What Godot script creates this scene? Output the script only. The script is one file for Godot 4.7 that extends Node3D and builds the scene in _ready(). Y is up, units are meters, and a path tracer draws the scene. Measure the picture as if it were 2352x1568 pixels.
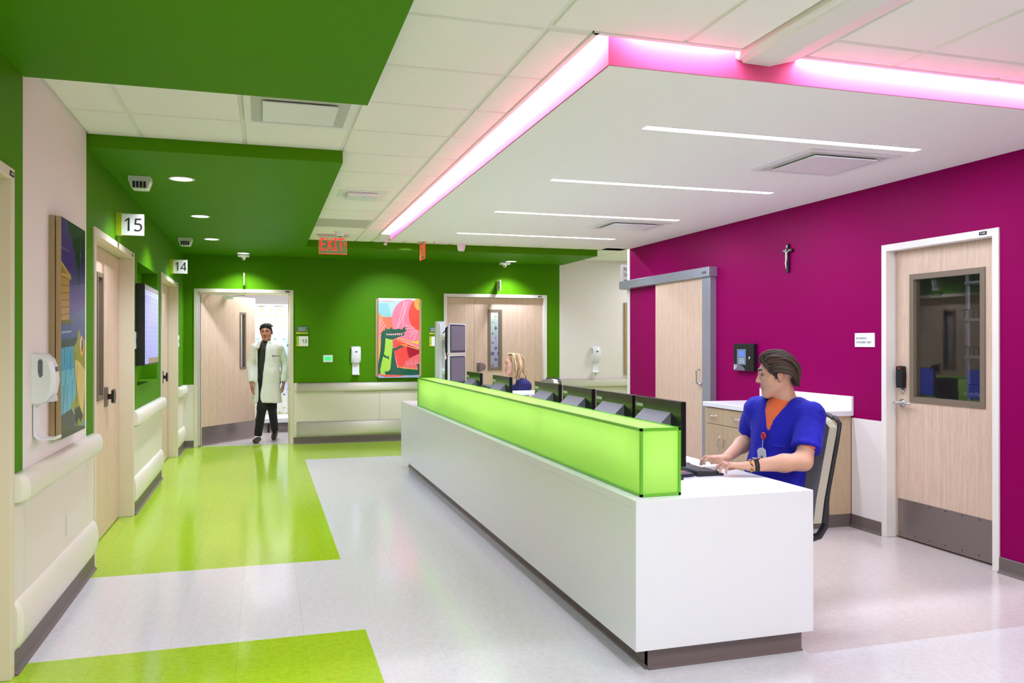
extends Node3D
# Hospital nurse station. Axes: -z runs down the corridor, +x runs across it to the magenta wall. Metres.

const LEFT_X := -1.045      # face of the left corridor wall
const RIGHT_X := 4.445      # face of the magenta wall
const BACK_Z := -12.05      # face of the far green wall
const CEIL := 2.75          # lay-in ceiling
const SOFFIT := 2.661       # underside of the green soffits
const SLAB := 2.632         # underside of the white canopy over the desk

var M := {}
var wo := {}
var taken := {}
var font: SystemFont

# ---------------------------------------------------------------- helpers: nodes
func numbered(called: String) -> String:
	if not taken.has(called):
		taken[called] = 0
		return called
	taken[called] += 1
	return "%s_%03d" % [called, taken[called]]

func thing(called: String, label: String, category: String, at := Vector3.ZERO, group := "", kind := "", own_axes := false) -> Node3D:
	var o := Node3D.new()
	o.name = numbered(called)
	add_child(o)
	o.position = at
	tag(o, label, category, group, kind)
	wo[o] = Vector3.ZERO if own_axes else at
	return o

func tag(o: Node3D, label: String, category: String, group := "", kind := "") -> void:
	if label != "":
		o.set_meta("label", label)
	if category != "":
		o.set_meta("category", category)
	if group != "":
		o.set_meta("group", group)
	if kind != "":
		o.set_meta("kind", kind)

func part(parent: Node3D, called: String, shape, m: Material, label := "") -> MeshInstance3D:
	var o := MeshInstance3D.new()
	o.name = called
	var me = shape
	if shape is SurfaceTool:
		me = finish(shape)
	o.mesh = me
	o.material_override = m
	o.cast_shadow = GeometryInstance3D.SHADOW_CASTING_SETTING_ON
	parent.add_child(o, true)
	o.position = -wo.get(parent, Vector3.ZERO)
	wo[o] = Vector3.ZERO
	if label != "":
		o.set_meta("label", label)
	return o

func twin(src: Node3D, at: Vector3, turn: float, label: String, group := "") -> Node3D:
	var c: Node3D = src.duplicate()
	var base := String(src.name)
	c.name = numbered(base)
	add_child(c)
	c.position = at
	c.rotation.y = turn
	c.set_meta("label", label)
	if group != "":
		c.set_meta("group", group)
	return c

# ---------------------------------------------------------------- helpers: shapes
func mb() -> SurfaceTool:
	var st := SurfaceTool.new()
	st.begin(Mesh.PRIMITIVE_TRIANGLES)
	st.set_smooth_group(-1)
	return st

func finish(st: SurfaceTool) -> ArrayMesh:
	st.generate_normals()
	return st.commit()

func quad(st: SurfaceTool, a: Vector3, b: Vector3, c: Vector3, d: Vector3) -> void:
	for v in [a, b, c, a, c, d]:
		st.add_vertex(v)

func tri(st: SurfaceTool, a: Vector3, b: Vector3, c: Vector3) -> void:
	st.add_vertex(a)
	st.add_vertex(b)
	st.add_vertex(c)

# box between two corners
func box(st: SurfaceTool, p: Vector3, q: Vector3) -> void:
	var a := Vector3(minf(p.x, q.x), minf(p.y, q.y), minf(p.z, q.z))
	var b := Vector3(maxf(p.x, q.x), maxf(p.y, q.y), maxf(p.z, q.z))
	quad(st, Vector3(a.x, a.y, b.z), Vector3(a.x, b.y, b.z), Vector3(b.x, b.y, b.z), Vector3(b.x, a.y, b.z))
	quad(st, Vector3(b.x, a.y, a.z), Vector3(b.x, b.y, a.z), Vector3(a.x, b.y, a.z), Vector3(a.x, a.y, a.z))
	quad(st, Vector3(b.x, a.y, b.z), Vector3(b.x, b.y, b.z), Vector3(b.x, b.y, a.z), Vector3(b.x, a.y, a.z))
	quad(st, Vector3(a.x, a.y, a.z), Vector3(a.x, b.y, a.z), Vector3(a.x, b.y, b.z), Vector3(a.x, a.y, b.z))
	quad(st, Vector3(a.x, b.y, b.z), Vector3(a.x, b.y, a.z), Vector3(b.x, b.y, a.z), Vector3(b.x, b.y, b.z))
	quad(st, Vector3(a.x, a.y, a.z), Vector3(a.x, a.y, b.z), Vector3(b.x, a.y, b.z), Vector3(b.x, a.y, a.z))

# convex hull of faces given by outward-sorted loops: fixes winding from a centre point
func face(st: SurfaceTool, pts: Array, centre: Vector3) -> void:
	var n: Vector3 = (pts[1] - pts[0]).cross(pts[2] - pts[0])
	var mid := Vector3.ZERO
	for p in pts:
		mid += p
	mid /= pts.size()
	var l := pts
	if n.dot(mid - centre) > 0.0:
		l = pts.duplicate()
		l.reverse()
	for i in range(1, l.size() - 1):
		tri(st, l[0], l[i], l[i + 1])

# box with chamfered edges
func cbox(st: SurfaceTool, p: Vector3, q: Vector3, r := 0.004) -> void:
	var c := (p + q) * 0.5
	var h := (q - p).abs() * 0.5
	r = minf(r, minf(h.x, minf(h.y, h.z)) * 0.49)
	var i := h - Vector3(r, r, r)
	for s in [-1.0, 1.0]:
		face(st, [c + Vector3(s * h.x, -i.y, -i.z), c + Vector3(s * h.x, i.y, -i.z), c + Vector3(s * h.x, i.y, i.z), c + Vector3(s * h.x, -i.y, i.z)], c)
		face(st, [c + Vector3(-i.x, s * h.y, -i.z), c + Vector3(i.x, s * h.y, -i.z), c + Vector3(i.x, s * h.y, i.z), c + Vector3(-i.x, s * h.y, i.z)], c)
		face(st, [c + Vector3(-i.x, -i.y, s * h.z), c + Vector3(i.x, -i.y, s * h.z), c + Vector3(i.x, i.y, s * h.z), c + Vector3(-i.x, i.y, s * h.z)], c)
		for t in [-1.0, 1.0]:
			face(st, [c + Vector3(-i.x, s * h.y, t * i.z), c + Vector3(i.x, s * h.y, t * i.z), c + Vector3(i.x, s * i.y, t * h.z), c + Vector3(-i.x, s * i.y, t * h.z)], c)
			face(st, [c + Vector3(s * h.x, -i.y, t * i.z), c + Vector3(s * h.x, i.y, t * i.z), c + Vector3(s * i.x, i.y, t * h.z), c + Vector3(s * i.x, -i.y, t * h.z)], c)
			face(st, [c + Vector3(s * h.x, t * i.y, -i.z), c + Vector3(s * h.x, t * i.y, i.z), c + Vector3(s * i.x, t * h.y, i.z), c + Vector3(s * i.x, t * h.y, -i.z)], c)
			for u in [-1.0, 1.0]:
				face(st, [c + Vector3(s * h.x, t * i.y, u * i.z), c + Vector3(s * i.x, t * h.y, u * i.z), c + Vector3(s * i.x, t * i.y, u * h.z)], c)

# prism: outline pts (x along U, y along V) pushed along W from o
func prism(st: SurfaceTool, pts: Array, o: Vector3, U: Vector3, V: Vector3, W: Vector3, smooth := false) -> void:
	var poly := PackedVector2Array(pts)
	if Geometry2D.is_polygon_clockwise(poly):
		poly.reverse()
	var flip := U.cross(V).dot(W) < 0.0
	var P := []
	for p in poly:
		P.append(o + U * p.x + V * p.y)
	if smooth:
		st.set_smooth_group(0)
	for i in P.size():
		var a: Vector3 = P[i]
		var b: Vector3 = P[(i + 1) % P.size()]
		if flip:
			quad(st, a, b, b + W, a + W)
		else:
			quad(st, a, a + W, b + W, b)
	st.set_smooth_group(-1)
	var ix := Geometry2D.triangulate_polygon(poly)
	for i in range(0, ix.size(), 3):
		var a: Vector3 = P[ix[i]]
		var b: Vector3 = P[ix[i + 1]]
		var c: Vector3 = P[ix[i + 2]]
		var ccw := (poly[ix[i + 1]] - poly[ix[i]]).cross(poly[ix[i + 2]] - poly[ix[i]]) > 0.0
		if ccw != flip:
			tri(st, a, b, c)
			tri(st, a + W, c + W, b + W)
		else:
			tri(st, a, c, b)
			tri(st, a + W, b + W, c + W)

# lathe: profile of (radius, height) turned about the axis Y of basis b at o
func lathe(st: SurfaceTool, prof: Array, o: Vector3, b := Basis.IDENTITY, seg := 20) -> void:
	st.set_smooth_group(0)
	for i in prof.size() - 1:
		for k in seg:
			var a0 := TAU * k / seg
			var a1 := TAU * (k + 1) / seg
			var p: Vector2 = prof[i]
			var q: Vector2 = prof[i + 1]
			var p0 := o + b * Vector3(p.x * cos(a0), p.y, p.x * sin(a0))
			var p1 := o + b * Vector3(p.x * cos(a1), p.y, p.x * sin(a1))
			var q0 := o + b * Vector3(q.x * cos(a0), q.y, q.x * sin(a0))
			var q1 := o + b * Vector3(q.x * cos(a1), q.y, q.x * sin(a1))
			if p.x > 1e-6:
				tri(st, p0, p1, q1)
			if q.x > 1e-6:
				tri(st, p0, q1, q0)
	st.set_smooth_group(-1)

func disc(st: SurfaceTool, o: Vector3, r: float, b := Basis.IDENTITY, seg := 24) -> void:
	for k in seg:
		var a0 := TAU * k / seg
		var a1 := TAU * (k + 1) / seg
		tri(st, o, o + b * Vector3(r * cos(a1), 0, r * sin(a1)), o + b * Vector3(r * cos(a0), 0, r * sin(a0)))

# tube through points; radii one number or one per point
func tube(st: SurfaceTool, pts: Array, radii, seg := 8, flat := 1.0) -> void:
	var rings := []
	var n := pts.size()
	var t0: Vector3 = (pts[1] - pts[0]).normalized()
	var side := t0.cross(Vector3.UP if absf(t0.y) < 0.9 else Vector3.RIGHT).normalized()
	for i in n:
		var t: Vector3 = (pts[mini(i + 1, n - 1)] - pts[maxi(i - 1, 0)]).normalized()
		side = (side - t * side.dot(t)).normalized()
		var up := t.cross(side)
		var r: float = radii[i] if radii is Array else radii
		var ring := []
		for k in seg:
			var a := TAU * k / seg
			ring.append(pts[i] + side * cos(a) * r + up * sin(a) * r * flat)
		rings.append(ring)
	st.set_smooth_group(0)
	for i in n - 1:
		for k in seg:
			quad(st, rings[i][k], rings[i][(k + 1) % seg], rings[i + 1][(k + 1) % seg], rings[i + 1][k])
	st.set_smooth_group(-1)
	for k in range(1, seg - 1):
		tri(st, rings[0][0], rings[0][k + 1], rings[0][k])
		tri(st, rings[n - 1][0], rings[n - 1][k], rings[n - 1][k + 1])

# flat printed face with its own picture coordinates, a = top left, b = top right, c = bottom right, d = bottom left
func picture(a: Vector3, b: Vector3, c: Vector3, d: Vector3) -> SurfaceTool:
	var st := mb()
	var uv := [Vector2(0, 0), Vector2(1, 0), Vector2(1, 1), Vector2(0, 1)]
	var p := [a, b, c, d]
	for i in [0, 1, 2, 0, 2, 3]:
		st.set_uv(uv[i])
		st.add_vertex(p[i])
	return st

# lettering: o = centre of the text, R = reading direction, U = up, h = letter height
func text(parent: Node3D, called: String, words: String, o: Vector3, R: Vector3, U: Vector3, h: float, m: Material, deep := 0.002, wide := 1.0) -> MeshInstance3D:
	var t := TextMesh.new()
	t.text = words
	t.font = font
	t.font_size = 64
	t.pixel_size = h / 64.0 / 0.72
	t.depth = deep
	t.curve_step = 2.0
	var n := R.cross(U)
	var i := part(parent, called, t, m)
	i.transform = Transform3D(Basis(R * wide, U, n), o - wo.get(parent, Vector3.ZERO))
	return i

# ---------------------------------------------------------------- walls: a runs along the wall, n out of it into the room
func wp(w: String, a: float, y: float, n: float) -> Vector3:
	if w == "left":
		return Vector3(LEFT_X + n, y, a)
	if w == "right":
		return Vector3(RIGHT_X - n, y, a)
	return Vector3(a, y, BACK_Z + n)

func wbox(st: SurfaceTool, w: String, a0: float, a1: float, y0: float, y1: float, n0: float, n1: float, bevel := 0.0) -> void:
	if bevel > 0.0:
		cbox(st, wp(w, a0, y0, n0), wp(w, a1, y1, n1), bevel)
	else:
		box(st, wp(w, a0, y0, n0), wp(w, a1, y1, n1))

func wn(w: String) -> Vector3:
	return Vector3.RIGHT if w == "left" else (Vector3.LEFT if w == "right" else Vector3.BACK)

# reading direction of someone facing the wall
func wr(w: String) -> Vector3:
	return Vector3.FORWARD if w == "left" else (Vector3.BACK if w == "right" else Vector3.RIGHT)

# a stretch of wall with rectangular holes [a0, a1, y0, y1]
func walled(st: SurfaceTool, w: String, a0: float, a1: float, y0: float, y1: float, n0: float, n1: float, holes: Array) -> void:
	var A := [a0, a1]
	var Y := [y0, y1]
	for h in holes:
		for v in [h[0], h[1]]:
			if v > a0 and v < a1:
				A.append(v)
		for v in [h[2], h[3]]:
			if v > y0 and v < y1:
				Y.append(v)
	A.sort()
	Y.sort()
	for i in A.size() - 1:
		if A[i + 1] - A[i] < 1e-5:
			continue
		for j in Y.size() - 1:
			if Y[j + 1] - Y[j] < 1e-5:
				continue
			var ca: float = (A[i] + A[i + 1]) * 0.5
			var cy: float = (Y[j] + Y[j + 1]) * 0.5
			var solid := true
			for h in holes:
				if ca > h[0] and ca < h[1] and cy > h[2] and cy < h[3]:
					solid = false
			if solid:
				wbox(st, w, A[i], A[i + 1], Y[j], Y[j + 1], n0, n1)

# ---------------------------------------------------------------- materials
func mat(called: String, c: Color, rough := 0.6, metal := 0.0) -> StandardMaterial3D:
	var m := StandardMaterial3D.new()
	m.resource_name = called
	m.albedo_color = c
	m.roughness = rough
	m.metallic = metal
	M[called] = m
	return m

func rgb(r: int, g: int, b: int) -> Color:
	return Color(r / 255.0, g / 255.0, b / 255.0)

func glow(called: String, c: Color, e: float) -> StandardMaterial3D:
	var m := mat(called, c, 0.5)
	m.emission_enabled = true
	m.emission = c
	m.emission_energy_multiplier = e
	return m

func triplanar(m: StandardMaterial3D, img: Image, per_metre: float, stretch := Vector3.ONE) -> void:
	m.albedo_texture = ImageTexture.create_from_image(img)
	m.uv1_triplanar = true
	m.uv1_world_triplanar = true
	m.uv1_scale = stretch * per_metre
	m.uv1_triplanar_sharpness = 8.0

# upright laminate grain
func grain(seed_: int, low: float, c: Color) -> Image:
	var img := Image.create(512, 512, false, Image.FORMAT_RGB8)
	var rng := RandomNumberGenerator.new()
	rng.seed = seed_
	var n := FastNoiseLite.new()
	n.seed = seed_
	n.frequency = 0.01
	var fine := PackedFloat32Array()
	for x in 512:
		fine.append(rng.randf())
	for x in 512:
		for y in 512:
			var w := n.get_noise_2d(x * 6.0, y * 0.5 + 40.0) * 0.5 + 0.5
			var f := fine[(x + int(3.0 * sin(y * TAU / 512.0))) & 511]
			var s := n.get_noise_2d(x * 40.0 + 900.0, y * 2.2) * 0.5 + 0.5
			var v := 1.0 - low * (0.35 * w + 0.3 * f + 0.35 * s)
			img.set_pixel(x, y, Color(c.r * v, c.g * v * (1.0 - 0.02 * w), c.b * v * (1.0 - 0.05 * f)))
	return img

# flecked resilient flooring
func flecks(seed_: int, c: Color, amount: float, dark: Color, share: float) -> Image:
	var img := Image.create(512, 512, false, Image.FORMAT_RGB8)
	var rng := RandomNumberGenerator.new()
	rng.seed = seed_
	var n := FastNoiseLite.new()
	n.seed = seed_
	n.frequency = 0.02
	for x in 512:
		for y in 512:
			var v := 1.0 + amount * (rng.randf() - 0.5) + amount * 0.5 * n.get_noise_2d(x, y)
			img.set_pixel(x, y, Color(clampf(c.r * v, 0, 1), clampf(c.g * v, 0, 1), clampf(c.b * v, 0, 1)))
	for i in int(512 * 512 * share):
		var x := rng.randi_range(1, 510)
		var y := rng.randi_range(1, 510)
		var t := rng.randf() * 0.7
		var d := img.get_pixel(x, y).lerp(dark, t)
		img.set_pixel(x, y, d)
		img.set_pixel(x + 1, y, d)
		img.set_pixel(x, y + (1 if rng.randf() < 0.5 else -1), d)
	return img

# ---------------------------------------------------------------- drawing on images (printed matter only)
func ipoly(img: Image, pts: Array, c: Color) -> void:
	var lo := 1e9
	var hi := -1e9
	for p in pts:
		lo = minf(lo, p.y)
		hi = maxf(hi, p.y)
	var w := img.get_width()
	var hgt := img.get_height()
	for y in range(maxi(0, int(floor(lo))), mini(hgt, int(ceil(hi)) + 1)):
		var xs := []
		var yy := y + 0.5
		for i in pts.size():
			var a: Vector2 = pts[i]
			var b: Vector2 = pts[(i + 1) % pts.size()]
			if (a.y <= yy) != (b.y <= yy):
				xs.append(a.x + (yy - a.y) / (b.y - a.y) * (b.x - a.x))
		xs.sort()
		for i in range(0, xs.size() - 1, 2):
			var x0 := clampi(int(round(xs[i])), 0, w)
			var x1 := clampi(int(round(xs[i + 1])), 0, w)
			if x1 > x0:
				img.fill_rect(Rect2i(x0, y, x1 - x0, 1), c)

func iline(img: Image, a: Vector2, b: Vector2, t: float, c: Color) -> void:
	var d := (b - a).normalized().orthogonal() * t * 0.5
	ipoly(img, [a + d, b + d, b - d, a - d], c)

func ioval(img: Image, o: Vector2, rx: float, ry: float, c: Color, turn := 0.0) -> void:
	var pts := []
	for k in 28:
		pts.append(o + Vector2(rx * cos(TAU * k / 28), ry * sin(TAU * k / 28)).rotated(turn))
	ipoly(img, pts, c)

func printed(called: String, img: Image, rough := 0.5) -> StandardMaterial3D:
	var m := mat(called, Color.WHITE, rough)
	m.albedo_texture = ImageTexture.create_from_image(img)
	return m

# ---------------------------------------------------------------- bodies: smooth union of tapered bones, meshed as surface nets
class Field:
	var kind := PackedInt32Array()      # 0 bone, 1 ellipsoid
	var a := PackedVector3Array()
	var b := PackedVector3Array()
	var ra := PackedFloat32Array()
	var rb := PackedFloat32Array()
	var k := PackedFloat32Array()
	var op := PackedInt32Array()        # 0 join, 1 cut away, 2 bone with a flat end at b
	var fl := PackedVector3Array()      # direction a bone is flattened along
	var ff := PackedFloat32Array()
	var inv := []
	var col := PackedColorArray()
	var reach := PackedFloat32Array()
	var planes := []
	var noise: FastNoiseLite
	var noise_amp := 0.0
	var noise_stretch := Vector3.ONE
	var T := Transform3D.IDENTITY

	func bone(p: Vector3, q: Vector3, r0: float, r1: float, blend: float, c: Color, what := 0, flat_dir := Vector3.ZERO, flat := 1.0) -> void:
		kind.append(0)
		a.append(T * p)
		b.append(T * q)
		ra.append(r0)
		rb.append(r1)
		k.append(blend)
		op.append(what)
		fl.append((T.basis * flat_dir).normalized() if flat_dir != Vector3.ZERO else Vector3.ZERO)
		ff.append(flat)
		inv.append(null)
		planes.append(null)
		col.append(c)
		reach.append((T * p - T * q).length() * 0.5 + maxf(r0, r1))

	func oval(o: Vector3, r: Vector3, blend: float, c: Color, turn := Basis.IDENTITY, what := 0) -> void:
		kind.append(1)
		a.append(T * o)
		b.append(r)
		ra.append(0)
		rb.append(0)
		k.append(blend)
		op.append(what)
		fl.append(Vector3.ZERO)
		ff.append(1)
		inv.append((T.basis.orthonormalized() * turn).inverse())
		planes.append(null)
		col.append(c)
		reach.append(maxf(r.x, maxf(r.y, r.z)))

	# cut away the convex room behind planes [[normal, point], ...]
	func wedge(pl: Array, o: Vector3, size: float, blend: float) -> void:
		kind.append(2)
		a.append(T * o)
		b.append(T * o)
		ra.append(0)
		rb.append(0)
		k.append(blend)
		op.append(1)
		fl.append(Vector3.ZERO)
		ff.append(1)
		inv.append(null)
		var l := []
		for p in pl:
			l.append([(T.basis * p[0]).normalized(), T * p[1]])
		planes.append(l)
		col.append(Color.WHITE)
		reach.append(size)

	func one(i: int, p: Vector3) -> float:
		var kd := kind[i]
		if kd == 0:
			var pa := p - a[i]
			var ba := b[i] - a[i]
			var f := ff[i]
			if f != 1.0:
				var n := fl[i]
				pa += n * (pa.dot(n) * (f - 1.0))
				ba += n * (ba.dot(n) * (f - 1.0))
			var h := clampf(pa.dot(ba) / maxf(ba.dot(ba), 1e-9), 0.0, 1.0)
			var d := (pa - ba * h).length() - lerpf(ra[i], rb[i], h)
			if op[i] == 2:
				d = maxf(d, (pa - ba).dot(ba.normalized()))
			return d
		if kd == 1:
			var q: Vector3 = inv[i] * (p - a[i])
			var r := b[i]
			var k0 := (q / r).length()
			var k1 := (q / (r * r)).length()
			if k1 < 1e-9:
				return -minf(r.x, minf(r.y, r.z))
			return k0 * (k0 - 1.0) / k1
		var m := -1e9
		for pl in planes[i]:
			m = maxf(m, pl[0].dot(p - pl[1]))
		return m

	func at(p: Vector3, list: PackedInt32Array) -> float:
		var d := 1e3
		for i in list:
			var e := one(i, p)
			var kk := k[i]
			if op[i] == 1:
				var h := maxf(kk - absf(d + e), 0.0) / kk
				d = maxf(d, -e) + h * h * kk * 0.25
			else:
				var h := maxf(kk - absf(d - e), 0.0) / kk
				d = minf(d, e) - h * h * kk * 0.25
		if noise:
			d += noise.get_noise_3dv(p * noise_stretch) * noise_amp
		return d

	func mesh_into(out: Dictionary, cell: float) -> void:
		var n := kind.size()
		var lo := Vector3.ONE * 1e9
		var hi := -lo
		for i in n:
			if op[i] == 1:
				continue
			var r := maxf(ra[i], rb[i])
			if kind[i] == 1:
				r = reach[i]
			var pts := [a[i]] if kind[i] == 1 else [a[i], b[i]]
			for p in pts:
				lo = lo.min(p - Vector3.ONE * (r + 0.02))
				hi = hi.max(p + Vector3.ONE * (r + 0.02))
		var N := 6
		var B := cell * N
		var nb := Vector3i(((hi - lo) / B).ceil())
		var half := B * 0.87
		var cells := {}
		var vp: PackedVector3Array = out.v
		var vc: PackedColorArray = out.c
		var first := vp.size()
		var S := N + 1
		var val := PackedFloat32Array()
		val.resize(S * S * S)
		for bz in nb.z:
			for by in nb.y:
				for bx in nb.x:
					var base := lo + Vector3(bx, by, bz) * B
					var mid := base + Vector3.ONE * B * 0.5
					var near := PackedInt32Array()
					var hit := false
					for i in n:
						var d := one(i, mid)
						if d < half * 1.6 + k[i]:
							near.append(i)
							if op[i] != 1:
								hit = true
					if not hit:
						continue
					if absf(at(mid, near)) > half * 1.6 + noise_amp:
						continue
					var q := 0
					for z in S:
						for y in S:
							for x in S:
								val[q] = at(base + Vector3(x, y, z) * cell, near)
								q += 1
					for z in N:
						for y in N:
							for x in N:
								var c0 := x + S * (y + S * z)
								var mask := 0
								for e in 8:
									if val[c0 + (e & 1) + S * ((e >> 1) & 1) + S * S * (e >> 2)] < 0.0:
										mask |= 1 << e
								if mask == 0 or mask == 255:
									continue
								var sum := Vector3.ZERO
								var cnt := 0
								for e in 8:
									for ax in 3:
										if e & (1 << ax):
											continue
										var f := e | (1 << ax)
										if ((mask >> e) & 1) == ((mask >> f) & 1):
											continue
										var v0 := val[c0 + (e & 1) + S * ((e >> 1) & 1) + S * S * (e >> 2)]
										var v1 := val[c0 + (f & 1) + S * ((f >> 1) & 1) + S * S * (f >> 2)]
										var p := Vector3(e & 1, (e >> 1) & 1, e >> 2)
										p[ax] = v0 / (v0 - v1)
										sum += p
										cnt += 1
								var pos := base + (Vector3(x, y, z) + sum / cnt) * cell
								var key := Vector3i(bx * N + x, by * N + y, bz * N + z)
								cells[key] = Vector2i(vp.size(), mask)
								vp.append(pos)
								var tint := Color(0, 0, 0, 0)
								for i in near:
									if op[i] == 1:
										continue
									var w := exp(-maxf(one(i, pos), -0.002) / 0.0025)
									tint += Color(col[i].r, col[i].g, col[i].b, 1.0) * w
								if tint.a > 0.0:
									tint = Color(tint.r / tint.a, tint.g / tint.a, tint.b / tint.a)
								vc.append(tint)
		out.v = vp
		out.c = vc
		var idx: PackedInt32Array = out.i
		var far := [1, 2, 4]
		for key in cells:
			var cv: Vector2i = cells[key]
			for ax in 3:
				var s0 := cv.y & 1
				var s1: int = (cv.y >> far[ax]) & 1
				if s0 == s1:
					continue
				var u := Vector3i.ZERO
				var w := Vector3i.ZERO
				u[(ax + 1) % 3] = 1
				w[(ax + 2) % 3] = 1
				if not (cells.has(key - u) and cells.has(key - w) and cells.has(key - u - w)):
					continue
				var p0: int = cv.x
				var p1: int = cells[key - u].x
				var p2: int = cells[key - u - w].x
				var p3: int = cells[key - w].x
				if s0 == 1:
					idx.append_array([p0, p2, p1, p0, p3, p2])
				else:
					idx.append_array([p0, p1, p2, p0, p2, p3])
		out.i = idx

func bag() -> Dictionary:
	return {"v": PackedVector3Array(), "c": PackedColorArray(), "i": PackedInt32Array()}

func bag_mesh(out: Dictionary) -> ArrayMesh:
	var v: PackedVector3Array = out.v
	var idx: PackedInt32Array = out.i
	var nn := PackedVector3Array()
	nn.resize(v.size())
	for t in range(0, idx.size(), 3):
		var f := (v[idx[t + 2]] - v[idx[t]]).cross(v[idx[t + 1]] - v[idx[t]])
		nn[idx[t]] += f
		nn[idx[t + 1]] += f
		nn[idx[t + 2]] += f
	for i in nn.size():
		nn[i] = nn[i].normalized()
	var arr := []
	arr.resize(Mesh.ARRAY_MAX)
	arr[Mesh.ARRAY_VERTEX] = v
	arr[Mesh.ARRAY_NORMAL] = nn
	arr[Mesh.ARRAY_COLOR] = out.c
	arr[Mesh.ARRAY_INDEX] = idx
	var me := ArrayMesh.new()
	me.add_surface_from_arrays(Mesh.PRIMITIVE_TRIANGLES, arr)
	return me

# ================================================================ the scene
func _ready() -> void:
	# ---- camera
	var cam := Camera3D.new()
	cam.name = "camera"
	cam.position = Vector3(0, 1.45, 0)
	cam.rotation_degrees = Vector3(0.06, -16.9, 0)
	cam.fov = rad_to_deg(2.0 * atan(784.0 / 1880.0))
	cam.near = 0.05
	cam.far = 100.0
	cam.current = true
	add_child(cam)
	# ---- environment: closed rooms, all light comes from the lamps
	var env := Environment.new()
	env.background_mode = Environment.BG_COLOR
	env.background_color = Color(0.02, 0.02, 0.02)
	env.ambient_light_source = Environment.AMBIENT_SOURCE_DISABLED
	env.tonemap_mode = Environment.TONE_MAPPER_LINEAR
	env.tonemap_exposure = EXPOSURE
	env.sdfgi_enabled = true
	env.ssao_enabled = true
	env.ssil_enabled = true
	var we := WorldEnvironment.new()
	we.name = "world_environment"
	we.environment = env
	add_child(we)
	font = SystemFont.new()
	font.font_names = PackedStringArray(["Droid Sans"])
	materials()
	# ---- structure
	build_floor()
	build_ceiling()
	build_walls()
	build_rooms_behind()
	build_wall_guards()
	build_doors()
	# ---- lamps of the place, plus fill lamps added out of view
	build_canopy_lights()
	build_cove()
	build_downlights()
	build_troffers()
	# ---- objects
	build_desk()
	build_desk_equipment()
	build_cabinet()
	build_wall_signs()
	build_wall_devices()
	build_art()
	build_ceiling_devices()
	build_chairs()
	build_seated_man()
	build_seated_woman()
	build_walking_doctor()

const EXPOSURE := 1.34
const WHITE := Color(0.88, 0.908, 1.0)  # colour of the lamps
const CANOPY_E := 2.55      # each linear canopy lamp
const COVE_E := 9.0        # cove strip, per six metres
const CAN_E := 2.7         # each downlight
const TROFFER_E := 1.75     # each lay-in lamp

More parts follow.
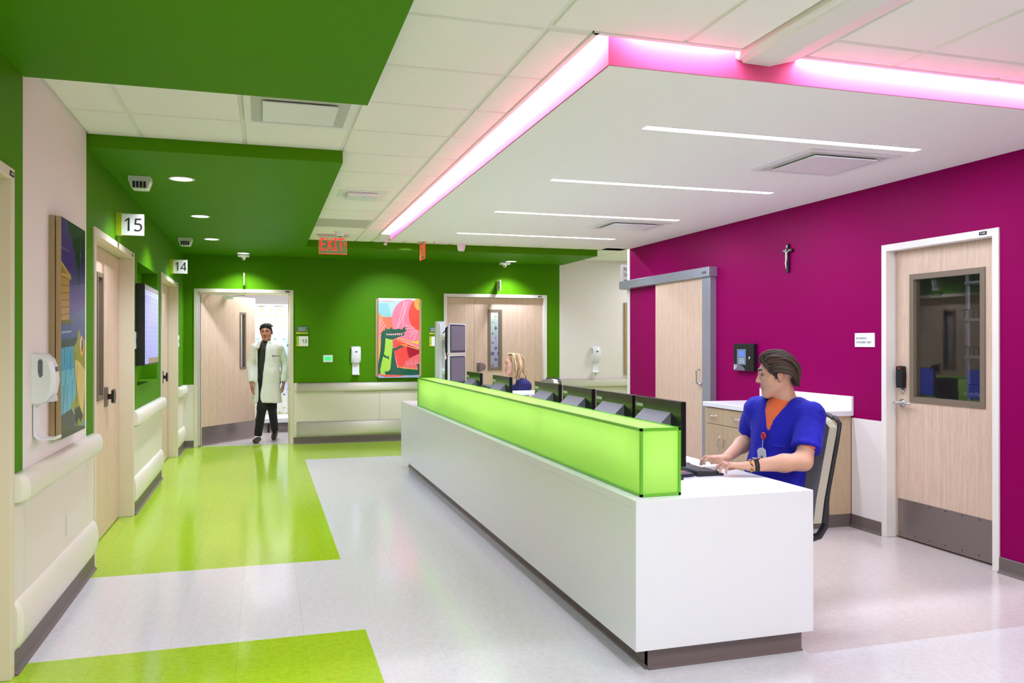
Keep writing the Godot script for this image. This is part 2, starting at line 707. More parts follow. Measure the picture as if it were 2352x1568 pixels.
func materials() -> void:
	mat("green_paint", rgb(78, 137, 10), 0.5)
	mat("magenta_paint", rgb(142, 0, 84), 0.45)
	mat("fascia_lit_magenta", rgb(222, 86, 132), 0.5)  # the magenta paint made paler, washout from the cove light put into the colour
	for n in ["green_paint", "magenta_paint", "fascia_lit_magenta"]:
		M[n].metallic_specular = 0.16
	mat("white_paint", rgb(236, 228, 224), 0.55)
	mat("ceiling_white", rgb(244, 243, 240), 0.8)
	mat("tile_white", rgb(244, 243, 238), 0.9)
	mat("grid_white", rgb(232, 231, 226), 0.6)
	mat("canopy_white", rgb(246, 245, 243), 0.7)
	mat("frame_paint", rgb(222, 212, 188), 0.4)
	mat("frame_light", rgb(238, 231, 224), 0.4)
	mat("guard_vinyl", rgb(230, 225, 210), 0.42)
	mat("panel_vinyl", rgb(226, 220, 205), 0.5)
	mat("rubber_base", rgb(108, 96, 92), 0.5)
	mat("kick_base", rgb(116, 100, 98), 0.3)
	mat("solid_surface", rgb(238, 238, 240), 0.3)
	mat("black_plastic", rgb(18, 18, 22), 0.4)
	mat("charcoal", rgb(38, 38, 42), 0.5)
	mat("grey_plastic", rgb(108, 104, 118), 0.5)
	mat("white_plastic", rgb(236, 236, 240), 0.35)
	mat("pale_plastic", rgb(214, 214, 220), 0.35)
	mat("bronze_frame", rgb(122, 106, 88), 0.45)
	mat("steel", rgb(150, 140, 138), 0.32, 0.9)
	mat("chrome", rgb(205, 205, 208), 0.18, 1.0)
	mat("satin_metal", rgb(170, 172, 186), 0.4, 0.6)
	mat("aluminium", rgb(198, 200, 208), 0.45, 0.3)
	mat("dark_handle", rgb(58, 46, 48), 0.3, 0.7)
	mat("sign_white", rgb(240, 241, 238), 0.4)
	mat("ink", rgb(28, 24, 26), 0.6)
	mat("grey_ink", rgb(90, 88, 92), 0.6)
	mat("lime_plastic", rgb(172, 196, 40), 0.35)
	mat("yellow_plastic", rgb(228, 200, 40), 0.4)
	mat("smoke_green", rgb(70, 110, 78), 0.25)
	mat("red_plastic", rgb(190, 20, 36), 0.3)
	mat("oak_edge", rgb(206, 176, 132), 0.5)
	var grain_img := grain(11, 0.26, Color.WHITE)
	triplanar(M.oak_edge, grain_img, 1.5)
	mat("wood", rgb(246, 216, 192), 0.45)
	triplanar(M.wood, grain_img, 1.2)
	mat("wood_cabinet", rgb(222, 196, 160), 0.45)
	triplanar(M.wood_cabinet, grain_img, 1.6)
	mat("floor_white", rgb(232, 231, 233), 0.14)
	var fleck_img := flecks(3, Color(0.97, 0.97, 0.97), 0.06, Color(0.72, 0.72, 0.74), 0.03)
	triplanar(M.floor_white, fleck_img, 2.2)
	mat("floor_lime", rgb(186, 224, 50), 0.13)
	triplanar(M.floor_lime, flecks(4, Color(0.96, 0.96, 0.93), 0.14, Color(0.6, 0.72, 0.3), 0.12), 2.2)
	mat("floor_greige", rgb(216, 205, 200), 0.16)
	triplanar(M.floor_greige, fleck_img, 1.7)
	mat("floor_joint", rgb(120, 118, 112), 0.8)
	glow("lamp_white", Color(1.0, 0.99, 0.97), 6.0)
	glow("cove_lamp", Color(1.0, 0.96, 0.98), 8.0)
	glow("led_bar", Color(1.0, 1.0, 0.95), 0.4)
	glow("small_lamp", Color(1.0, 0.99, 0.97), 1.0)
	glow("can_lamp", Color(1.0, 0.98, 0.94), 6.0)
	glow("exit_red", Color(1.0, 0.12, 0.16), 0.9)
	glow("lcd_green", Color(0.2, 0.9, 0.45), 0.6)
	glow("lcd_blue", Color(0.3, 0.4, 0.95), 0.7)
	glow("led_red", Color(1.0, 0.05, 0.05), 2.0)
	var g := mat("glass", Color(0.1, 0.1, 0.12, 0.12), 0.02)
	g.transparency = BaseMaterial3D.TRANSPARENCY_ALPHA
	g.metallic_specular = 0.5
	var a := mat("acrylic_clear", Color(0.7, 0.85, 0.7, 0.25), 0.05)
	a.transparency = BaseMaterial3D.TRANSPARENCY_ALPHA
	var l := mat("acrylic_lime", rgb(186, 236, 112), 0.25)
	l.backlight_enabled = true
	l.backlight = Color(0.86, 1.0, 0.62)
	mat("acrylic_edge", rgb(110, 190, 50), 0.15)
	var v := mat("skin", Color.WHITE, 0.5)
	v.vertex_color_use_as_albedo = true
	v.subsurf_scatter_enabled = true
	v.subsurf_scatter_strength = 0.08
	var cl := mat("cloth", Color.WHITE, 0.85)
	cl.vertex_color_use_as_albedo = true
	cl.rim_enabled = true
	cl.rim = 0.08
	cl.rim_tint = 0.6
	mat("screen_rim", rgb(52, 38, 58), 0.3)
	mat("screen_off", rgb(104, 96, 110), 0.25)
	mat("wallet_navy", rgb(30, 26, 56), 0.5)
	mat("panel_grey", rgb(112, 130, 150), 0.25)
	mat("bone", rgb(226, 206, 200), 0.45)
	mat("vent_grey", rgb(196, 196, 190), 0.6)
	mat("lip_line", rgb(120, 56, 52), 0.6)
	mat("eye_white", rgb(226, 218, 210), 0.2)
	mat("iris", rgb(44, 30, 24), 0.15)
	mat("scrub_trim", rgb(40, 44, 206), 0.85)
	mat("bracelet_purple", rgb(70, 30, 120), 0.7)
	mat("bracelet_orange", rgb(226, 130, 30), 0.6)
	mat("coat_white", rgb(226, 224, 214), 0.85)
	mat("shoe_brown", rgb(62, 46, 36), 0.5)
	var hv := mat("hair_vertex", Color.WHITE, 0.42)
	hv.vertex_color_use_as_albedo = true
	M["chart_screen"] = printed("chart_screen", chart_image(), 0.3)
	M.chart_screen.emission_enabled = true
	M.chart_screen.emission_texture = M.chart_screen.albedo_texture
	M.chart_screen.emission = Color(0, 0, 0)
	M.chart_screen.emission_energy_multiplier = 0.32
	mat("chair_fabric", rgb(190, 184, 164), 0.9)

# ---------------------------------------------------------------- floor
func build_floor() -> void:
	var f := thing("floor", "glossy flecked floor in white, lime green and greige", "floor", Vector3.ZERO, "", "structure")
	var st := mb()
	box(st, Vector3(-1.2, -0.12, -15.6), Vector3(8.2, -0.0042, 3.6))
	part(f, "subfloor", st, M.floor_joint)
	var seams := []
	var x := -0.735 - 0.3094
	while x < 8.0:
		seams.append(x)
		x += 0.3094
	# [x0, x1, z0, z1, material]
	var areas := [
		[-1.2, 0.495, -12.2, -5.576, "floor_lime", "lime_floor_plank"],
		[0.495, 8.1, -12.2, -10.44, "floor_lime", "lime_floor_plank"],
		[-1.2, 0.495, -5.576, -4.178, "floor_white", "white_floor_plank"],
		[-1.2, 0.495, -4.178, 3.5, "floor_lime", "lime_floor_plank"],
		[0.495, 2.44, -10.44, 3.5, "floor_white", "white_floor_plank"],
		[2.44, 4.6, -10.44, -3.245, "floor_greige", "greige_floor_plank"],
		[2.44, 4.6, -3.245, 3.5, "floor_white", "white_floor_plank"],
		[4.6, 8.1, -10.44, -3.245, "floor_greige", "greige_floor_plank"],
		[-1.2, 8.1, -15.5, -12.2, "floor_greige", "greige_floor_plank"],
	]
	for a in areas:
		var cuts := [a[0]]
		for s in seams:
			if s > a[0] + 0.06 and s < a[1] - 0.06:
				cuts.append(s)
		cuts.append(a[1])
		var wide: bool = a[2] < -15.0 or a[0] > 4.5
		if wide:
			cuts = [a[0], a[1]]
		for i in cuts.size() - 1:
			st = mb()
			box(st, Vector3(cuts[i] + (0.00022 if i > 0 else 0.0), -0.004, a[2]), Vector3(cuts[i + 1] - (0.00022 if i < cuts.size() - 2 else 0.0), 0.0, a[3]))
			part(f, a[5], st, M[a[4]])

# ---------------------------------------------------------------- ceilings, soffits, canopy
func tile(parent: Node3D, x0: float, x1: float, z0: float, z1: float, m: Material) -> void:
	var st := mb()
	var g := 0.011
	var d := 0.004
	var y := CEIL - 0.006
	var a := Vector3(x0 + g, 0, z0 + g)
	var b := Vector3(x1 - g, 0, z1 - g)
	# chamfered tegular face that stands proud of the grid
	var lo := [Vector3(a.x + d, y, a.z + d), Vector3(b.x - d, y, a.z + d), Vector3(b.x - d, y, b.z - d), Vector3(a.x + d, y, b.z - d)]
	var hi := [Vector3(a.x, y + 0.012, a.z), Vector3(b.x, y + 0.012, a.z), Vector3(b.x, y + 0.012, b.z), Vector3(a.x, y + 0.012, b.z)]
	var c := Vector3((a.x + b.x) / 2, y + 0.05, (a.z + b.z) / 2)
	face(st, lo, c)
	face(st, [hi[0] + Vector3.UP * 0.02, hi[1] + Vector3.UP * 0.02, hi[2] + Vector3.UP * 0.02, hi[3] + Vector3.UP * 0.02], c - Vector3.UP * 0.1)
	for i in 4:
		var j := (i + 1) % 4
		face(st, [lo[i], lo[j], hi[j], hi[i]], c)
		face(st, [hi[i], hi[j], hi[j] + Vector3.UP * 0.02, hi[i] + Vector3.UP * 0.02], c)
	part(parent, "ceiling_tile", st, m)

func build_ceiling() -> void:
	var c := thing("ceiling", "white lay-in ceiling tiles in a metal grid", "ceiling", Vector3(0, CEIL, -5), "", "structure")
	var T := 0.6187
	# grid sheets just above the tile faces; the slot round the canopy is left open
	var st := mb()
	var y0 := CEIL + 0.004
	var y1 := CEIL + 0.03
	for r in [[-1.045, 1.345, -10.66, -3.195], [-1.045, 4.445, -3.17, 3.5], [1.345, 4.445, -12.05, -9.83], [-1.045, 1.345, -12.05, -10.66], [4.445, 8.0, -12.05, -9.6], [0.0, 1.345, -3.195, -3.17]]:
		box(st, Vector3(r[0], y0, r[2]), Vector3(r[1], y1, r[3]))
	part(c, "grid", st, M.grid_white)
	var rows := []
	for i in range(-3, 13):
		rows.append(-3.195 - T * i)
	for i in rows.size() - 1:
		var za: float = rows[i + 1]
		var zb: float = rows[i]
		# column beside the left soffits, full depth
		if za > -10.5 or zb > -10.6:
			if i != 12:
				tile(c, 0.503, 1.122, maxf(za, -10.66), zb, M.tile_white)
		# narrow column along the cove
		if zb < -3.1 and zb > -10.6:
			tile(c, 1.122, 1.325, maxf(za, -10.66), zb, M.tile_white)
		if za > -3.2:
			tile(c, 1.122, 1.74, za + (0.025 if i == 2 else 0.0), zb, M.tile_white)
			tile(c, 1.74, 2.035, za + (0.025 if i == 2 else 0.0), zb, M.tile_white)
	# pocket between the two green soffits
	for xs in [[-1.045, -0.734], [-0.734, -0.115], [-0.115, 0.503]]:
		for zs in [[-4.432, -4.2], [-5.051, -4.432], [-5.63, -5.051]]:
			if xs[0] > -0.2 and zs[0] == -5.051:
				continue
			tile(c, xs[0], xs[1], zs[0], zs[1], M.tile_white)
	# right of the ceiling beam
	for xs in [[2.345, 2.83], [2.83, 3.449], [3.449, 4.067], [4.067, 4.445]]:
		for zs in [[-3.165, -2.955], [-2.955, -2.336], [-2.336, -1.717], [-1.717, -1.1]]:
			tile(c, xs[0], xs[1], zs[0], zs[1], M.tile_white)
	# behind the canopy and over the side corridor
	var bx := [1.345, 1.74, 2.359, 2.978, 3.596, 4.215, 4.834, 5.452, 6.07, 6.69, 7.3, 7.95]
	for i in bx.size() - 1:
		for zs in [[-10.62, -10.001], [-10.001, -9.84]]:
			if bx[i] < 4.3:
				tile(c, bx[i], bx[i + 1], zs[0], zs[1], M.tile_white)
	for i in range(5, bx.size() - 1):
		for zs in [[-12.05, -11.857], [-11.857, -11.238], [-11.238, -10.62], [-10.62, -10.001], [-10.001, -9.61]]:
			tile(c, maxf(bx[i], 4.5), bx[i + 1], zs[0], zs[1], M.tile_white)
	# plain sheet behind the camera, where nothing can be told apart
	st = mb()
	box(st, Vector3(2.035, CEIL - 0.006, -1.1), Vector3(RIGHT_X, CEIL + 0.003, 3.5))
	box(st, Vector3(-1.045, CEIL - 0.006, -1.33), Vector3(2.035, CEIL + 0.003, 3.5))
	part(c, "rear_sheet", st, M.tile_white)
	# roof deck over it all
	st = mb()
	box(st, Vector3(-1.2, 3.12, -15.6), Vector3(8.2, 3.25, 3.6))
	part(c, "deck", st, M.ceiling_white)

	# green soffits
	var s := thing("soffit_1", "green painted ceiling soffit over the near left wall", "soffit", Vector3(-0.27, SOFFIT, -2.9), "", "structure")
	st = mb()
	box(st, Vector3(LEFT_X, SOFFIT, -4.219), Vector3(0.51, 3.1, -1.4))
	part(s, "soffit_box", st, M.green_paint)
	s = thing("soffit_2", "green painted soffit with downlights along the left wall and far wall", "soffit", Vector3(-0.27, SOFFIT, -8.8), "", "structure")
	st = mb()
	box(st, Vector3(LEFT_X, SOFFIT, BACK_Z), Vector3(0.513, 3.1, -5.622))
	box(st, Vector3(0.513, SOFFIT, BACK_Z), Vector3(4.492, 3.1, -10.66))
	part(s, "soffit_box", st, M.green_paint)
	st = mb()
	box(st, Vector3(LEFT_X, CEIL - 0.006, -5.622), Vector3(0.516, CEIL + 0.004, -5.616))
	part(s, "edge_bead", st, M.grid_white)

	# canopy over the desk
	s = thing("ceiling_canopy", "white dropped ceiling canopy with magenta sides over the reception desk", "canopy", Vector3(2.9, SLAB, -6.4), "", "structure")
	st = mb()
	box(st, Vector3(1.416, SLAB, -9.484), Vector3(RIGHT_X, SLAB + 0.04, -3.231))
	part(s, "underside", st, M.canopy_white)
	st = mb()
	box(st, Vector3(1.411, SLAB + 0.004, -9.489), Vector3(1.44, 3.1, -3.226))
	box(st, Vector3(1.44, SLAB + 0.004, -3.255), Vector3(RIGHT_X, 3.1, -3.226))
	box(st, Vector3(1.44, SLAB + 0.004, -9.489), Vector3(RIGHT_X, 3.1, -9.46))
	part(s, "fascia", st, M.fascia_lit_magenta)
	# edge trim and light slot round it
	s = thing("trim_1", "thin white metal trim round the light slot in the ceiling", "trim", Vector3(1.33, CEIL, -6.4), "", "structure")
	st = mb()
	cbox(st, Vector3(1.322, CEIL - 0.008, -9.85), Vector3(1.348, CEIL + 0.03, -3.165), 0.003)
	cbox(st, Vector3(1.322, CEIL - 0.008, -3.19), Vector3(2.03, CEIL + 0.03, -3.164), 0.003)
	cbox(st, Vector3(2.34, CEIL - 0.008, -3.19), Vector3(RIGHT_X, CEIL + 0.03, -3.164), 0.003)
	cbox(st, Vector3(1.322, CEIL - 0.008, -9.85), Vector3(RIGHT_X, CEIL + 0.03, -9.824), 0.003)
	part(s, "edge_angle", st, M.grid_white)
	st = mb()
	box(st, Vector3(1.31, CEIL + 0.02, -9.86), Vector3(1.33, 3.1, -3.15))
	box(st, Vector3(1.33, CEIL + 0.02, -3.17), Vector3(RIGHT_X, 3.1, -3.15))
	box(st, Vector3(1.33, CEIL + 0.02, -9.86), Vector3(RIGHT_X, 3.1, -9.84))
	box(st, Vector3(1.31, 3.06, -9.86), Vector3(RIGHT_X, 3.1, -3.15))
	part(s, "slot_lining", st, M.ceiling_white)
	# beam that runs up to the canopy
	s = thing("trim_2", "white metal ceiling beam running into the pink lit canopy edge", "beam", Vector3(2.18, CEIL, -2), "", "structure")
	st = mb()
	prism(st, [Vector2(2.03, 2.78), Vector2(2.03, 2.726), Vector2(2.04, 2.719), Vector2(2.06, 2.717), Vector2(2.068, 2.708), Vector2(2.205, 2.705), Vector2(2.225, 2.712), Vector2(2.345, 2.745), Vector2(2.345, 2.78)], Vector3(0, 0, -3.225), Vector3.RIGHT, Vector3.UP, Vector3(0, 0, 2.6))
	part(s, "casing", st, M.grid_white)

# ---------------------------------------------------------------- walls
const D15 := [-7.49, -5.8, 0.0, 2.196]
const D14 := [-11.17, -9.42, 0.0, 2.2]
const D16 := [-4.03, -2.35, 0.0, 2.2]
const NICHE := [-9.12, -7.72, 1.075, 2.15]
const D13 := [-0.916, 0.41, 0.0, 2.193]
const D12 := [2.589, 4.229, 0.0, 2.184]
const DR := [-5.068, -4.044, 0.0, 2.176]

func build_walls() -> void:
	var holes := [D15, D14, D16, NICHE]
	var w := thing("wall_left", "corridor wall painted green with a white bay beside the frog picture", "wall", Vector3(LEFT_X, 0, -5), "", "structure")
	var st := mb()
	walled(st, "left", -12.2, -5.592, 0.0, 3.1, -0.15, 0.0, holes)
	walled(st, "left", -4.2, 3.6, 0.0, 3.1, -0.15, 0.0, holes)
	wbox(st, "left", -9.3, -7.6, 0.95, 2.28, -0.17, -0.145)
	part(w, "green_paint", st, M.green_paint)
	st = mb()
	wbox(st, "left", -5.592, -4.2, 0.0, 3.1, -0.15, 0.0)
	part(w, "white_paint", st, M.white_paint)
	w = thing("wall_back", "far wall painted green, white past the soffit end", "wall", Vector3(1.7, 0, BACK_Z), "", "structure")
	st = mb()
	walled(st, "back", -1.2, 4.438, 0.0, 3.1, -0.15, 0.0, [D13, D12])
	part(w, "green_paint", st, M.green_paint)
	st = mb()
	wbox(st, "back", 4.438, 8.2, 0.0, 3.1, -0.15, 0.0)
	part(w, "white_paint", st, M.white_paint)
	w = thing("wall_right", "magenta painted wall behind the reception desk", "wall", Vector3(RIGHT_X, 0, -5), "", "structure")
	st = mb()
	walled(st, "right", -9.487, 3.6, 0.0, 3.1, -0.15, 0.0, [DR])
	part(w, "magenta_paint", st, M.magenta_paint)
	st = mb()
	wbox(st, "right", -5.4, -5.068, 0.1, 0.857, 0.0, 0.004)
	part(w, "white_wainscot", st, M.white_paint)
	w = thing("trim_3", "bright white corner guard at the end of the magenta wall", "trim", Vector3(RIGHT_X, 0, -9.5), "", "structure")
	st = mb()
	cbox(st, Vector3(RIGHT_X - 0.006, 0.1, -9.56), Vector3(RIGHT_X + 0.15, SLAB, -9.487), 0.003)
	part(w, "guard", st, M.sign_white)
	w = thing("wall_rear", "off-white wall behind the camera", "wall", Vector3(1.7, 0, 3.5), "", "structure")
	st = mb()
	box(st, Vector3(-1.2, 0, 3.45), Vector3(4.6, 3.1, 3.6))
	part(w, "white_paint", st, M.white_paint)
	w = thing("wall_corridor", "white wall closing the side corridor", "wall", Vector3(8, 0, -10.8), "", "structure")
	st = mb()
	box(st, Vector3(7.95, 0, -12.2), Vector3(8.1, 3.1, -9.4))
	box(st, Vector3(4.595, 0, -9.6), Vector3(8.1, 3.1, -9.45))
	part(w, "white_paint", st, M.white_paint)

# rooms seen through the openings
func build_rooms_behind() -> void:
	# exam room 13
	var w := thing("wall_room_13", "white walls of the lit exam room behind the open door", "wall", Vector3(-0.2, 0, -14), "", "structure")
	var st := mb()
	box(st, Vector3(-1.2, 0, -15.4), Vector3(1.6, 3.0, -15.25))
	box(st, Vector3(-1.3, 0, -15.4), Vector3(-1.15, 3.0, -12.2))
	box(st, Vector3(1.5, 0, -15.4), Vector3(1.65, 3.0, -12.2))
	box(st, Vector3(-1.2, 2.6, -15.4), Vector3(1.6, 2.7, -12.2))
	part(w, "white_paint", st, M.white_paint)
	st = mb()
	box(st, Vector3(-1.15, 0, -15.25), Vector3(1.5, 0.1, -15.235))
	part(w, "rubber_base", st, M.rubber_base)
	var l := thing("exam_room_lamp", "lit ceiling lamp inside the exam room behind the open door", "ceiling light", Vector3(0.1, 2.58, -13.2))
	st = mb()
	box(st, Vector3(-0.2, 2.585, -13.8), Vector3(0.4, 2.6, -12.6))
	part(l, "diffuser", st, M.lamp_white)
	area(l, Vector3(0.1, 2.575, -13.2), Vector3.DOWN, Vector2(0.6, 1.2), 3.8, WHITE)
	# exam room 12
	w = thing("wall_room_12", "white walls of the exam room behind the closed double door", "wall", Vector3(3.4, 0, -13), "", "structure")
	st = mb()
	box(st, Vector3(2.4, 0, -14.4), Vector3(4.5, 3.0, -14.25))
	box(st, Vector3(2.3, 0, -14.4), Vector3(2.45, 3.0, -12.2))
	box(st, Vector3(4.4, 0, -14.4), Vector3(4.55, 3.0, -12.2))
	box(st, Vector3(2.4, 2.6, -14.4), Vector3(4.5, 2.7, -12.2))
	part(w, "white_paint", st, M.white_paint)
	l = thing("exam_room_lamp", "lit ceiling lamp inside the exam room behind the closed double door", "ceiling light", Vector3(3.4, 2.58, -12.5))
	st = mb()
	box(st, Vector3(2.9, 2.585, -12.6), Vector3(3.9, 2.6, -12.35))
	part(l, "diffuser", st, M.lamp_white)
	area(l, Vector3(3.4, 2.575, -12.45), Vector3.DOWN, Vector2(1.0, 0.2), 1.6, WHITE)
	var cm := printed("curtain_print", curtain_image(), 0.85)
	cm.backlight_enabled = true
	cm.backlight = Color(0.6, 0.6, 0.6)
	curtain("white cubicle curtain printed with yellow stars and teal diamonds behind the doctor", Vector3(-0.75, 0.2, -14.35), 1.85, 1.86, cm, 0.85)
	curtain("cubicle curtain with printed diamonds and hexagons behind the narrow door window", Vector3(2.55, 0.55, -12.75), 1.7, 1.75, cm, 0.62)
	# hospital bed foot glimpsed behind the doctor
	var bed := thing("hospital_bed", "white hospital bed base with castors seen low behind the doctor", "bed", Vector3(0.3, 0, -13.9))
	st = mb()
	cbox(st, Vector3(0.0, 0.16, -14.3), Vector3(0.8, 0.24, -13.65), 0.01)
	part(bed, "base_frame", st, M.white_plastic)
	for p in [Vector3(0.08, 0.07, -13.75), Vector3(0.72, 0.07, -13.75)]:
		st = mb()
		lathe(st, [Vector2(0, -0.02), Vector2(0.06, -0.02), Vector2(0.07, -0.01), Vector2(0.07, 0.01), Vector2(0.06, 0.02), Vector2(0, 0.02)], p, Basis(Vector3.FORWARD, PI / 2), 16)
		tube(st, [p + Vector3(0, 0.0, 0.0), p + Vector3(0, 0.1, 0)], 0.014)
		part(bed, "castor", st, M.charcoal)
	# store room behind the magenta wall
	w = thing("wall_store", "white store room walls behind the glazed door", "wall", Vector3(5.5, 0, -5), "", "structure")
	st = mb()
	box(st, Vector3(4.595, 0, -9.45), Vector3(8.1, 2.7, -9.3))
	box(st, Vector3(4.595, 0, -3.6), Vector3(8.1, 2.7, -3.45))
	box(st, Vector3(8.0, 0, -9.45), Vector3(8.1, 2.7, -3.45))
	box(st, Vector3(4.595, 2.6, -9.45), Vector3(8.1, 2.7, -3.45))
	part(w, "white_paint", st, M.white_paint)
	var sh := thing("wire_shelf_unit", "white shelving with wire racks inside the room behind the glazed door", "shelf", Vector3(6.0, 0, -5.2))
	for k in 6:
		st = mb()
		cbox(st, Vector3(5.8, 0.35 + k * 0.32, -5.64), Vector3(6.3, 0.375 + k * 0.32, -4.3), 0.004)
		var s := part(sh, "shelf", st, M.white_plastic)
		st = mb()
		for j in 28:
			box(st, Vector3(5.795, 0.375 + k * 0.32, -5.63 + j * 0.048), Vector3(5.8, 0.45 + k * 0.32, -5.625 + j * 0.048))
		box(st, Vector3(5.795, 0.447 + k * 0.32, -5.64), Vector3(5.8, 0.453 + k * 0.32, -4.3))
		part(s, "wire_lip", st, M.charcoal)
	st = mb()
	box(st, Vector3(6.3, 0.0, -5.64), Vector3(6.32, 2.4, -4.3))
	part(sh, "back_panel", st, M.white_plastic)
	for z in [-5.62, -4.32]:
		st = mb()
		box(st, Vector3(5.81, 0, z - 0.012), Vector3(5.834, 2.3, z + 0.012))
		part(sh, "post", st, M.white_plastic)
	l = thing("shelf_lamp", "small lamp lighting the white shelving behind the glazed door", "lamp", Vector3(5.4, 2.58, -4.7))
	st = mb()
	box(st, Vector3(5.3, 2.575, -5.2), Vector3(5.4, 2.6, -4.4))
	part(l, "diffuser", st, M.small_lamp)
	area(l, Vector3(5.35, 2.57, -4.8), Vector3(0.75, -0.66, 0), Vector2(0.1, 0.8), 0.5, WHITE)

func area(parent: Node3D, at: Vector3, towards: Vector3, size: Vector2, e: float, c := Color(1, 1, 1)) -> AreaLight3D:
	var l := AreaLight3D.new()
	l.name = "light"
	l.area_size = size
	l.light_energy = e
	l.light_color = c
	l.shadow_enabled = true
	l.area_range = 30.0
	parent.add_child(l, true)
	var up := Vector3.FORWARD if absf(towards.y) > 0.9 else Vector3.UP
	if absf(towards.y) <= 0.9 and absf(towards.x) > 0.5:
		up = Vector3.UP
	l.basis = Basis.looking_at(towards, up)
	l.position = at - wo.get(parent, Vector3.ZERO)
	return l

func curtain_image() -> Image:
	var W := 360
	var H := 1000
	var img := Image.create(W, H, false, Image.FORMAT_RGB8)
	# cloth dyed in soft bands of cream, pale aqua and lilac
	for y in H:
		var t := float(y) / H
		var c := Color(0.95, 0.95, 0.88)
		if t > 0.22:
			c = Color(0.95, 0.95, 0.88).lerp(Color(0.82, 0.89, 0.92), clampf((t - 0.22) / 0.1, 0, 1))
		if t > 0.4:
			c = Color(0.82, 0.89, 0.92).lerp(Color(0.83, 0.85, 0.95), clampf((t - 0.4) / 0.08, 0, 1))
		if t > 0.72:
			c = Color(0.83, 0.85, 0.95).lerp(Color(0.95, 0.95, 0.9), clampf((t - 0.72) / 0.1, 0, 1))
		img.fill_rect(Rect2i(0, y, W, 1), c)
	# [row, size, colour, kind] kind 0 star, 1 diamond, 2 hexagon
	var rows := [
		[0.035, 22, Color(0.87, 0.85, 0.4), 0], [0.09, 20, Color(0.86, 0.85, 0.45), 0], [0.15, 17, Color(0.83, 0.83, 0.5), 0],
		[0.2, 13, Color(0.72, 0.76, 0.55), 0], [0.245, 14, Color(0.66, 0.75, 0.6), 0], [0.3, 18, Color(0.5, 0.7, 0.66), 0],
		[0.355, 20, Color(0.22, 0.52, 0.5), 1], [0.405, 15, Color(0.3, 0.58, 0.58), 1], [0.445, 9, Color(0.3, 0.45, 0.6), 1],
		[0.49, 12, Color(0.4, 0.47, 0.72), 2], [0.54, 15, Color(0.38, 0.42, 0.72), 2], [0.59, 20, Color(0.36, 0.4, 0.74), 2],
		[0.645, 15, Color(0.38, 0.44, 0.74), 2], [0.7, 12, Color(0.4, 0.5, 0.72), 2], [0.75, 9, Color(0.4, 0.55, 0.62), 2], [0.8, 12, Color(0.45, 0.62, 0.6), 2],
		[0.86, 15, Color(0.85, 0.8, 0.5), 0], [0.92, 20, Color(0.87, 0.82, 0.45), 0], [0.97, 22, Color(0.88, 0.84, 0.42), 0],
	]
	var n := 0
	for r in rows:
		for k in 6:
			var o := Vector2((k + (0.5 if n % 2 else 0.0)) * 60.0 + 10.0, r[0] * H)
			var s: float = r[1] * 0.9
			if r[3] == 0:
				var pts := []
				for j in 8:
					var rad := s if j % 2 == 0 else s * 0.28
					pts.append(o + Vector2(cos(TAU * j / 8), 1.1 * sin(TAU * j / 8)) * rad)
				ipoly(img, pts, r[2])
			elif r[3] == 1:
				ipoly(img, [o + Vector2(0, -s * 1.15), o + Vector2(s * 0.75, 0), o + Vector2(0, s * 1.15), o + Vector2(-s * 0.75, 0)], r[2])
			else:
				var pts := []
				for j in 6:
					pts.append(o + Vector2(sin(TAU * j / 6), cos(TAU * j / 6)) * s)
				ipoly(img, pts, r[2])
				ioval(img, o, s * 0.35, s * 0.35, r[2].lightened(0.25))
		n += 1
	return img

func curtain(label: String, o: Vector3, width: float, height: float, m: Material, repeat: float) -> void:
	var t := thing("cubicle_curtain", label, "curtain", o)
	var st := mb()
	var n := 120
	st.set_smooth_group(0)
	for i in n:
		for j in 2:
			for q in [[0, 0], [1, 0], [1, 1], [0, 0], [1, 1], [0, 1]]:
				var u: float = (i + q[0]) / float(n)
				var v: float = (j + q[1]) / 2.0
				st.set_uv(Vector2(u * width / repeat, 1.0 - v))
				var a := 0.03 * sin(u * width * 24.0) + 0.012 * sin(u * width * 57.0 + 1.0)
				st.add_vertex(o + Vector3(u * width, v * height, a * (0.6 + 0.4 * (1.0 - v))))
	part(t, "cloth", st, m)
	st = mb()
	box(st, o + Vector3(-0.05, height + 0.005, -0.02), o + Vector3(width + 0.05, height + 0.03, 0.02))
	part(t, "track", st, M.aluminium)

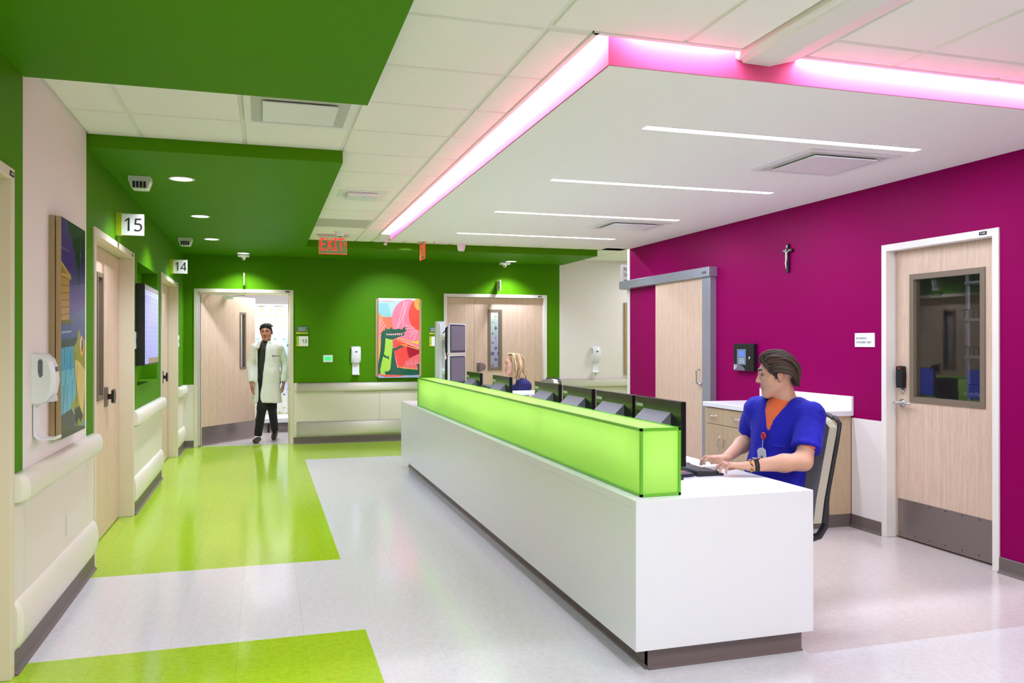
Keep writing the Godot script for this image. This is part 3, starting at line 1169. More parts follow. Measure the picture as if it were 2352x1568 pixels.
# ---------------------------------------------------------------- wall guards, bases
func rail(t: Node3D, w: String, a0: float, a1: float) -> void:
	var dir := wp(w, a1, 0, 0) - wp(w, a0, 0, 0)
	var o := wp(w, a0, 0, 0)
	var hand := [Vector2(0, 0.745), Vector2(0.045, 0.748), Vector2(0.058, 0.757), Vector2(0.065, 0.78), Vector2(0.066, 0.81), Vector2(0.062, 0.84), Vector2(0.052, 0.86), Vector2(0.035, 0.87), Vector2(0.0, 0.873)]
	var crash := [Vector2(0, 0.105), Vector2(0.022, 0.112), Vector2(0.034, 0.14), Vector2(0.04, 0.19), Vector2(0.04, 0.23), Vector2(0.034, 0.28), Vector2(0.02, 0.31), Vector2(0.0, 0.32)]
	for k in 2:
		var prof: Array = [hand, crash][k]
		var st := mb()
		prism(st, prof, o + dir.normalized() * 0.03, wn(w), Vector3.UP, dir - dir.normalized() * 0.06, true)
		# rounded ends
		for e in [0.0, 1.0]:
			var s: float = 1.0 if e == 0.0 else -1.0
			var q: Vector3 = o + dir * e + dir.normalized() * s * 0.03
			var p0 := []
			var p1 := []
			for p in prof:
				p0.append(q + wn(w) * p.x + Vector3.UP * p.y)
				p1.append(q + wn(w) * p.x * 0.55 + Vector3.UP * lerpf(p.y, (prof[0].y + prof[-1].y) * 0.5, 0.06) - dir.normalized() * s * 0.026)
			st.set_smooth_group(0)
			for i in prof.size() - 1:
				if s > 0:
					quad(st, p0[i], p0[i + 1], p1[i + 1], p1[i])
				else:
					quad(st, p0[i + 1], p0[i], p1[i], p1[i + 1])
			st.set_smooth_group(-1)
			for i in range(1, prof.size() - 1):
				tri(st, p1[0], p1[i], p1[i + 1])
		part(t, ["handrail", "crash_rail"][k], st, M.guard_vinyl)

func build_wall_guards() -> void:
	# [wall, runs, panel joints, rails?]
	var t := thing("trim_4", "cream handrail and crash rail below the frog picture", "wall guard", Vector3(LEFT_X, 0, -4.9), "", "structure")
	panels(t, "left", [-5.8, -5.585, -4.2, -4.03])
	rail(t, "left", -5.79, -4.035)
	t = thing("trim_5", "cream handrail and crash rail below the wall screen", "wall guard", Vector3(LEFT_X, 0, -8.4), "", "structure")
	panels(t, "left", [-9.42, -7.49])
	rail(t, "left", -9.415, -7.495)
	t = thing("trim_6", "cream wall guard in the far left corner", "wall guard", Vector3(LEFT_X, 0, -11.6), "", "structure")
	panels(t, "left", [-12.05, -11.17])
	rail(t, "left", -12.0, -11.175)
	panels(t, "back", [-1.045, -0.916])
	t = thing("trim_7", "cream handrail and crash rail below the crocodile picture", "wall guard", Vector3(1.5, 0, BACK_Z), "", "structure")
	panels(t, "back", [0.41, 1.63, 2.589])
	rail(t, "back", 0.43, 2.58)
	t = thing("trim_8", "pale wall guard on the white wall past the double door", "wall guard", Vector3(6, 0, BACK_Z), "", "structure")
	panels(t, "back", [4.229, 6.1, 7.95])
	rail(t, "back", 4.27, 7.9)
	var runs := {"left": [[-5.8, -4.03], [-9.42, -7.49], [-12.05, -11.17], [-2.35, 3.45]], "back": [[-1.045, -0.916], [0.41, 2.589], [4.229, 7.95]], "right": [[-5.4, -5.068], [-4.044, 3.45]]}
	for w in runs:
		var b := thing("baseboard_" + w, "taupe rubber base along the %s wall" % {"left": "left corridor", "back": "far green", "right": "magenta"}[w], "baseboard", wp(w, runs[w][0][0], 0, 0), "", "structure")
		for r in runs[w]:
			var st := mb()
			prism(st, [Vector2(0, 0), Vector2(0.026, 0.0), Vector2(0.024, 0.005), Vector2(0.014, 0.012), Vector2(0.01, 0.024), Vector2(0.009, 0.096), Vector2(0.006, 0.1), Vector2(0, 0.1)], wp(w, r[0], 0, 0), wn(w), Vector3.UP, wp(w, r[1], 0, 0) - wp(w, r[0], 0, 0))
			part(b, "rubber_base", st, M.rubber_base)

func panels(t: Node3D, w: String, cuts: Array) -> void:
	for i in cuts.size() - 1:
		var st := mb()
		wbox(st, w, cuts[i] + (0.0015 if i > 0 else 0.0), cuts[i + 1] - (0.0015 if i < cuts.size() - 2 else 0.0), 0.095, 0.868, 0.0, 0.006)
		part(t, "wall_panel", st, M.panel_vinyl)

# ---------------------------------------------------------------- doors
# hollow metal frame round an opening h = [a0, a1, y0, y1]
func door_frame(t: Node3D, w: String, h: Array, deep: float, stop: float, m: Material) -> void:
	var f := 0.05
	var st := mb()
	wbox(st, w, h[0], h[0] + f, 0, h[3], -deep, 0.012, 0.003)
	wbox(st, w, h[1] - f, h[1], 0, h[3], -deep, 0.012, 0.003)
	wbox(st, w, h[0] + f - 0.001, h[1] - f + 0.001, h[3] - f, h[3], -deep, 0.0115, 0.003)
	part(t, "frame", st, m)
	st = mb()
	wbox(st, w, h[0] + f, h[0] + f + 0.016, 0, h[3] - f, stop - 0.05, stop, 0.002)
	wbox(st, w, h[1] - f - 0.016, h[1] - f, 0, h[3] - f, stop - 0.05, stop, 0.002)
	wbox(st, w, h[0] + f, h[1] - f, h[3] - f - 0.016, h[3] - f, stop - 0.05, stop, 0.002)
	part(t, "door_stop", st, m)

func number_plate(t: Node3D, w: String, a: float, y: float, words: String) -> void:
	var st := mb()
	wbox(st, w, a - 0.028, a + 0.028, y - 0.011, y + 0.011, 0.012, 0.0145)
	var p := part(t, "number_plate", st, M.ink)
	text(p, "lettering", words, wp(w, a, y, 0.015), wr(w), Vector3.UP, 0.01, M.sign_white, 0.001)

# leaf with a vision panel hole; returns the leaf
func leaf(t: Node3D, w: String, a0: float, a1: float, y0: float, y1: float, n: float, win: Array, m: Material) -> MeshInstance3D:
	var st := mb()
	walled(st, w, a0, a1, y0, y1, n - 0.044, n, [win] if win.size() else [])
	var l := part(t, "leaf", st, m)
	if win.size():
		st = mb()
		var f: float = win[4]
		walled(st, w, win[0] - 0.004, win[1] + 0.004, win[2] - 0.004, win[3] + 0.004, n - 0.05, n + 0.008, [[win[0] + f, win[1] - f, win[2] + f, win[3] - f]])
		part(l, "window_frame", st, M.bronze_frame)
		st = mb()
		wbox(st, w, win[0] + f, win[1] - f, win[2] + f, win[3] - f, n - 0.026, n - 0.02)
		part(l, "pane", st, M.glass)
	return l

# push pull paddle: plate and a rounded paddle that points along s
func paddle(l: Node3D, w: String, a: float, y: float, n: float, s: float, m: Material) -> void:
	var st := mb()
	wbox(st, w, a - 0.03, a + 0.03, y - 0.075, y + 0.075, n, n + 0.02, 0.004)
	part(l, "handle_plate", st, M.steel)
	st = mb()
	var A := wp(w, a + s, 0, 0) - wp(w, a, 0, 0)
	A = A.normalized()
	var pts := [Vector2(-0.01, -0.045)]
	for k in 13:
		var th := -PI / 2 + PI * k / 12
		pts.append(Vector2(0.045 + 0.05 * cos(th), 0.055 * sin(th)))
	pts.append(Vector2(-0.01, 0.045))
	prism(st, pts, wp(w, a, y, n + 0.045), A, Vector3.UP, wn(w) * 0.018)
	box(st, wp(w, a - 0.012, y - 0.02, n + 0.015), wp(w, a + 0.012, y + 0.02, n + 0.05))
	part(l, "handle", st, m)

func build_doors() -> void:
	var st: SurfaceTool
	# 15 and 14: pairs of unequal leaves set back in the left wall
	for d in [[D15, -6.9, "maple double door of room 15 nearest the frog picture", "door_1"], [D14, -10.52, "maple double door of room 14 in the left wall beyond the screen", "door_2"]]:
		var h: Array = d[0]
		var t := thing(d[3], d[2], "door", wp("left", (h[0] + h[1]) / 2, 0, 0), "", "structure")
		door_frame(t, "left", h, 0.16, -0.145, M.frame_paint)
		var s: float = d[1]
		var l := leaf(t, "left", s + 0.002, h[1] - 0.052, 0.01, h[3] - 0.053, -0.1, [s + 0.18, s + 0.41, 1.03, 1.955, 0.028], M.wood)
		paddle(l, "left", s + 0.09, 1.04, -0.1, -1.0, M.dark_handle)
		leaf(t, "left", h[0] + 0.052, s - 0.002, 0.01, h[3] - 0.053, -0.1, [], M.wood)
		number_plate(t, "left", h[0] + 0.12, h[3] - 0.027, "111")
		st = mb()
		wbox(st, "left", h[0], h[1], 0, h[3], -0.22, -0.16)
		part(t, "backing", st, M.white_paint)
	var t := thing("door_3", "cream door frame and maple leaf at the left edge of the picture", "door", wp("left", -3.2, 0, 0), "", "structure")
	door_frame(t, "left", D16, 0.16, -0.145, M.frame_paint)
	leaf(t, "left", -3.978, -2.402, 0.01, 2.147, -0.1, [], M.wood)
	number_plate(t, "left", -3.985, 2.172, "11117")
	st = mb()
	wbox(st, "left", D16[0], D16[1], 0, D16[3], -0.22, -0.16)
	part(t, "backing", st, M.white_paint)

	# 13: stands open into the exam room
	t = thing("door_4", "maple door of room 13 standing open behind the doctor", "door", wp("back", -0.25, 0, 0), "", "structure")
	door_frame(t, "back", D13, 0.16, -0.2, M.frame_paint)
	number_plate(t, "back", 0.33, 2.168, "11109")
	var hinge := Vector3(-0.845, 0, BACK_Z - 0.1)
	var free := Vector3(-0.135, 0, BACK_Z - 1.02)
	var R := (free - hinge).normalized()
	var wid := (free - hinge).length()
	var N := R.cross(Vector3.UP) * -1.0
	if N.z < 0:
		N = -N
	var put := func(stt: SurfaceTool, u0: float, u1: float, y0: float, y1: float, n0: float, n1: float) -> void:
		var c := [] 
		for q in [[u0, y0], [u1, y0], [u1, y1], [u0, y1]]:
			c.append(Vector2(q[0], q[1]))
		prism(stt, c, hinge + N * n0, R, Vector3.UP, N * (n1 - n0))
	st = mb()
	var wl := 0.7 * wid
	var wr_ := 0.81 * wid
	put.call(st, 0.0, wl, 0.01, 2.12, -0.022, 0.022)
	put.call(st, wr_, wid, 0.01, 2.12, -0.022, 0.022)
	put.call(st, wl, wr_, 0.01, 1.06, -0.022, 0.022)
	put.call(st, wl, wr_, 1.89, 2.12, -0.022, 0.022)
	var l := part(t, "leaf", st, M.wood)
	st = mb()
	put.call(st, wl - 0.005, wl + 0.022, 1.055, 1.895, -0.028, 0.028)
	put.call(st, wr_ - 0.022, wr_ + 0.005, 1.055, 1.895, -0.028, 0.028)
	put.call(st, wl, wr_, 1.055, 1.085, -0.0275, 0.0275)
	put.call(st, wl, wr_, 1.865, 1.895, -0.0275, 0.0275)
	part(l, "window_frame", st, M.bronze_frame)
	st = mb()
	put.call(st, wl + 0.02, wr_ - 0.02, 1.08, 1.87, -0.003, 0.003)
	part(l, "pane", st, M.glass)
	st = mb()
	put.call(st, 0.012, wid - 0.01, 0.015, 0.27, 0.022, 0.0245)
	part(l, "kick_plate", st, M.steel)
	st = mb()
	box(st, Vector3(-0.864, 0.02, BACK_Z - 0.16), Vector3(-0.842, 2.13, BACK_Z - 0.02))
	part(t, "hinge", st, M.aluminium)
	st = mb()
	var arm0 := hinge + R * 0.5 + Vector3(0, 2.1, 0) + N * 0.03
	box(st, arm0 + Vector3(-0.1, -0.03, -0.03), arm0 + Vector3(0.1, 0.03, 0.03))
	tube(st, [arm0, Vector3(-0.25, 2.11, BACK_Z - 0.05)], 0.009, 6)
	part(t, "door_closer", st, M.white_plastic)
	st = mb()
	box(st, Vector3(D13[0], 0.0, BACK_Z - 0.15), Vector3(D13[1], 0.004, BACK_Z - 0.1))
	part(t, "threshold", st, M.aluminium)

	# 12: closed pair
	t = thing("door_5", "closed maple double door of room 12 with a narrow window", "door", wp("back", 3.4, 0, 0), "", "structure")
	door_frame(t, "back", D12, 0.16, -0.11, M.frame_light)
	number_plate(t, "back", 4.11, 2.16, "11108")
	leaf(t, "back", 2.641, 3.072, 0.01, 2.131, -0.06, [], M.wood)
	l = leaf(t, "back", 3.076, 4.177, 0.01, 2.131, -0.06, [3.295, 3.515, 1.025, 1.95, 0.042], M.wood)
	paddle(l, "back", 3.15, 1.075, -0.06, 1.0, M.steel)

	# glazed door in the magenta wall
	t = thing("door_6", "glazed maple door with steel kick plate in the magenta wall", "door", wp("right", -4.55, 0, 0), "", "structure")
	door_frame(t, "right", DR, 0.16, -0.12, M.frame_light)
	number_plate(t, "right", -4.16, 2.152, "11106")
	l = leaf(t, "right", -5.01, -4.1, 0.016, 2.124, -0.075, [-4.87, -4.225, 1.02, 1.94, 0.035], M.wood)
	st = mb()
	wbox(st, "right", -4.995, -4.112, 0.019, 0.295, -0.075, -0.0725)
	var kp := part(l, "kick_plate", st, M.steel)
	st = mb()
	for k in 7:
		for y in [0.045, 0.28]:
			lathe(st, [Vector2(0.006, 0), Vector2(0.004, 0.0015), Vector2(0, 0.002)], wp("right", -4.97 + k * 0.14, y, -0.0726), Basis(Vector3.BACK, PI / 2), 8)
	part(kp, "screws", st, M.charcoal)
	st = mb()
	prism(st, [Vector2(-0.03, -0.075), Vector2(0.03, -0.075), Vector2(0.034, 0.0), Vector2(0.03, 0.08), Vector2(0.015, 0.086), Vector2(-0.015, 0.086), Vector2(-0.03, 0.08), Vector2(-0.034, 0)], wp("right", -4.945, 1.19, -0.075), Vector3.BACK, Vector3.UP, Vector3(-0.035, 0, 0))
	var reader := part(l, "card_reader", st, M.black_plastic)
	st = mb()
	wbox(st, "right", -4.955, -4.937, 1.258, 1.263, -0.04, -0.0385)
	part(reader, "indicator", st, M.led_red)
	st = mb()
	lathe(st, [Vector2(0.018, 0), Vector2(0.018, 0.012), Vector2(0.013, 0.016), Vector2(0.006, 0.017), Vector2(0, 0.014)], wp("right", -4.945, 1.09, -0.075), Basis(Vector3.BACK, PI / 2), 20)
	part(l, "lock_cylinder", st, M.chrome)
	st = mb()
	lathe(st, [Vector2(0.028, 0), Vector2(0.028, 0.01), Vector2(0.014, 0.014), Vector2(0.012, 0.05), Vector2(0, 0.05)], wp("right", -4.945, 1.005, -0.075), Basis(Vector3.BACK, PI / 2), 20)
	tube(st, [wp("right", -4.985, 1.005, -0.028), wp("right", -4.945, 1.005, -0.026), wp("right", -4.88, 1.005, -0.027), wp("right", -4.835, 1.003, -0.038)], [0.01, 0.012, 0.01, 0.009], 10)
	part(l, "lever", st, M.chrome)

	# sliding door on the magenta wall
	t = thing("door_7", "maple sliding door hung from a grey track on the magenta wall", "door", wp("right", -8.1, 0, 0), "", "structure")
	st = mb()
	wbox(st, "right", -8.667, -7.58, 0.015, 2.16, 0.015, 0.06, 0.003)
	l = part(t, "leaf", st, M.wood)
	st = mb()
	wbox(st, "right", -9.6, -7.4, 2.125, 2.225, 0.0, 0.1, 0.004)
	var hd := part(t, "track_cover", st, M.satin_metal)
	st = mb()
	wbox(st, "right", -7.53, -7.46, 2.16, 2.18, 0.1, 0.102)
	var np := part(hd, "number_plate", st, M.ink)
	text(np, "lettering", "11107", wp("right", -7.495, 2.17, 0.1025), wr("right"), Vector3.UP, 0.009, M.sign_white, 0.001)
	st = mb()
	wbox(st, "right", -7.58, -7.42, 0.0, 2.125, 0.0, 0.075, 0.003)
	part(t, "jamb_post", st, M.satin_metal)
	st = mb()
	tube(st, [wp("right", -7.64, 1.02, 0.06), wp("right", -7.64, 1.02, 0.1), wp("right", -7.64, 1.03, 0.105), wp("right", -7.64, 1.155, 0.105), wp("right", -7.64, 1.165, 0.1), wp("right", -7.64, 1.165, 0.06)], 0.008, 8)
	part(l, "pull_handle", st, M.chrome)
	st = mb()
	lathe(st, [Vector2(0.024, 0), Vector2(0.024, 0.01), Vector2(0.02, 0.03), Vector2(0.012, 0.034), Vector2(0, 0.034)], wp("right", -7.625, 1.015, 0.06), Basis(Vector3.BACK, PI / 2), 16)
	part(l, "lock", st, M.chrome)

# ---------------------------------------------------------------- lamps
func build_canopy_lights() -> void:
	var names := ["linear lamp in the canopy nearest the camera", "second linear lamp in the canopy from the camera", "third linear lamp in the canopy from the camera", "linear lamp in the canopy farthest from the camera"]
	for i in 4:
		var z := -4.09 - 1.512 * i
		var t := thing("linear_light", "white recessed " + names[i], "ceiling light", Vector3(2.93, SLAB, z), "linear lamps in the canopy")
		var st := mb()
		prism(st, [Vector2(2.01, -0.034), Vector2(3.85, -0.034), Vector2(3.85, 0.034), Vector2(2.01, 0.034)], Vector3(0, SLAB - 0.002, z), Vector3.RIGHT, Vector3.BACK, Vector3(0, 0.004, 0))
		part(t, "diffuser", st, M.lamp_white)
		st = mb()
		for s in [-1.0, 1.0]:
			box(st, Vector3(2.005, SLAB - 0.003, z + s * 0.034), Vector3(3.855, SLAB + 0.001, z + s * 0.038))
		part(t, "trim", st, M.canopy_white)
		area(t, Vector3(2.93, SLAB - 0.006, z), Vector3.DOWN, Vector2(1.84, 0.066), CANOPY_E, WHITE)

func build_cove() -> void:
	# [label, from, to, towards]
	var runs := [
		["long cove strip lamp in the slot left of the canopy", Vector3(1.336, 2.82, -9.75), Vector3(1.336, 2.82, -3.3), Vector3(0.8, -0.6, 0), 1.0],
		["short cove strip lamp in the slot before the canopy left of the beam", Vector3(1.5, 2.84, -3.176), Vector3(2.02, 2.84, -3.176), Vector3(0, -0.6, -0.8), 2.2],
		["cove strip lamp in the slot before the canopy right of the beam", Vector3(2.36, 2.82, -3.176), Vector3(4.4, 2.82, -3.176), Vector3(0, -0.6, -0.8), 2.8],
		["cove strip lamp in the slot behind the canopy", Vector3(1.5, 2.82, -9.83), Vector3(4.4, 2.82, -9.83), Vector3(0, -0.6, 0.8), 0.4],
	]
	for r in runs:
		var a: Vector3 = r[1]
		var b: Vector3 = r[2]
		var mid := (a + b) / 2
		var t := thing("cove_light", "white " + r[0], "cove light", mid, "strip lamps in the canopy slot")
		var st := mb()
		var flat := Vector3(r[3].x, 0, r[3].z).normalized()
		box(st, a - Vector3.UP * 0.014 - flat * 0.006, b + Vector3.UP * 0.014 + flat * 0.004)
		part(t, "lens", st, M.cove_lamp)
		var length := (b - a).length()
		var l := area(t, mid + flat * 0.007, r[3], Vector2(length, 0.028), COVE_E * r[4] * length / 6.0, WHITE)
		var z: Vector3 = -r[3].normalized()
		var x := (b - a).normalized()
		l.basis = Basis(x, z.cross(x), z)

func build_downlights() -> void:
	var spots := [[-0.579, -6.504, "first downlight from the camera in the green soffit"], [-0.579, -8.38, "second downlight from the camera in the green soffit"], [-0.579, -10.2, "third downlight from the camera in the green soffit"], [-0.26, -11.69, "downlight above the open door of room 13"], [3.546, -11.72, "downlight above the double door of room 12"], [-0.579, -2.3, "fill downlight added out of view in the near green soffit"]]  # the near soffit one is unseen, added to brighten the left side
	for s in spots:
		var o := Vector3(s[0], SOFFIT, s[1])
		var t := thing("downlight", "round white " + s[2], "downlight", o, "downlights in the green soffit")
		var st := mb()
		lathe(st, [Vector2(0.072, 0.0), Vector2(0.09, 0.0), Vector2(0.094, -0.003), Vector2(0.09, -0.006), Vector2(0.076, -0.006), Vector2(0.072, 0.0)], o, Basis.IDENTITY, 28)
		part(t, "trim_ring", st, M.white_plastic)
		st = mb()
		lathe(st, [Vector2(0, -0.003), Vector2(0.073, -0.003), Vector2(0.073, 0.0)], o, Basis.IDENTITY, 28)
		part(t, "lamp_disc", st, M.can_lamp)
		var l := SpotLight3D.new()
		l.name = "light"
		l.spot_angle = 62.0
		l.spot_angle_attenuation = 0.7
		l.spot_range = 12.0
		l.light_energy = CAN_E
		l.light_size = 0.06
		l.light_color = WHITE
		l.shadow_enabled = true
		t.add_child(l)
		l.position = Vector3(0, -0.012, 0)
		l.rotation_degrees = Vector3(-90, 0, 0)
	# accent lamp in the tiles behind the canopy, aimed at the crocodile picture
	var o := Vector3(1.8, CEIL - 0.006, -10.2)
	var t := thing("accent_light", "small white accent lamp behind the canopy aimed at the crocodile picture", "downlight", o)
	var st := mb()
	var tilt := Basis(Vector3.RIGHT, 0.9)
	lathe(st, [Vector2(0.05, 0.0), Vector2(0.06, 0.0), Vector2(0.062, -0.004), Vector2(0.05, -0.004)], o, Basis.IDENTITY, 24)
	part(t, "trim_ring", st, M.white_plastic)
	st = mb()
	lathe(st, [Vector2(0, -0.004), Vector2(0.05, -0.004), Vector2(0.05, 0.0)], o, Basis.IDENTITY, 24)
	part(t, "lamp_disc", st, M.can_lamp)
	var sp := SpotLight3D.new()
	sp.name = "light"
	sp.spot_angle = 26.0
	sp.spot_angle_attenuation = 0.8
	sp.spot_range = 12.0
	sp.light_energy = 5.0
	sp.light_size = 0.04
	sp.light_color = WHITE
	sp.shadow_enabled = true
	t.add_child(sp)
	sp.position = Vector3(0, -0.014, 0)
	sp.basis = Basis.looking_at(Vector3(-0.05, -1.1, -1.85), Vector3.UP)

func build_troffers() -> void:
	var spots := [[1.43, -0.6, "lay-in ceiling lamp overhead just left of the beam"], [3.14, -0.9, "lay-in ceiling lamp overhead right of the beam"], [1.43, 1.9, "lay-in ceiling lamp behind the camera on the left"], [3.14, 1.9, "lay-in ceiling lamp behind the camera on the right"], [6.4, -10.9, "lay-in ceiling lamp in the side corridor"], [-0.35, -0.55, "lay-in fill lamp added out of view at the left wall"]]  # the left wall one is an unseen extra, added to lift the dark bay
	for s in spots:
		var o := Vector3(s[0], CEIL - 0.006, s[1])
		var t := thing("lay_in_light", "white rectangular " + s[2], "ceiling light", o, "lay-in ceiling lamps")
		var st := mb()
		box(st, o + Vector3(-0.27, -0.006, -0.57), o + Vector3(0.27, -0.001, 0.57))
		part(t, "diffuser", st, M.lamp_white)
		st = mb()
		for k in [-1.0, 1.0]:
			box(st, o + Vector3(k * 0.27, -0.008, -0.6), o + Vector3(k * 0.3, 0, 0.6))
			box(st, o + Vector3(-0.27, -0.008, k * 0.57), o + Vector3(0.27, 0, k * 0.6))
		part(t, "frame", st, M.white_plastic)
		area(t, o - Vector3(0, 0.011, 0), Vector3.DOWN, Vector2(0.54, 1.14), TROFFER_E, WHITE)

# ---------------------------------------------------------------- reception desk
const DX0 := 1.553
const DX1 := 2.463
const DZ0 := -9.6
const DZ1 := -3.255
const DH := 0.76

func build_desk() -> void:
	var t := thing("reception_desk", "long white solid-surface reception desk on a taupe plinth", "desk", Vector3(2.0, 0, -6.4))
	var st := mb()
	cbox(st, Vector3(DX0, 0.1, DZ1 - 0.04), Vector3(DX1, DH, DZ1), 0.002)
	part(t, "end_panel", st, M.solid_surface)
	st = mb()
	cbox(st, Vector3(DX0, DH - 0.04, DZ0), Vector3(DX1, DH, DZ1 - 0.0395), 0.002)
	part(t, "worktop", st, M.solid_surface)
	st = mb()
	cbox(st, Vector3(DX0, 0.1, DZ0), Vector3(DX0 + 0.04, DH - 0.0395, DZ1 - 0.0395), 0.002)
	part(t, "front_panel", st, M.solid_surface)
	st = mb()
	cbox(st, Vector3(DX0 + 0.04, 0.1, DZ0), Vector3(DX1, DH - 0.04, DZ0 + 0.04), 0.002)
	part(t, "end_panel", st, M.solid_surface)
	st = mb()
	prism(st, [Vector2(-0.012, 0), Vector2(-0.01, 0.006), Vector2(0, 0.014), Vector2(0, 0.1), Vector2(0.03, 0.1), Vector2(0.03, 0)], Vector3(DX0 + 0.078, 0, DZ0 + 0.08), Vector3.RIGHT, Vector3.UP, Vector3(0, 0, DZ1 - DZ0 - 0.125))
	part(t, "plinth_front", st, M.kick_base)
	st = mb()
	prism(st, [Vector2(0.012, 0), Vector2(0.01, 0.006), Vector2(0, 0.014), Vector2(0, 0.1), Vector2(-0.03, 0.1), Vector2(-0.03, 0)], Vector3(DX0 + 0.078, 0, DZ1 - 0.045), Vector3.BACK, Vector3.UP, Vector3(2.43 - DX0 - 0.078, 0, 0))
	part(t, "plinth_end", st, M.kick_base)
	# glowing acrylic screen along the front edge
	t = thing("light_box", "glowing lime green acrylic light box along the desk front", "light box", Vector3(1.7, DH, -6))
	var x0 := 1.606
	var x1 := 1.806
	var z0 := -8.83
	var z1 := -3.318
	var y0 := DH + 0.001
	var y1 := 1.066
	var zj := -6.04
	var g := 0.0012
	for zz in [[z0, zj - g], [zj + g, z1]]:
		st = mb()
		quad(st, Vector3(x0 + 0.006, y0, zz[1]), Vector3(x0 + 0.006, y0, zz[0]), Vector3(x0 + 0.006, y1 - 0.006, zz[0]), Vector3(x0 + 0.006, y1 - 0.006, zz[1]))
		part(t, "front_sheet", st, M.acrylic_lime)
		st = mb()
		quad(st, Vector3(x0, y1 - 0.003, zz[0]), Vector3(x1, y1 - 0.003, zz[0]), Vector3(x1, y1 - 0.003, zz[1]), Vector3(x0, y1 - 0.003, zz[1]))
		part(t, "top_sheet", st, M.acrylic_lime)
		st = mb()
		quad(st, Vector3(x1 - 0.006, y0, zz[0]), Vector3(x1 - 0.006, y0, zz[1]), Vector3(x1 - 0.006, y1 - 0.006, zz[1]), Vector3(x1 - 0.006, y1 - 0.006, zz[0]))
		part(t, "back_sheet", st, M.acrylic_lime)
	for z in [z0 + 0.006, z1 - 0.006]:
		st = mb()
		quad(st, Vector3(x0 + 0.006, y0, z), Vector3(x0 + 0.006, y1 - 0.006, z), Vector3(x1 - 0.006, y1 - 0.006, z), Vector3(x1 - 0.006, y0, z))
		part(t, "end_sheet", st, M.acrylic_lime)
	# thick cut edges of the sheets
	st = mb()
	for z in [z0, z1 - 0.012]:
		box(st, Vector3(x0, y1 - 0.012, z), Vector3(x1, y1, z + 0.012))
		box(st, Vector3(x0, y0, z), Vector3(x1, y0 + 0.012, z + 0.012))
		for x in [x0, x1 - 0.012]:
			box(st, Vector3(x, y0, z), Vector3(x + 0.012, y1, z + 0.012))
	for x in [x0, x1 - 0.012]:
		box(st, Vector3(x, y1 - 0.012, z0), Vector3(x + 0.012, y1, z1))
		box(st, Vector3(x, y0, z0), Vector3(x + 0.012, y0 + 0.012, z1))
	part(t, "cut_edges", st, M.acrylic_edge)
	st = mb()
	box(st, Vector3(x0 + 0.02, y0, z0 + 0.02), Vector3(x1 - 0.02, y0 + 0.004, z1 - 0.02))
	part(t, "reflector", st, M.white_plastic)
	st = mb()
	box(st, Vector3(1.7, 0.93, z0 + 0.15), Vector3(1.712, 0.942, z1 - 0.15))
	part(t, "led_bar", st, M.led_bar)
	for k in 4:
		var zc := lerpf(z0 + 0.75, z1 - 0.75, k / 3.0)
		for s in [-1.0, 1.0]:
			area(t, Vector3(1.706 + s * 0.012, 0.936, zc), Vector3(s, 0, 0), Vector2(1.3, 0.02), BOX_E, Color(1.0, 1.0, 0.95))
		area(t, Vector3(1.706, 0.95, zc), Vector3(0, 1, 0), Vector2(0.02, 1.3), BOX_E * 1.8, Color(1.0, 1.0, 0.95))
	area(t, Vector3(1.706, 0.92, z1 - 0.12), Vector3(0, 0, 1), Vector2(0.08, 0.08), BOX_E * 0.2, Color(1.0, 1.0, 0.95))

const BOX_E := 0.022

# monitor seen from behind: own axes, back towards -x, base on the desk at y = 0
func make_monitor() -> Node3D:
	var t := thing("monitor", "-", "monitor", Vector3.ZERO, "computer monitors on the desk", "", true)
	var st := mb()
	cbox(st, Vector3(0.0, 0.09, -0.255), Vector3(0.028, 0.405, 0.255), 0.003)
	part(t, "case", st, M.monitor_back)
	st = mb()
	box(st, Vector3(0.028, 0.098, -0.249), Vector3(0.0295, 0.4, 0.249))
	part(t, "screen", st, M.screen_blue)
	st = mb()
	prism(st, [Vector2(0.0, 0.345), Vector2(-0.06, 0.288), Vector2(-0.06, 0.276), Vector2(0.0, 0.276)], Vector3(0, 0, -0.15), Vector3.RIGHT, Vector3.UP, Vector3(0, 0, 0.3))
	part(t, "cable_cover", st, M.grey_plastic)
	st = mb()
	cbox(st, Vector3(-0.02, 0.01, -0.03), Vector3(0.0, 0.16, 0.03), 0.004)
	cbox(st, Vector3(-0.06, 0.0, -0.1), Vector3(0.1, 0.012, 0.1), 0.005)
	part(t, "stand", st, M.charcoal)
	text(t, "lettering", "Lenovo", Vector3(-0.001, 0.362, -0.2), Vector3.BACK, Vector3.UP, 0.021, M.logo_pale, 0.002, 0.9)
	return t

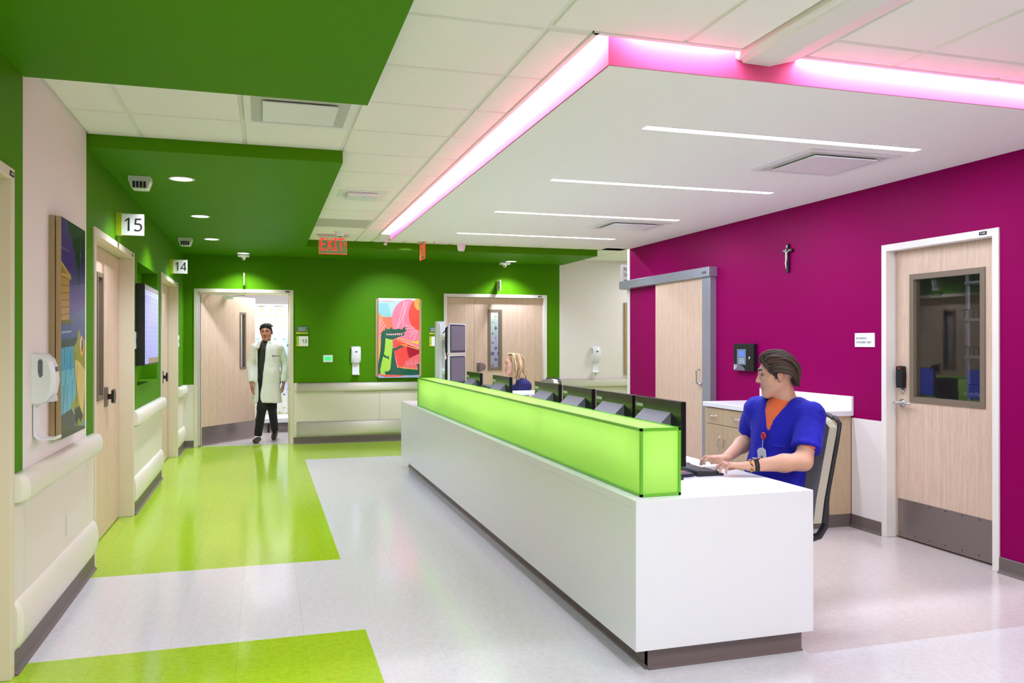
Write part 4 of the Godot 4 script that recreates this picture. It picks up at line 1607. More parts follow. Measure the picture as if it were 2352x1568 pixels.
func build_desk_equipment() -> void:
	mat("monitor_back", rgb(20, 25, 22), 0.16)
	M.monitor_back.metallic_specular = 0.45
	mat("logo_pale", rgb(220, 232, 214), 0.4)
	glow("screen_blue", Color(0.28, 0.36, 0.8), 0.5)
	var proto := make_monitor()
	# centre z, gap between neighbours as photographed
	var spots := [[-3.78, "black monitor at the near end of the desk beside the seated man"], [-4.325, "second black monitor from the near end of the desk"], [-4.9, "third black monitor from the near end of the desk"], [-5.49, "fourth black monitor from the near end of the desk"], [-6.65, "black monitor before the blond woman"], [-7.6, "black monitor below the stacked pair of screens"]]
	for i in spots.size():
		var at := Vector3(1.92, DH, spots[i][0])
		if i == 0:
			proto.position = at
			proto.set_meta("label", spots[i][1])
		else:
			twin(proto, at, 0.0, spots[i][1])
	# cable joint between the two nearest monitors
	var t := thing("cable_tray", "short black bracket between the two nearest monitors", "bracket", Vector3(1.86, DH, -4.05))
	var st := mb()
	cbox(st, Vector3(1.85, 1.02, -4.06), Vector3(1.88, 1.05, -3.95), 0.004)
	part(t, "arm", st, M.charcoal)
	st = mb()
	cbox(st, Vector3(1.85, DH, -4.06), Vector3(1.88, 1.03, -4.03), 0.004)
	part(t, "post", st, M.charcoal)

	# stacked screens on a white column
	t = thing("monitor_column", "white column carrying two stacked screens at the far desk end", "monitor stand", Vector3(1.86, DH, -8.85))
	st = mb()
	prism(st, [Vector2(-0.05, -0.035), Vector2(-0.03, -0.045), Vector2(0.03, -0.045), Vector2(0.05, -0.035), Vector2(0.05, 0.035), Vector2(0.03, 0.045), Vector2(-0.03, 0.045), Vector2(-0.05, 0.035)], Vector3(1.86, DH, -8.85), Vector3.RIGHT, Vector3.FORWARD, Vector3(0, 0.92, 0))
	part(t, "column", st, M.pale_plastic)
	st = mb()
	cbox(st, Vector3(1.845, DH, -8.805), Vector3(1.875, 1.66, -8.795), 0.003)
	part(t, "track", st, M.white_plastic)
	for y in [1.5, 1.13]:
		st = mb()
		lathe(st, [Vector2(0.0, -0.03), Vector2(0.034, -0.03), Vector2(0.034, 0.03), Vector2(0, 0.03)], Vector3(1.9, y, -8.79), Basis.IDENTITY, 16)
		tube(st, [Vector3(1.9, y, -8.79), Vector3(1.93, y, -8.7), Vector3(1.95, y, -8.66)], 0.016, 8)
		cbox(st, Vector3(1.93, y - 0.05, -8.68), Vector3(1.96, y + 0.05, -8.65), 0.004)
		part(t, "bracket", st, M.white_plastic)
	st = mb()
	tube(st, [Vector3(1.93, 1.44, -8.7), Vector3(1.9, 1.36, -8.74), Vector3(1.915, 1.28, -8.72), Vector3(1.9, 1.2, -8.73), Vector3(1.925, 1.14, -8.7), Vector3(1.9, 1.02, -8.72), Vector3(1.93, 0.9, -8.68)], 0.008, 6)
	tube(st, [Vector3(1.93, 1.56, -8.7), Vector3(1.9, 1.58, -8.74), Vector3(1.88, 1.55, -8.78)], 0.006, 6)
	part(t, "cables", st, M.black_plastic)
	var ang := deg_to_rad(50.0)
	var N := Vector3(sin(ang), 0, cos(ang))
	var R := Vector3(cos(ang), 0, -sin(ang))
	for k in 2:
		var yc: float = [1.49, 1.155][k]
		var o := Vector3(1.99, yc, -8.55)
		var m := thing("stacked_screen", ["upper tilted screen of the stacked pair on the white column", "lower tilted screen of the stacked pair on the white column"][k], "monitor", o - Vector3(0, 0.16, 0), "stacked screens on the column")
		st = mb()
		prism(st, [Vector2(-0.19, -0.16), Vector2(0.19, -0.16), Vector2(0.19, 0.16), Vector2(-0.19, 0.16)], o, R, Vector3.UP, -N * 0.022)
		part(m, "bezel", st, M.pale_plastic)
		st = mb()
		prism(st, [Vector2(-0.178, -0.15), Vector2(0.178, -0.15), Vector2(0.178, 0.15), Vector2(-0.178, 0.15)], o, R, Vector3.UP, N * 0.002)
		var b := part(m, "front", st, M.screen_rim)
		st = mb()
		prism(st, [Vector2(-0.155, -0.125), Vector2(0.165, -0.125), Vector2(0.165, 0.135), Vector2(-0.155, 0.135)], o + N * 0.002, R, Vector3.UP, N * 0.001)
		part(b, "screen", st, M.screen_off)
		st = mb()
		disc(st, o + N * 0.0035 + R * 0.168 + Vector3.UP * 0.142, 0.005, Basis(R, N, R.cross(N)), 10)
		part(b, "label_dot", st, M.sign_white)
		st = mb()
		prism(st, [Vector2(0, 0.15), Vector2(0.05, 0.11), Vector2(0.055, -0.1), Vector2(0.03, -0.15), Vector2(0, -0.155)], o - N * 0.022 - R * 0.15, -N, Vector3.UP, R * 0.3)
		part(m, "back_shell", st, M.black_plastic)

	# keyboard and wallet by the seated man
	var kb := thing("keyboard", "black computer keyboard under the seated man's hands", "keyboard", Vector3(2.24, DH, -3.95))
	var kx0 := 2.135
	var kx1 := 2.285
	var kz0 := -4.2
	var kz1 := -3.745
	st = mb()
	prism(st, [Vector2(kx0, DH), Vector2(kx1, DH), Vector2(kx1 + 0.002, DH + 0.01), Vector2(kx0, DH + 0.024)], Vector3(0, 0, kz0), Vector3.RIGHT, Vector3.UP, Vector3(0, 0, kz1 - kz0))
	part(kb, "case", st, M.charcoal)
	st = mb()
	var key := mb()
	for r in 6:
		for c in 15:
			if r == 5 and c > 3 and c < 9:
				continue
			var kx: float = lerpf(kx0 + 0.006, kx1 - 0.006 - 0.021, r / 5.0)
			var kz: float = lerpf(kz0 + 0.01, kz1 - 0.01 - 0.026, c / 14.0)
			var ky: float = lerpf(DH + 0.0235, DH + 0.0115, (kx + 0.01 - kx0) / (kx1 - kx0))
			cbox(key, Vector3(kx, ky - 0.003, kz), Vector3(kx + 0.021, ky + 0.005, kz + 0.026), 0.003)
	var keys := part(kb, "keys", key, M.black_plastic)
	keys.set_meta("kind", "stuff")
	var wl := thing("wallet", "dark wallet with a red mark beside the keyboard", "wallet", Vector3(2.07, DH, -3.82))
	st = mb()
	prism(st, [Vector2(2.015, -3.86), Vector2(2.03, -3.74), Vector2(2.115, -3.75), Vector2(2.12, -3.86)], Vector3(0, DH + 0.001, 0), Vector3.RIGHT, Vector3.BACK, Vector3(0, 0.016, 0))
	part(wl, "cover", st, M.wallet_navy)
	st = mb()
	prism(st, [Vector2(2.045, -3.84), Vector2(2.05, -3.79), Vector2(2.1, -3.795), Vector2(2.1, -3.84)], Vector3(0, DH + 0.017, 0), Vector3.RIGHT, Vector3.BACK, Vector3(0, 0.001, 0))
	part(wl, "mark", st, M.red_plastic)

	# raised shelf between the two workplaces
	t = thing("desk_shelf", "white raised shelf between the blond woman and the nearer monitors", "shelf", Vector3(2.4, DH, -7.5))
	st = mb()
	cbox(st, Vector3(2.05, 0.945, -7.75), Vector3(2.62, 0.972, -7.45), 0.003)
	part(t, "top", st, M.solid_surface)
	for x in [2.07, 2.44, 2.585]:
		st = mb()
		cbox(st, Vector3(x, DH if x < 2.45 else 0.7, -7.74), Vector3(x + 0.02, 0.9455, -7.46), 0.002)
		part(t, "support", st, M.solid_surface)
	t = thing("desk_phone", "black desk phone under the white raised shelf", "phone", Vector3(2.3, DH, -7.6))
	st = mb()
	cbox(st, Vector3(2.2, DH, -7.7), Vector3(2.42, 0.93, -7.5), 0.01)
	part(t, "body", st, M.black_plastic)
	st = mb()
	cbox(st, Vector3(2.21, 0.905, -7.5), Vector3(2.3, 0.925, -7.48), 0.004)
	part(t, "handset", st, M.charcoal)
	t = thing("document_scanner", "small black device between the far monitors", "scanner", Vector3(1.95, DH, -7.1))
	st = mb()
	cbox(st, Vector3(1.9, DH, -7.22), Vector3(2.05, 1.06, -7.05), 0.01)
	cbox(st, Vector3(1.895, 1.0, -7.23), Vector3(2.055, 1.065, -7.1), 0.008)
	part(t, "body", st, M.black_plastic)

# ---------------------------------------------------------------- cabinet behind the seated man
func build_cabinet() -> void:
	var xf := 3.87
	var z0 := -6.63
	var z1 := -5.405
	var wt := thing("countertop", "white worktop with upstand on the base cabinets at the magenta wall", "countertop", Vector3(4.15, 0.87, -6.0))
	var st := mb()
	cbox(st, Vector3(xf - 0.03, 0.872, z0 - 0.02), Vector3(RIGHT_X, 0.912, z1 + 0.025), 0.003)
	part(wt, "worktop", st, M.solid_surface)
	st = mb()
	cbox(st, Vector3(RIGHT_X - 0.02, 0.912, z0), Vector3(RIGHT_X, 1.025, z1 + 0.025), 0.002)
	part(wt, "upstand", st, M.solid_surface)
	var cuts := [z0, -6.325, -5.86, z1]
	var labels := ["narrow maple base cabinet farthest from the camera behind the seated man", "middle maple base cabinet behind the seated man", "maple base cabinet with the wide side panel behind the chair"]
	for i in 3:
		var a: float = cuts[i]
		var b: float = cuts[i + 1]
		var c := thing("base_cabinet", labels[i], "cabinet", Vector3(4.15, 0, (a + b) / 2), "base cabinets at the magenta wall")
		st = mb()
		box(st, Vector3(xf + 0.002, 0.1, a + 0.0005), Vector3(RIGHT_X - 0.005, 0.871, b - 0.0005))
		part(c, "body", st, M.wood_cabinet)
		st = mb()
		box(st, Vector3(xf + 0.06, 0.0, a), Vector3(RIGHT_X - 0.01, 0.1, b if i < 2 else b - 0.003))
		part(c, "toe_kick", st, M.rubber_base)
		st = mb()
		cbox(st, Vector3(xf - 0.018, 0.722, a + 0.002), Vector3(xf + 0.001, 0.862, b - 0.002), 0.002)
		var d := part(c, "drawer", st, M.wood_cabinet)
		var mz := (a + b) / 2
		st = mb()
		tube(st, [Vector3(xf - 0.018, 0.8, mz - 0.06), Vector3(xf - 0.034, 0.796, mz - 0.05), Vector3(xf - 0.042, 0.793, mz), Vector3(xf - 0.034, 0.796, mz + 0.05), Vector3(xf - 0.018, 0.8, mz + 0.06)], 0.005, 8)
		part(d, "handle", st, M.chrome)
		st = mb()
		cbox(st, Vector3(xf - 0.018, 0.115, a + 0.002), Vector3(xf + 0.001, 0.717, b - 0.002), 0.002)
		d = part(c, "cabinet_door", st, M.wood_cabinet)
		var hz: float = b - 0.05 if i != 1 else a + 0.05
		st = mb()
		tube(st, [Vector3(xf - 0.018, 0.62, hz), Vector3(xf - 0.034, 0.6, hz), Vector3(xf - 0.042, 0.545, hz), Vector3(xf - 0.034, 0.49, hz), Vector3(xf - 0.018, 0.47, hz)], 0.005, 8)
		part(d, "handle", st, M.chrome)

# ---------------------------------------------------------------- signs
func flag_sign(called: String, label: String, w: String, a: float, y: float, words: String) -> void:
	# plate that sticks out square from the wall, lime bracket against the wall, the number on both faces
	var t := thing(called, label, "sign", wp(w, a, y - 0.08, 0), "room number flags")
	var st := mb()
	wbox(st, w, a - 0.011, a + 0.011, y - 0.084, y + 0.084, 0.0, 0.045, 0.002)
	part(t, "bracket", st, M.lime_plastic)
	st = mb()
	wbox(st, w, a - 0.006, a + 0.006, y - 0.08, y + 0.08, 0.04, 0.195, 0.002)
	var p := part(t, "plate", st, M.sign_white)
	var A := (wp(w, a + 1, 0, 0) - wp(w, a, 0, 0)).normalized()
	for s in [-1.0, 1.0]:
		# a reader standing on side s looks along -A*s
		var R: Vector3 = Vector3.UP.cross(A * s)
		text(p, "lettering", words, wp(w, a + s * 0.0065, y, 0.122), R, Vector3.UP, 0.095, M.ink, 0.002, 0.95)

func room_plates(w: String, a: float, words: String, label: String) -> void:
	# small tactile plate and a smoked window plate over it, a = left edge as read
	var R := wr(w)
	var s := signf((wp(w, a + 1, 0, 0) - wp(w, a, 0, 0)).dot(R))
	var t := thing("room_sign", "white room plate with yellow blocks " + label, "sign", wp(w, a, 1.39, 0), "room plates beside the doors")
	var st := mb()
	wbox(st, w, a + s * 0.035, a + s * 0.163, 1.394, 1.537, 0.0, 0.008, 0.001)
	var p := part(t, "plate", st, M.sign_white)
	text(p, "lettering", words, wp(w, a + s * 0.11, 1.465, 0.0085), R, Vector3.UP, 0.05, M.ink, 0.002)
	st = mb()
	wbox(st, w, a, a + s * 0.035, 1.43, 1.537, 0.0, 0.008, 0.001)
	part(t, "lime_block", st, M.lime_plastic)
	st = mb()
	wbox(st, w, a, a + s * 0.035, 1.394, 1.425, 0.0, 0.008, 0.001)
	part(t, "yellow_block", st, M.yellow_plastic)
	t = thing("notice_holder", "smoked green notice holder " + label, "sign", wp(w, a, 1.56, 0), "notice holders beside the doors")
	st = mb()
	wbox(st, w, a, a + s * 0.16, 1.6, 1.68, 0.004, 0.01, 0.001)
	p = part(t, "plate", st, M.smoke_green)
	st = mb()
	for q in [[0.012, 1.668], [0.148, 1.668], [0.012, 1.612], [0.148, 1.612]]:
		lathe(st, [Vector2(0.006, -0.006), Vector2(0.006, 0.002), Vector2(0.0, 0.003)], wp(w, a + s * q[0], q[1], 0.01), Basis(Vector3.RIGHT, PI / 2) if w == "back" else Basis(Vector3.BACK, -PI / 2), 8)
	part(t, "standoffs", st, M.chrome)
	for k in 4:
		st = mb()
		wbox(st, w, a + s * 0.025, a + s * (0.135 - 0.015 * (k % 2)), 1.657 - k * 0.014, 1.661 - k * 0.014, 0.01, 0.0105)
		part(p, "print_line", st, M.pale_plastic)
	st = mb()
	wbox(st, w, a, a + s * 0.035, 1.57, 1.595, 0.0, 0.01, 0.001)
	part(t, "yellow_block", st, M.yellow_plastic)
	st = mb()
	wbox(st, w, a + s * 0.036, a + s * 0.16, 1.57, 1.595, 0.0, 0.01, 0.001)
	part(t, "lime_block", st, M.lime_plastic)

func build_wall_signs() -> void:
	flag_sign("room_flag", "white flag sign numbered 15 above the nearest left door", "left", -6.63, 2.322, "15")
	flag_sign("room_flag", "white flag sign numbered 14 above the second left door", "left", -10.26, 2.332, "14")
	flag_sign("room_flag", "edge-on lime flag sign above the open door of room 13", "back", -0.255, 2.325, "13")
	flag_sign("room_flag", "slanted flag sign numbered 12 above the closed double door", "back", 3.42, 2.31, "12")
	room_plates("back", 0.452, "13", "right of the open door")
	room_plates("back", 2.37, "12", "left of the closed double door behind the white column")
	# small plates on the left wall, seen nearly edge-on
	var t := thing("switch_plate", "small white printed plate beside the door of room 15", "sign", wp("left", -7.6, 1.38, 0))
	var st := mb()
	wbox(st, "left", -7.68, -7.55, 1.395, 1.54, 0.0, 0.008, 0.001)
	var p := part(t, "plate", st, M.sign_white)
	text(p, "lettering", "15", wp("left", -7.615, 1.46, 0.0085), Vector3.FORWARD, Vector3.UP, 0.05, M.ink, 0.002)
	t = thing("switch_plate", "small white plate at the far left corner past the second door", "sign", wp("left", -11.27, 1.38, 0))
	st = mb()
	wbox(st, "left", -11.35, -11.22, 1.395, 1.54, 0.0, 0.008, 0.001)
	p = part(t, "plate", st, M.sign_white)
	text(p, "lettering", "14", wp("left", -11.285, 1.46, 0.0085), Vector3.FORWARD, Vector3.UP, 0.05, M.ink, 0.002)
	# authorised personnel
	t = thing("notice_sign", "small white notice reading authorized personnel only on the magenta wall", "sign", wp("right", -5.25, 1.41, 0))
	st = mb()
	wbox(st, "right", -5.36, -5.145, 1.414, 1.522, 0.0, 0.008, 0.001)
	p = part(t, "plate", st, M.sign_white)
	text(p, "lettering", "AUTHORIZED", wp("right", -5.287, 1.481, 0.0085), wr("right"), Vector3.UP, 0.0165, M.grey_ink, 0.001, 0.88)
	text(p, "lettering", "PERSONNEL ONLY", wp("right", -5.258, 1.45, 0.0085), wr("right"), Vector3.UP, 0.0165, M.grey_ink, 0.001, 0.88)
	# station flag past the end of the magenta wall
	t = thing("station_sign", "white station sign half hidden past the magenta wall end", "sign", Vector3(4.6, 2.12, -9.66))
	st = mb()
	cbox(st, Vector3(4.405, 2.125, -9.68), Vector3(4.75, 2.45, -9.665), 0.002)
	p = part(t, "plate", st, M.sign_white)
	text(p, "lettering", "Nurse", Vector3(4.53, 2.39, -9.664), Vector3.RIGHT, Vector3.UP, 0.05, M.grey_ink, 0.002)
	text(p, "lettering", "Station", Vector3(4.545, 2.32, -9.664), Vector3.RIGHT, Vector3.UP, 0.05, M.grey_ink, 0.002)
	text(p, "lettering", "D", Vector3(4.48, 2.21, -9.664), Vector3.RIGHT, Vector3.UP, 0.09, M.ink, 0.002)
	# exit signs
	exit_sign("hanging red exit sign with an arrow before the far green soffit", Vector3(0.8, CEIL, -10.05), 0.0)
	exit_sign("red exit sign seen edge-on behind the canopy", Vector3(1.95, CEIL, -10.36), PI / 2)

func exit_sign(label: String, at: Vector3, turn: float) -> void:
	var t := thing("exit_sign", label, "exit sign", at, "", "", true)
	t.rotation.y = turn
	var st := mb()
	cbox(st, Vector3(-0.185, -0.022, -0.04), Vector3(0.185, -0.004, 0.04), 0.003)
	part(t, "canopy", st, M.aluminium)
	st = mb()
	box(st, Vector3(-0.165, -0.235, -0.004), Vector3(0.165, -0.022, 0.004))
	var p := part(t, "panel", st, M.acrylic_clear)
	for s in [1.0]:
		text(p, "lettering", "EXIT", Vector3(-0.012 * s, -0.125, 0.005 * s), Vector3.RIGHT * s, Vector3.UP, 0.15, M.exit_red, 0.002, 0.72)
		text(p, "arrow", ">", Vector3(0.142, -0.12, 0.005 * s), Vector3.RIGHT * s, Vector3.UP, 0.09, M.exit_red, 0.002, 0.5 * s)
	st = mb()
	box(st, Vector3(-0.165, -0.24, -0.0045), Vector3(0.165, -0.234, 0.0045))
	for x in [-0.166, 0.164]:
		box(st, Vector3(x, -0.235, -0.0045), Vector3(x + 0.002, -0.022, 0.0045))
	part(p, "lit_edge", st, M.exit_red)

# ---------------------------------------------------------------- devices on the walls
func make_sanitizer() -> Node3D:
	var t := thing("sanitizer_dispenser", "-", "dispenser", Vector3.ZERO, "hand sanitizer dispensers", "", true)
	# own axes: z out of the wall, y up from the tray
	var st := mb()
	var w := 0.066
	var h0 := 0.17
	var h1 := 0.415
	var rings := []
	var outline := []
	for s in [[0.0, 0.0], [0.03, 0.0], [0.06, 0.015], [0.085, 0.05], [0.095, 0.11], [0.09, 0.17], [0.075, 0.215], [0.05, 0.24], [0.02, 0.245], [0.0, 0.245]]:
		outline.append(Vector2(s[0], s[1] + h0))
	for x in [-w, -w + 0.012, 0.0, w - 0.012, w]:
		var sc := 0.86 if absf(x) > w - 0.001 else 1.0
		var ring := []
		for q in outline:
			ring.append(Vector3(x, lerpf(h0 + 0.12, q.y, lerpf(sc, 1.0, 0.6)), q.x * sc))
		rings.append(ring)
	st.set_smooth_group(0)
	for i in rings.size() - 1:
		for k in outline.size() - 1:
			quad(st, rings[i][k], rings[i + 1][k], rings[i + 1][k + 1], rings[i][k + 1])
	st.set_smooth_group(-1)
	for k in range(1, outline.size() - 1):
		tri(st, rings[0][0], rings[0][k], rings[0][k + 1])
		tri(st, rings[4][0], rings[4][k + 1], rings[4][k])
	var b := part(t, "body", st, M.white_plastic)
	st = mb()
	prism(st, [Vector2(0.008, 0.325), Vector2(0.008, 0.375), Vector2(0.014, 0.385), Vector2(0.022, 0.385), Vector2(0.028, 0.375), Vector2(0.028, 0.31), Vector2(0.022, 0.3), Vector2(0.014, 0.3)], Vector3(w - 0.004, 0, 0.02), Vector3.BACK, Vector3.UP, Vector3(0.006, 0, 0))
	part(b, "level_window", st, M.grey_plastic)
	st = mb()
	prism(st, [Vector2(0.008, 0.325), Vector2(0.008, 0.375), Vector2(0.014, 0.385), Vector2(0.022, 0.385), Vector2(0.028, 0.375), Vector2(0.028, 0.31), Vector2(0.022, 0.3), Vector2(0.014, 0.3)], Vector3(-w + 0.004, 0, 0.02), Vector3.BACK, Vector3.UP, Vector3(-0.006, 0, 0))
	part(b, "level_window", st, M.grey_plastic)
	st = mb()
	prism(st, [Vector2(-0.045, 0.0), Vector2(0.045, 0.0), Vector2(0.04, 0.02), Vector2(0.02, 0.034), Vector2(-0.02, 0.034), Vector2(-0.04, 0.02)], Vector3(0, h0 + 0.012, 0.06), Vector3.RIGHT, Vector3.UP, Vector3(0, 0, 0.028))
	part(b, "nozzle", st, M.pale_plastic)
	st = mb()
	box(st, Vector3(-0.016, 0.325, 0.092), Vector3(0.016, 0.348, 0.0975))
	part(b, "badge", st, M.grey_plastic)
	st = mb()
	# drip tray on a curved strap
	var strap := [Vector2(0.004, 0.18), Vector2(0.01, 0.18), Vector2(0.01, 0.06), Vector2(0.014, 0.03), Vector2(0.03, 0.012), Vector2(0.06, 0.007), Vector2(0.098, 0.012), Vector2(0.1, 0.018), Vector2(0.104, 0.012), Vector2(0.1, 0.002), Vector2(0.05, -0.001), Vector2(0.02, 0.004), Vector2(0.006, 0.022), Vector2(0.004, 0.05)]
	prism(st, strap, Vector3(-0.05, 0, 0), Vector3.BACK, Vector3.UP, Vector3(0.1, 0, 0))
	part(t, "drip_tray", st, M.white_plastic)
	return t

func build_wall_devices() -> void:
	var proto := make_sanitizer()
	proto.position = Vector3(LEFT_X, 0.985, -4.41)
	proto.rotation.y = PI / 2
	proto.set_meta("label", "white hand sanitizer dispenser by the frog picture on the left wall")
	twin(proto, Vector3(1.285, 0.978, BACK_Z), 0.0, "white hand sanitizer dispenser on the green wall left of the crocodile picture")
	twin(proto, Vector3(5.04, 0.97, BACK_Z), 0.0, "white hand sanitizer dispenser on the pale wall past the double door")
	# thermostat
	var t := thing("thermostat", "white thermostat with a green lit display on the green wall", "thermostat", wp("back", 0.89, 1.16, 0))
	var st := mb()
	wbox(st, "back", 0.822, 0.957, 1.163, 1.268, 0.0, 0.025, 0.008)
	var b := part(t, "case", st, M.white_plastic)
	st = mb()
	wbox(st, "back", 0.842, 0.937, 1.188, 1.244, 0.0255, 0.0265)
	part(b, "display", st, M.lcd_green)
	# fire alarm annunciator
	t = thing("control_panel", "black wall control panel with a small blue display behind the seated man", "control panel", wp("right", -6.86, 1.17, 0))
	st = mb()
	wbox(st, "right", -7.03, -6.69, 1.178, 1.437, 0.0, 0.045, 0.004)
	b = part(t, "case", st, M.black_plastic)
	st = mb()
	wbox(st, "right", -6.965, -6.815, 1.235, 1.385, 0.045, 0.047)
	var f := part(b, "window", st, M.panel_grey)
	st = mb()
	wbox(st, "right", -6.925, -6.84, 1.315, 1.365, 0.0472, 0.0482)
	part(f, "display", st, M.lcd_blue)
	st = mb()
	for r in 3:
		for c in 4:
			wbox(st, "right", -6.925 + c * 0.023, -6.912 + c * 0.023, 1.25 + r * 0.018, 1.26 + r * 0.018, 0.0472, 0.0495)
	part(f, "keypad", st, M.pale_plastic)
	st = mb()
	var arc := [Vector2(0.0, 0.0)]
	for k in 9:
		arc.append(Vector2(0.2 * sin(PI / 2 * (1.0 - k / 8.0)), 0.062 * cos(PI / 2 * (1.0 - k / 8.0))))
	prism(st, arc, wp("right", -7.028, 1.18, 0.0455), Vector3.BACK, Vector3.UP, Vector3(-0.001, 0, 0))
	part(b, "corner_badge", st, M.grey_plastic)
	st = mb()
	wbox(st, "right", -7.018, -6.965, 1.22, 1.228, 0.0468, 0.0475)
	wbox(st, "right", -7.016, -6.998, 1.19, 1.213, 0.0468, 0.0475)
	wbox(st, "right", -6.985, -6.975, 1.2, 1.213, 0.0468, 0.0475)
	part(b, "print", st, M.sign_white)
	st = mb()
	lathe(st, [Vector2(0.013, 0), Vector2(0.013, 0.008), Vector2(0.005, 0.009), Vector2(0.0, 0.006)], wp("right", -6.755, 1.302, 0.045), Basis(Vector3.BACK, PI / 2), 14)
	part(b, "lock", st, M.chrome)
	# crucifix
	t = thing("crucifix", "black wooden crucifix with a pale figure on the magenta wall", "crucifix", wp("right", -6.2, 2.06, 0))
	st = mb()
	wbox(st, "right", -6.225, -6.195, 2.066, 2.318, 0.0, 0.022, 0.003)
	wbox(st, "right", -6.275, -6.145, 2.245, 2.272, 0.0, 0.0218, 0.003)
	part(t, "cross", st, M.black_plastic)
	st = mb()
	var c := wp("right", -6.21, 2.2, 0.028)
	tube(st, [c + Vector3(0, 0.045, 0), c + Vector3(0, 0.01, 0.0), c + Vector3(0, -0.015, 0.002), c + Vector3(-0.004, -0.05, -0.003), c + Vector3(0, -0.09, 0), c + Vector3(-0.003, -0.1, 0)], [0.008, 0.0095, 0.0085, 0.007, 0.0045, 0.004], 8)
	tube(st, [c + Vector3(0.004, 0.066, -0.052), c + Vector3(0, 0.05, -0.022), c + Vector3(0, 0.04, 0), c + Vector3(0, 0.05, 0.022), c + Vector3(0.004, 0.066, 0.052)], [0.003, 0.004, 0.006, 0.004, 0.003], 6)
	lathe(st, [Vector2(0, -0.011), Vector2(0.007, -0.007), Vector2(0.008, 0.0), Vector2(0.006, 0.008), Vector2(0, 0.011)], c + Vector3(-0.003, 0.062, -0.004), Basis.IDENTITY, 10)
	part(t, "figure", st, M.bone)
	st = mb()
	wbox(st, "right", -6.218, -6.202, 2.288, 2.302, 0.022, 0.024)
	part(t, "title_plate", st, M.pale_plastic)
	# outlet in the left wainscot
	t = thing("power_outlet", "cream power outlet in the left wall panel", "outlet", wp("left", -5.05, 0.4, 0))
	st = mb()
	wbox(st, "left", -5.095, -5.02, 0.385, 0.505, 0.006, 0.012, 0.002)
	b = part(t, "plate", st, M.panel_vinyl)
	for y in [0.425, 0.468]:
		st = mb()
		wbox(st, "left", -5.073, -5.042, y - 0.014, y + 0.014, 0.012, 0.0135, 0.001)
		part(b, "socket", st, M.guard_vinyl)
	# screen in the niche
	t = thing("wall_screen", "tall black wall screen with a pale blue chart in the green niche", "television", wp("left", -8.1, 1.25, 0))
	st = mb()
	cbox(st, Vector3(-1.06, 1.25, -8.57), Vector3(-0.972, 1.955, -7.62), 0.004)
	b = part(t, "case", st, M.black_plastic)
	part(b, "screen", picture(Vector3(-0.9705, 1.945, -7.63), Vector3(-0.9705, 1.945, -8.56), Vector3(-0.9705, 1.262, -8.56), Vector3(-0.9705, 1.262, -7.63)), M.chart_screen)
	st = mb()
	box(st, Vector3(-1.19, 1.4, -8.5), Vector3(-1.06, 1.8, -7.9))
	part(t, "wall_mount", st, M.black_plastic)

func chart_image() -> Image:
	var img := Image.create(256, 192, false, Image.FORMAT_RGB8)
	img.fill(Color(0.62, 0.64, 0.9))
	img.fill_rect(Rect2i(0, 0, 256, 12), Color(0.5, 0.46, 0.5))
	img.fill_rect(Rect2i(0, 12, 256, 10), Color(0.72, 0.74, 0.94))
	for k in 12:
		img.fill_rect(Rect2i(8 + k * 20, 15, 10, 4), Color(0.42, 0.46, 0.7))
	for r in 13:
		img.fill_rect(Rect2i(0, 26 + r * 12, 256, 1), Color(0.5, 0.52, 0.8))
		for k in 5:
			img.fill_rect(Rect2i(6 + k * 50, 30 + r * 12, 20 + (r * 7 + k * 11) % 22, 2), Color(0.5, 0.53, 0.8))
	img.fill_rect(Rect2i(60, 178, 196, 14), Color(0.55, 0.46, 0.4))
	return img

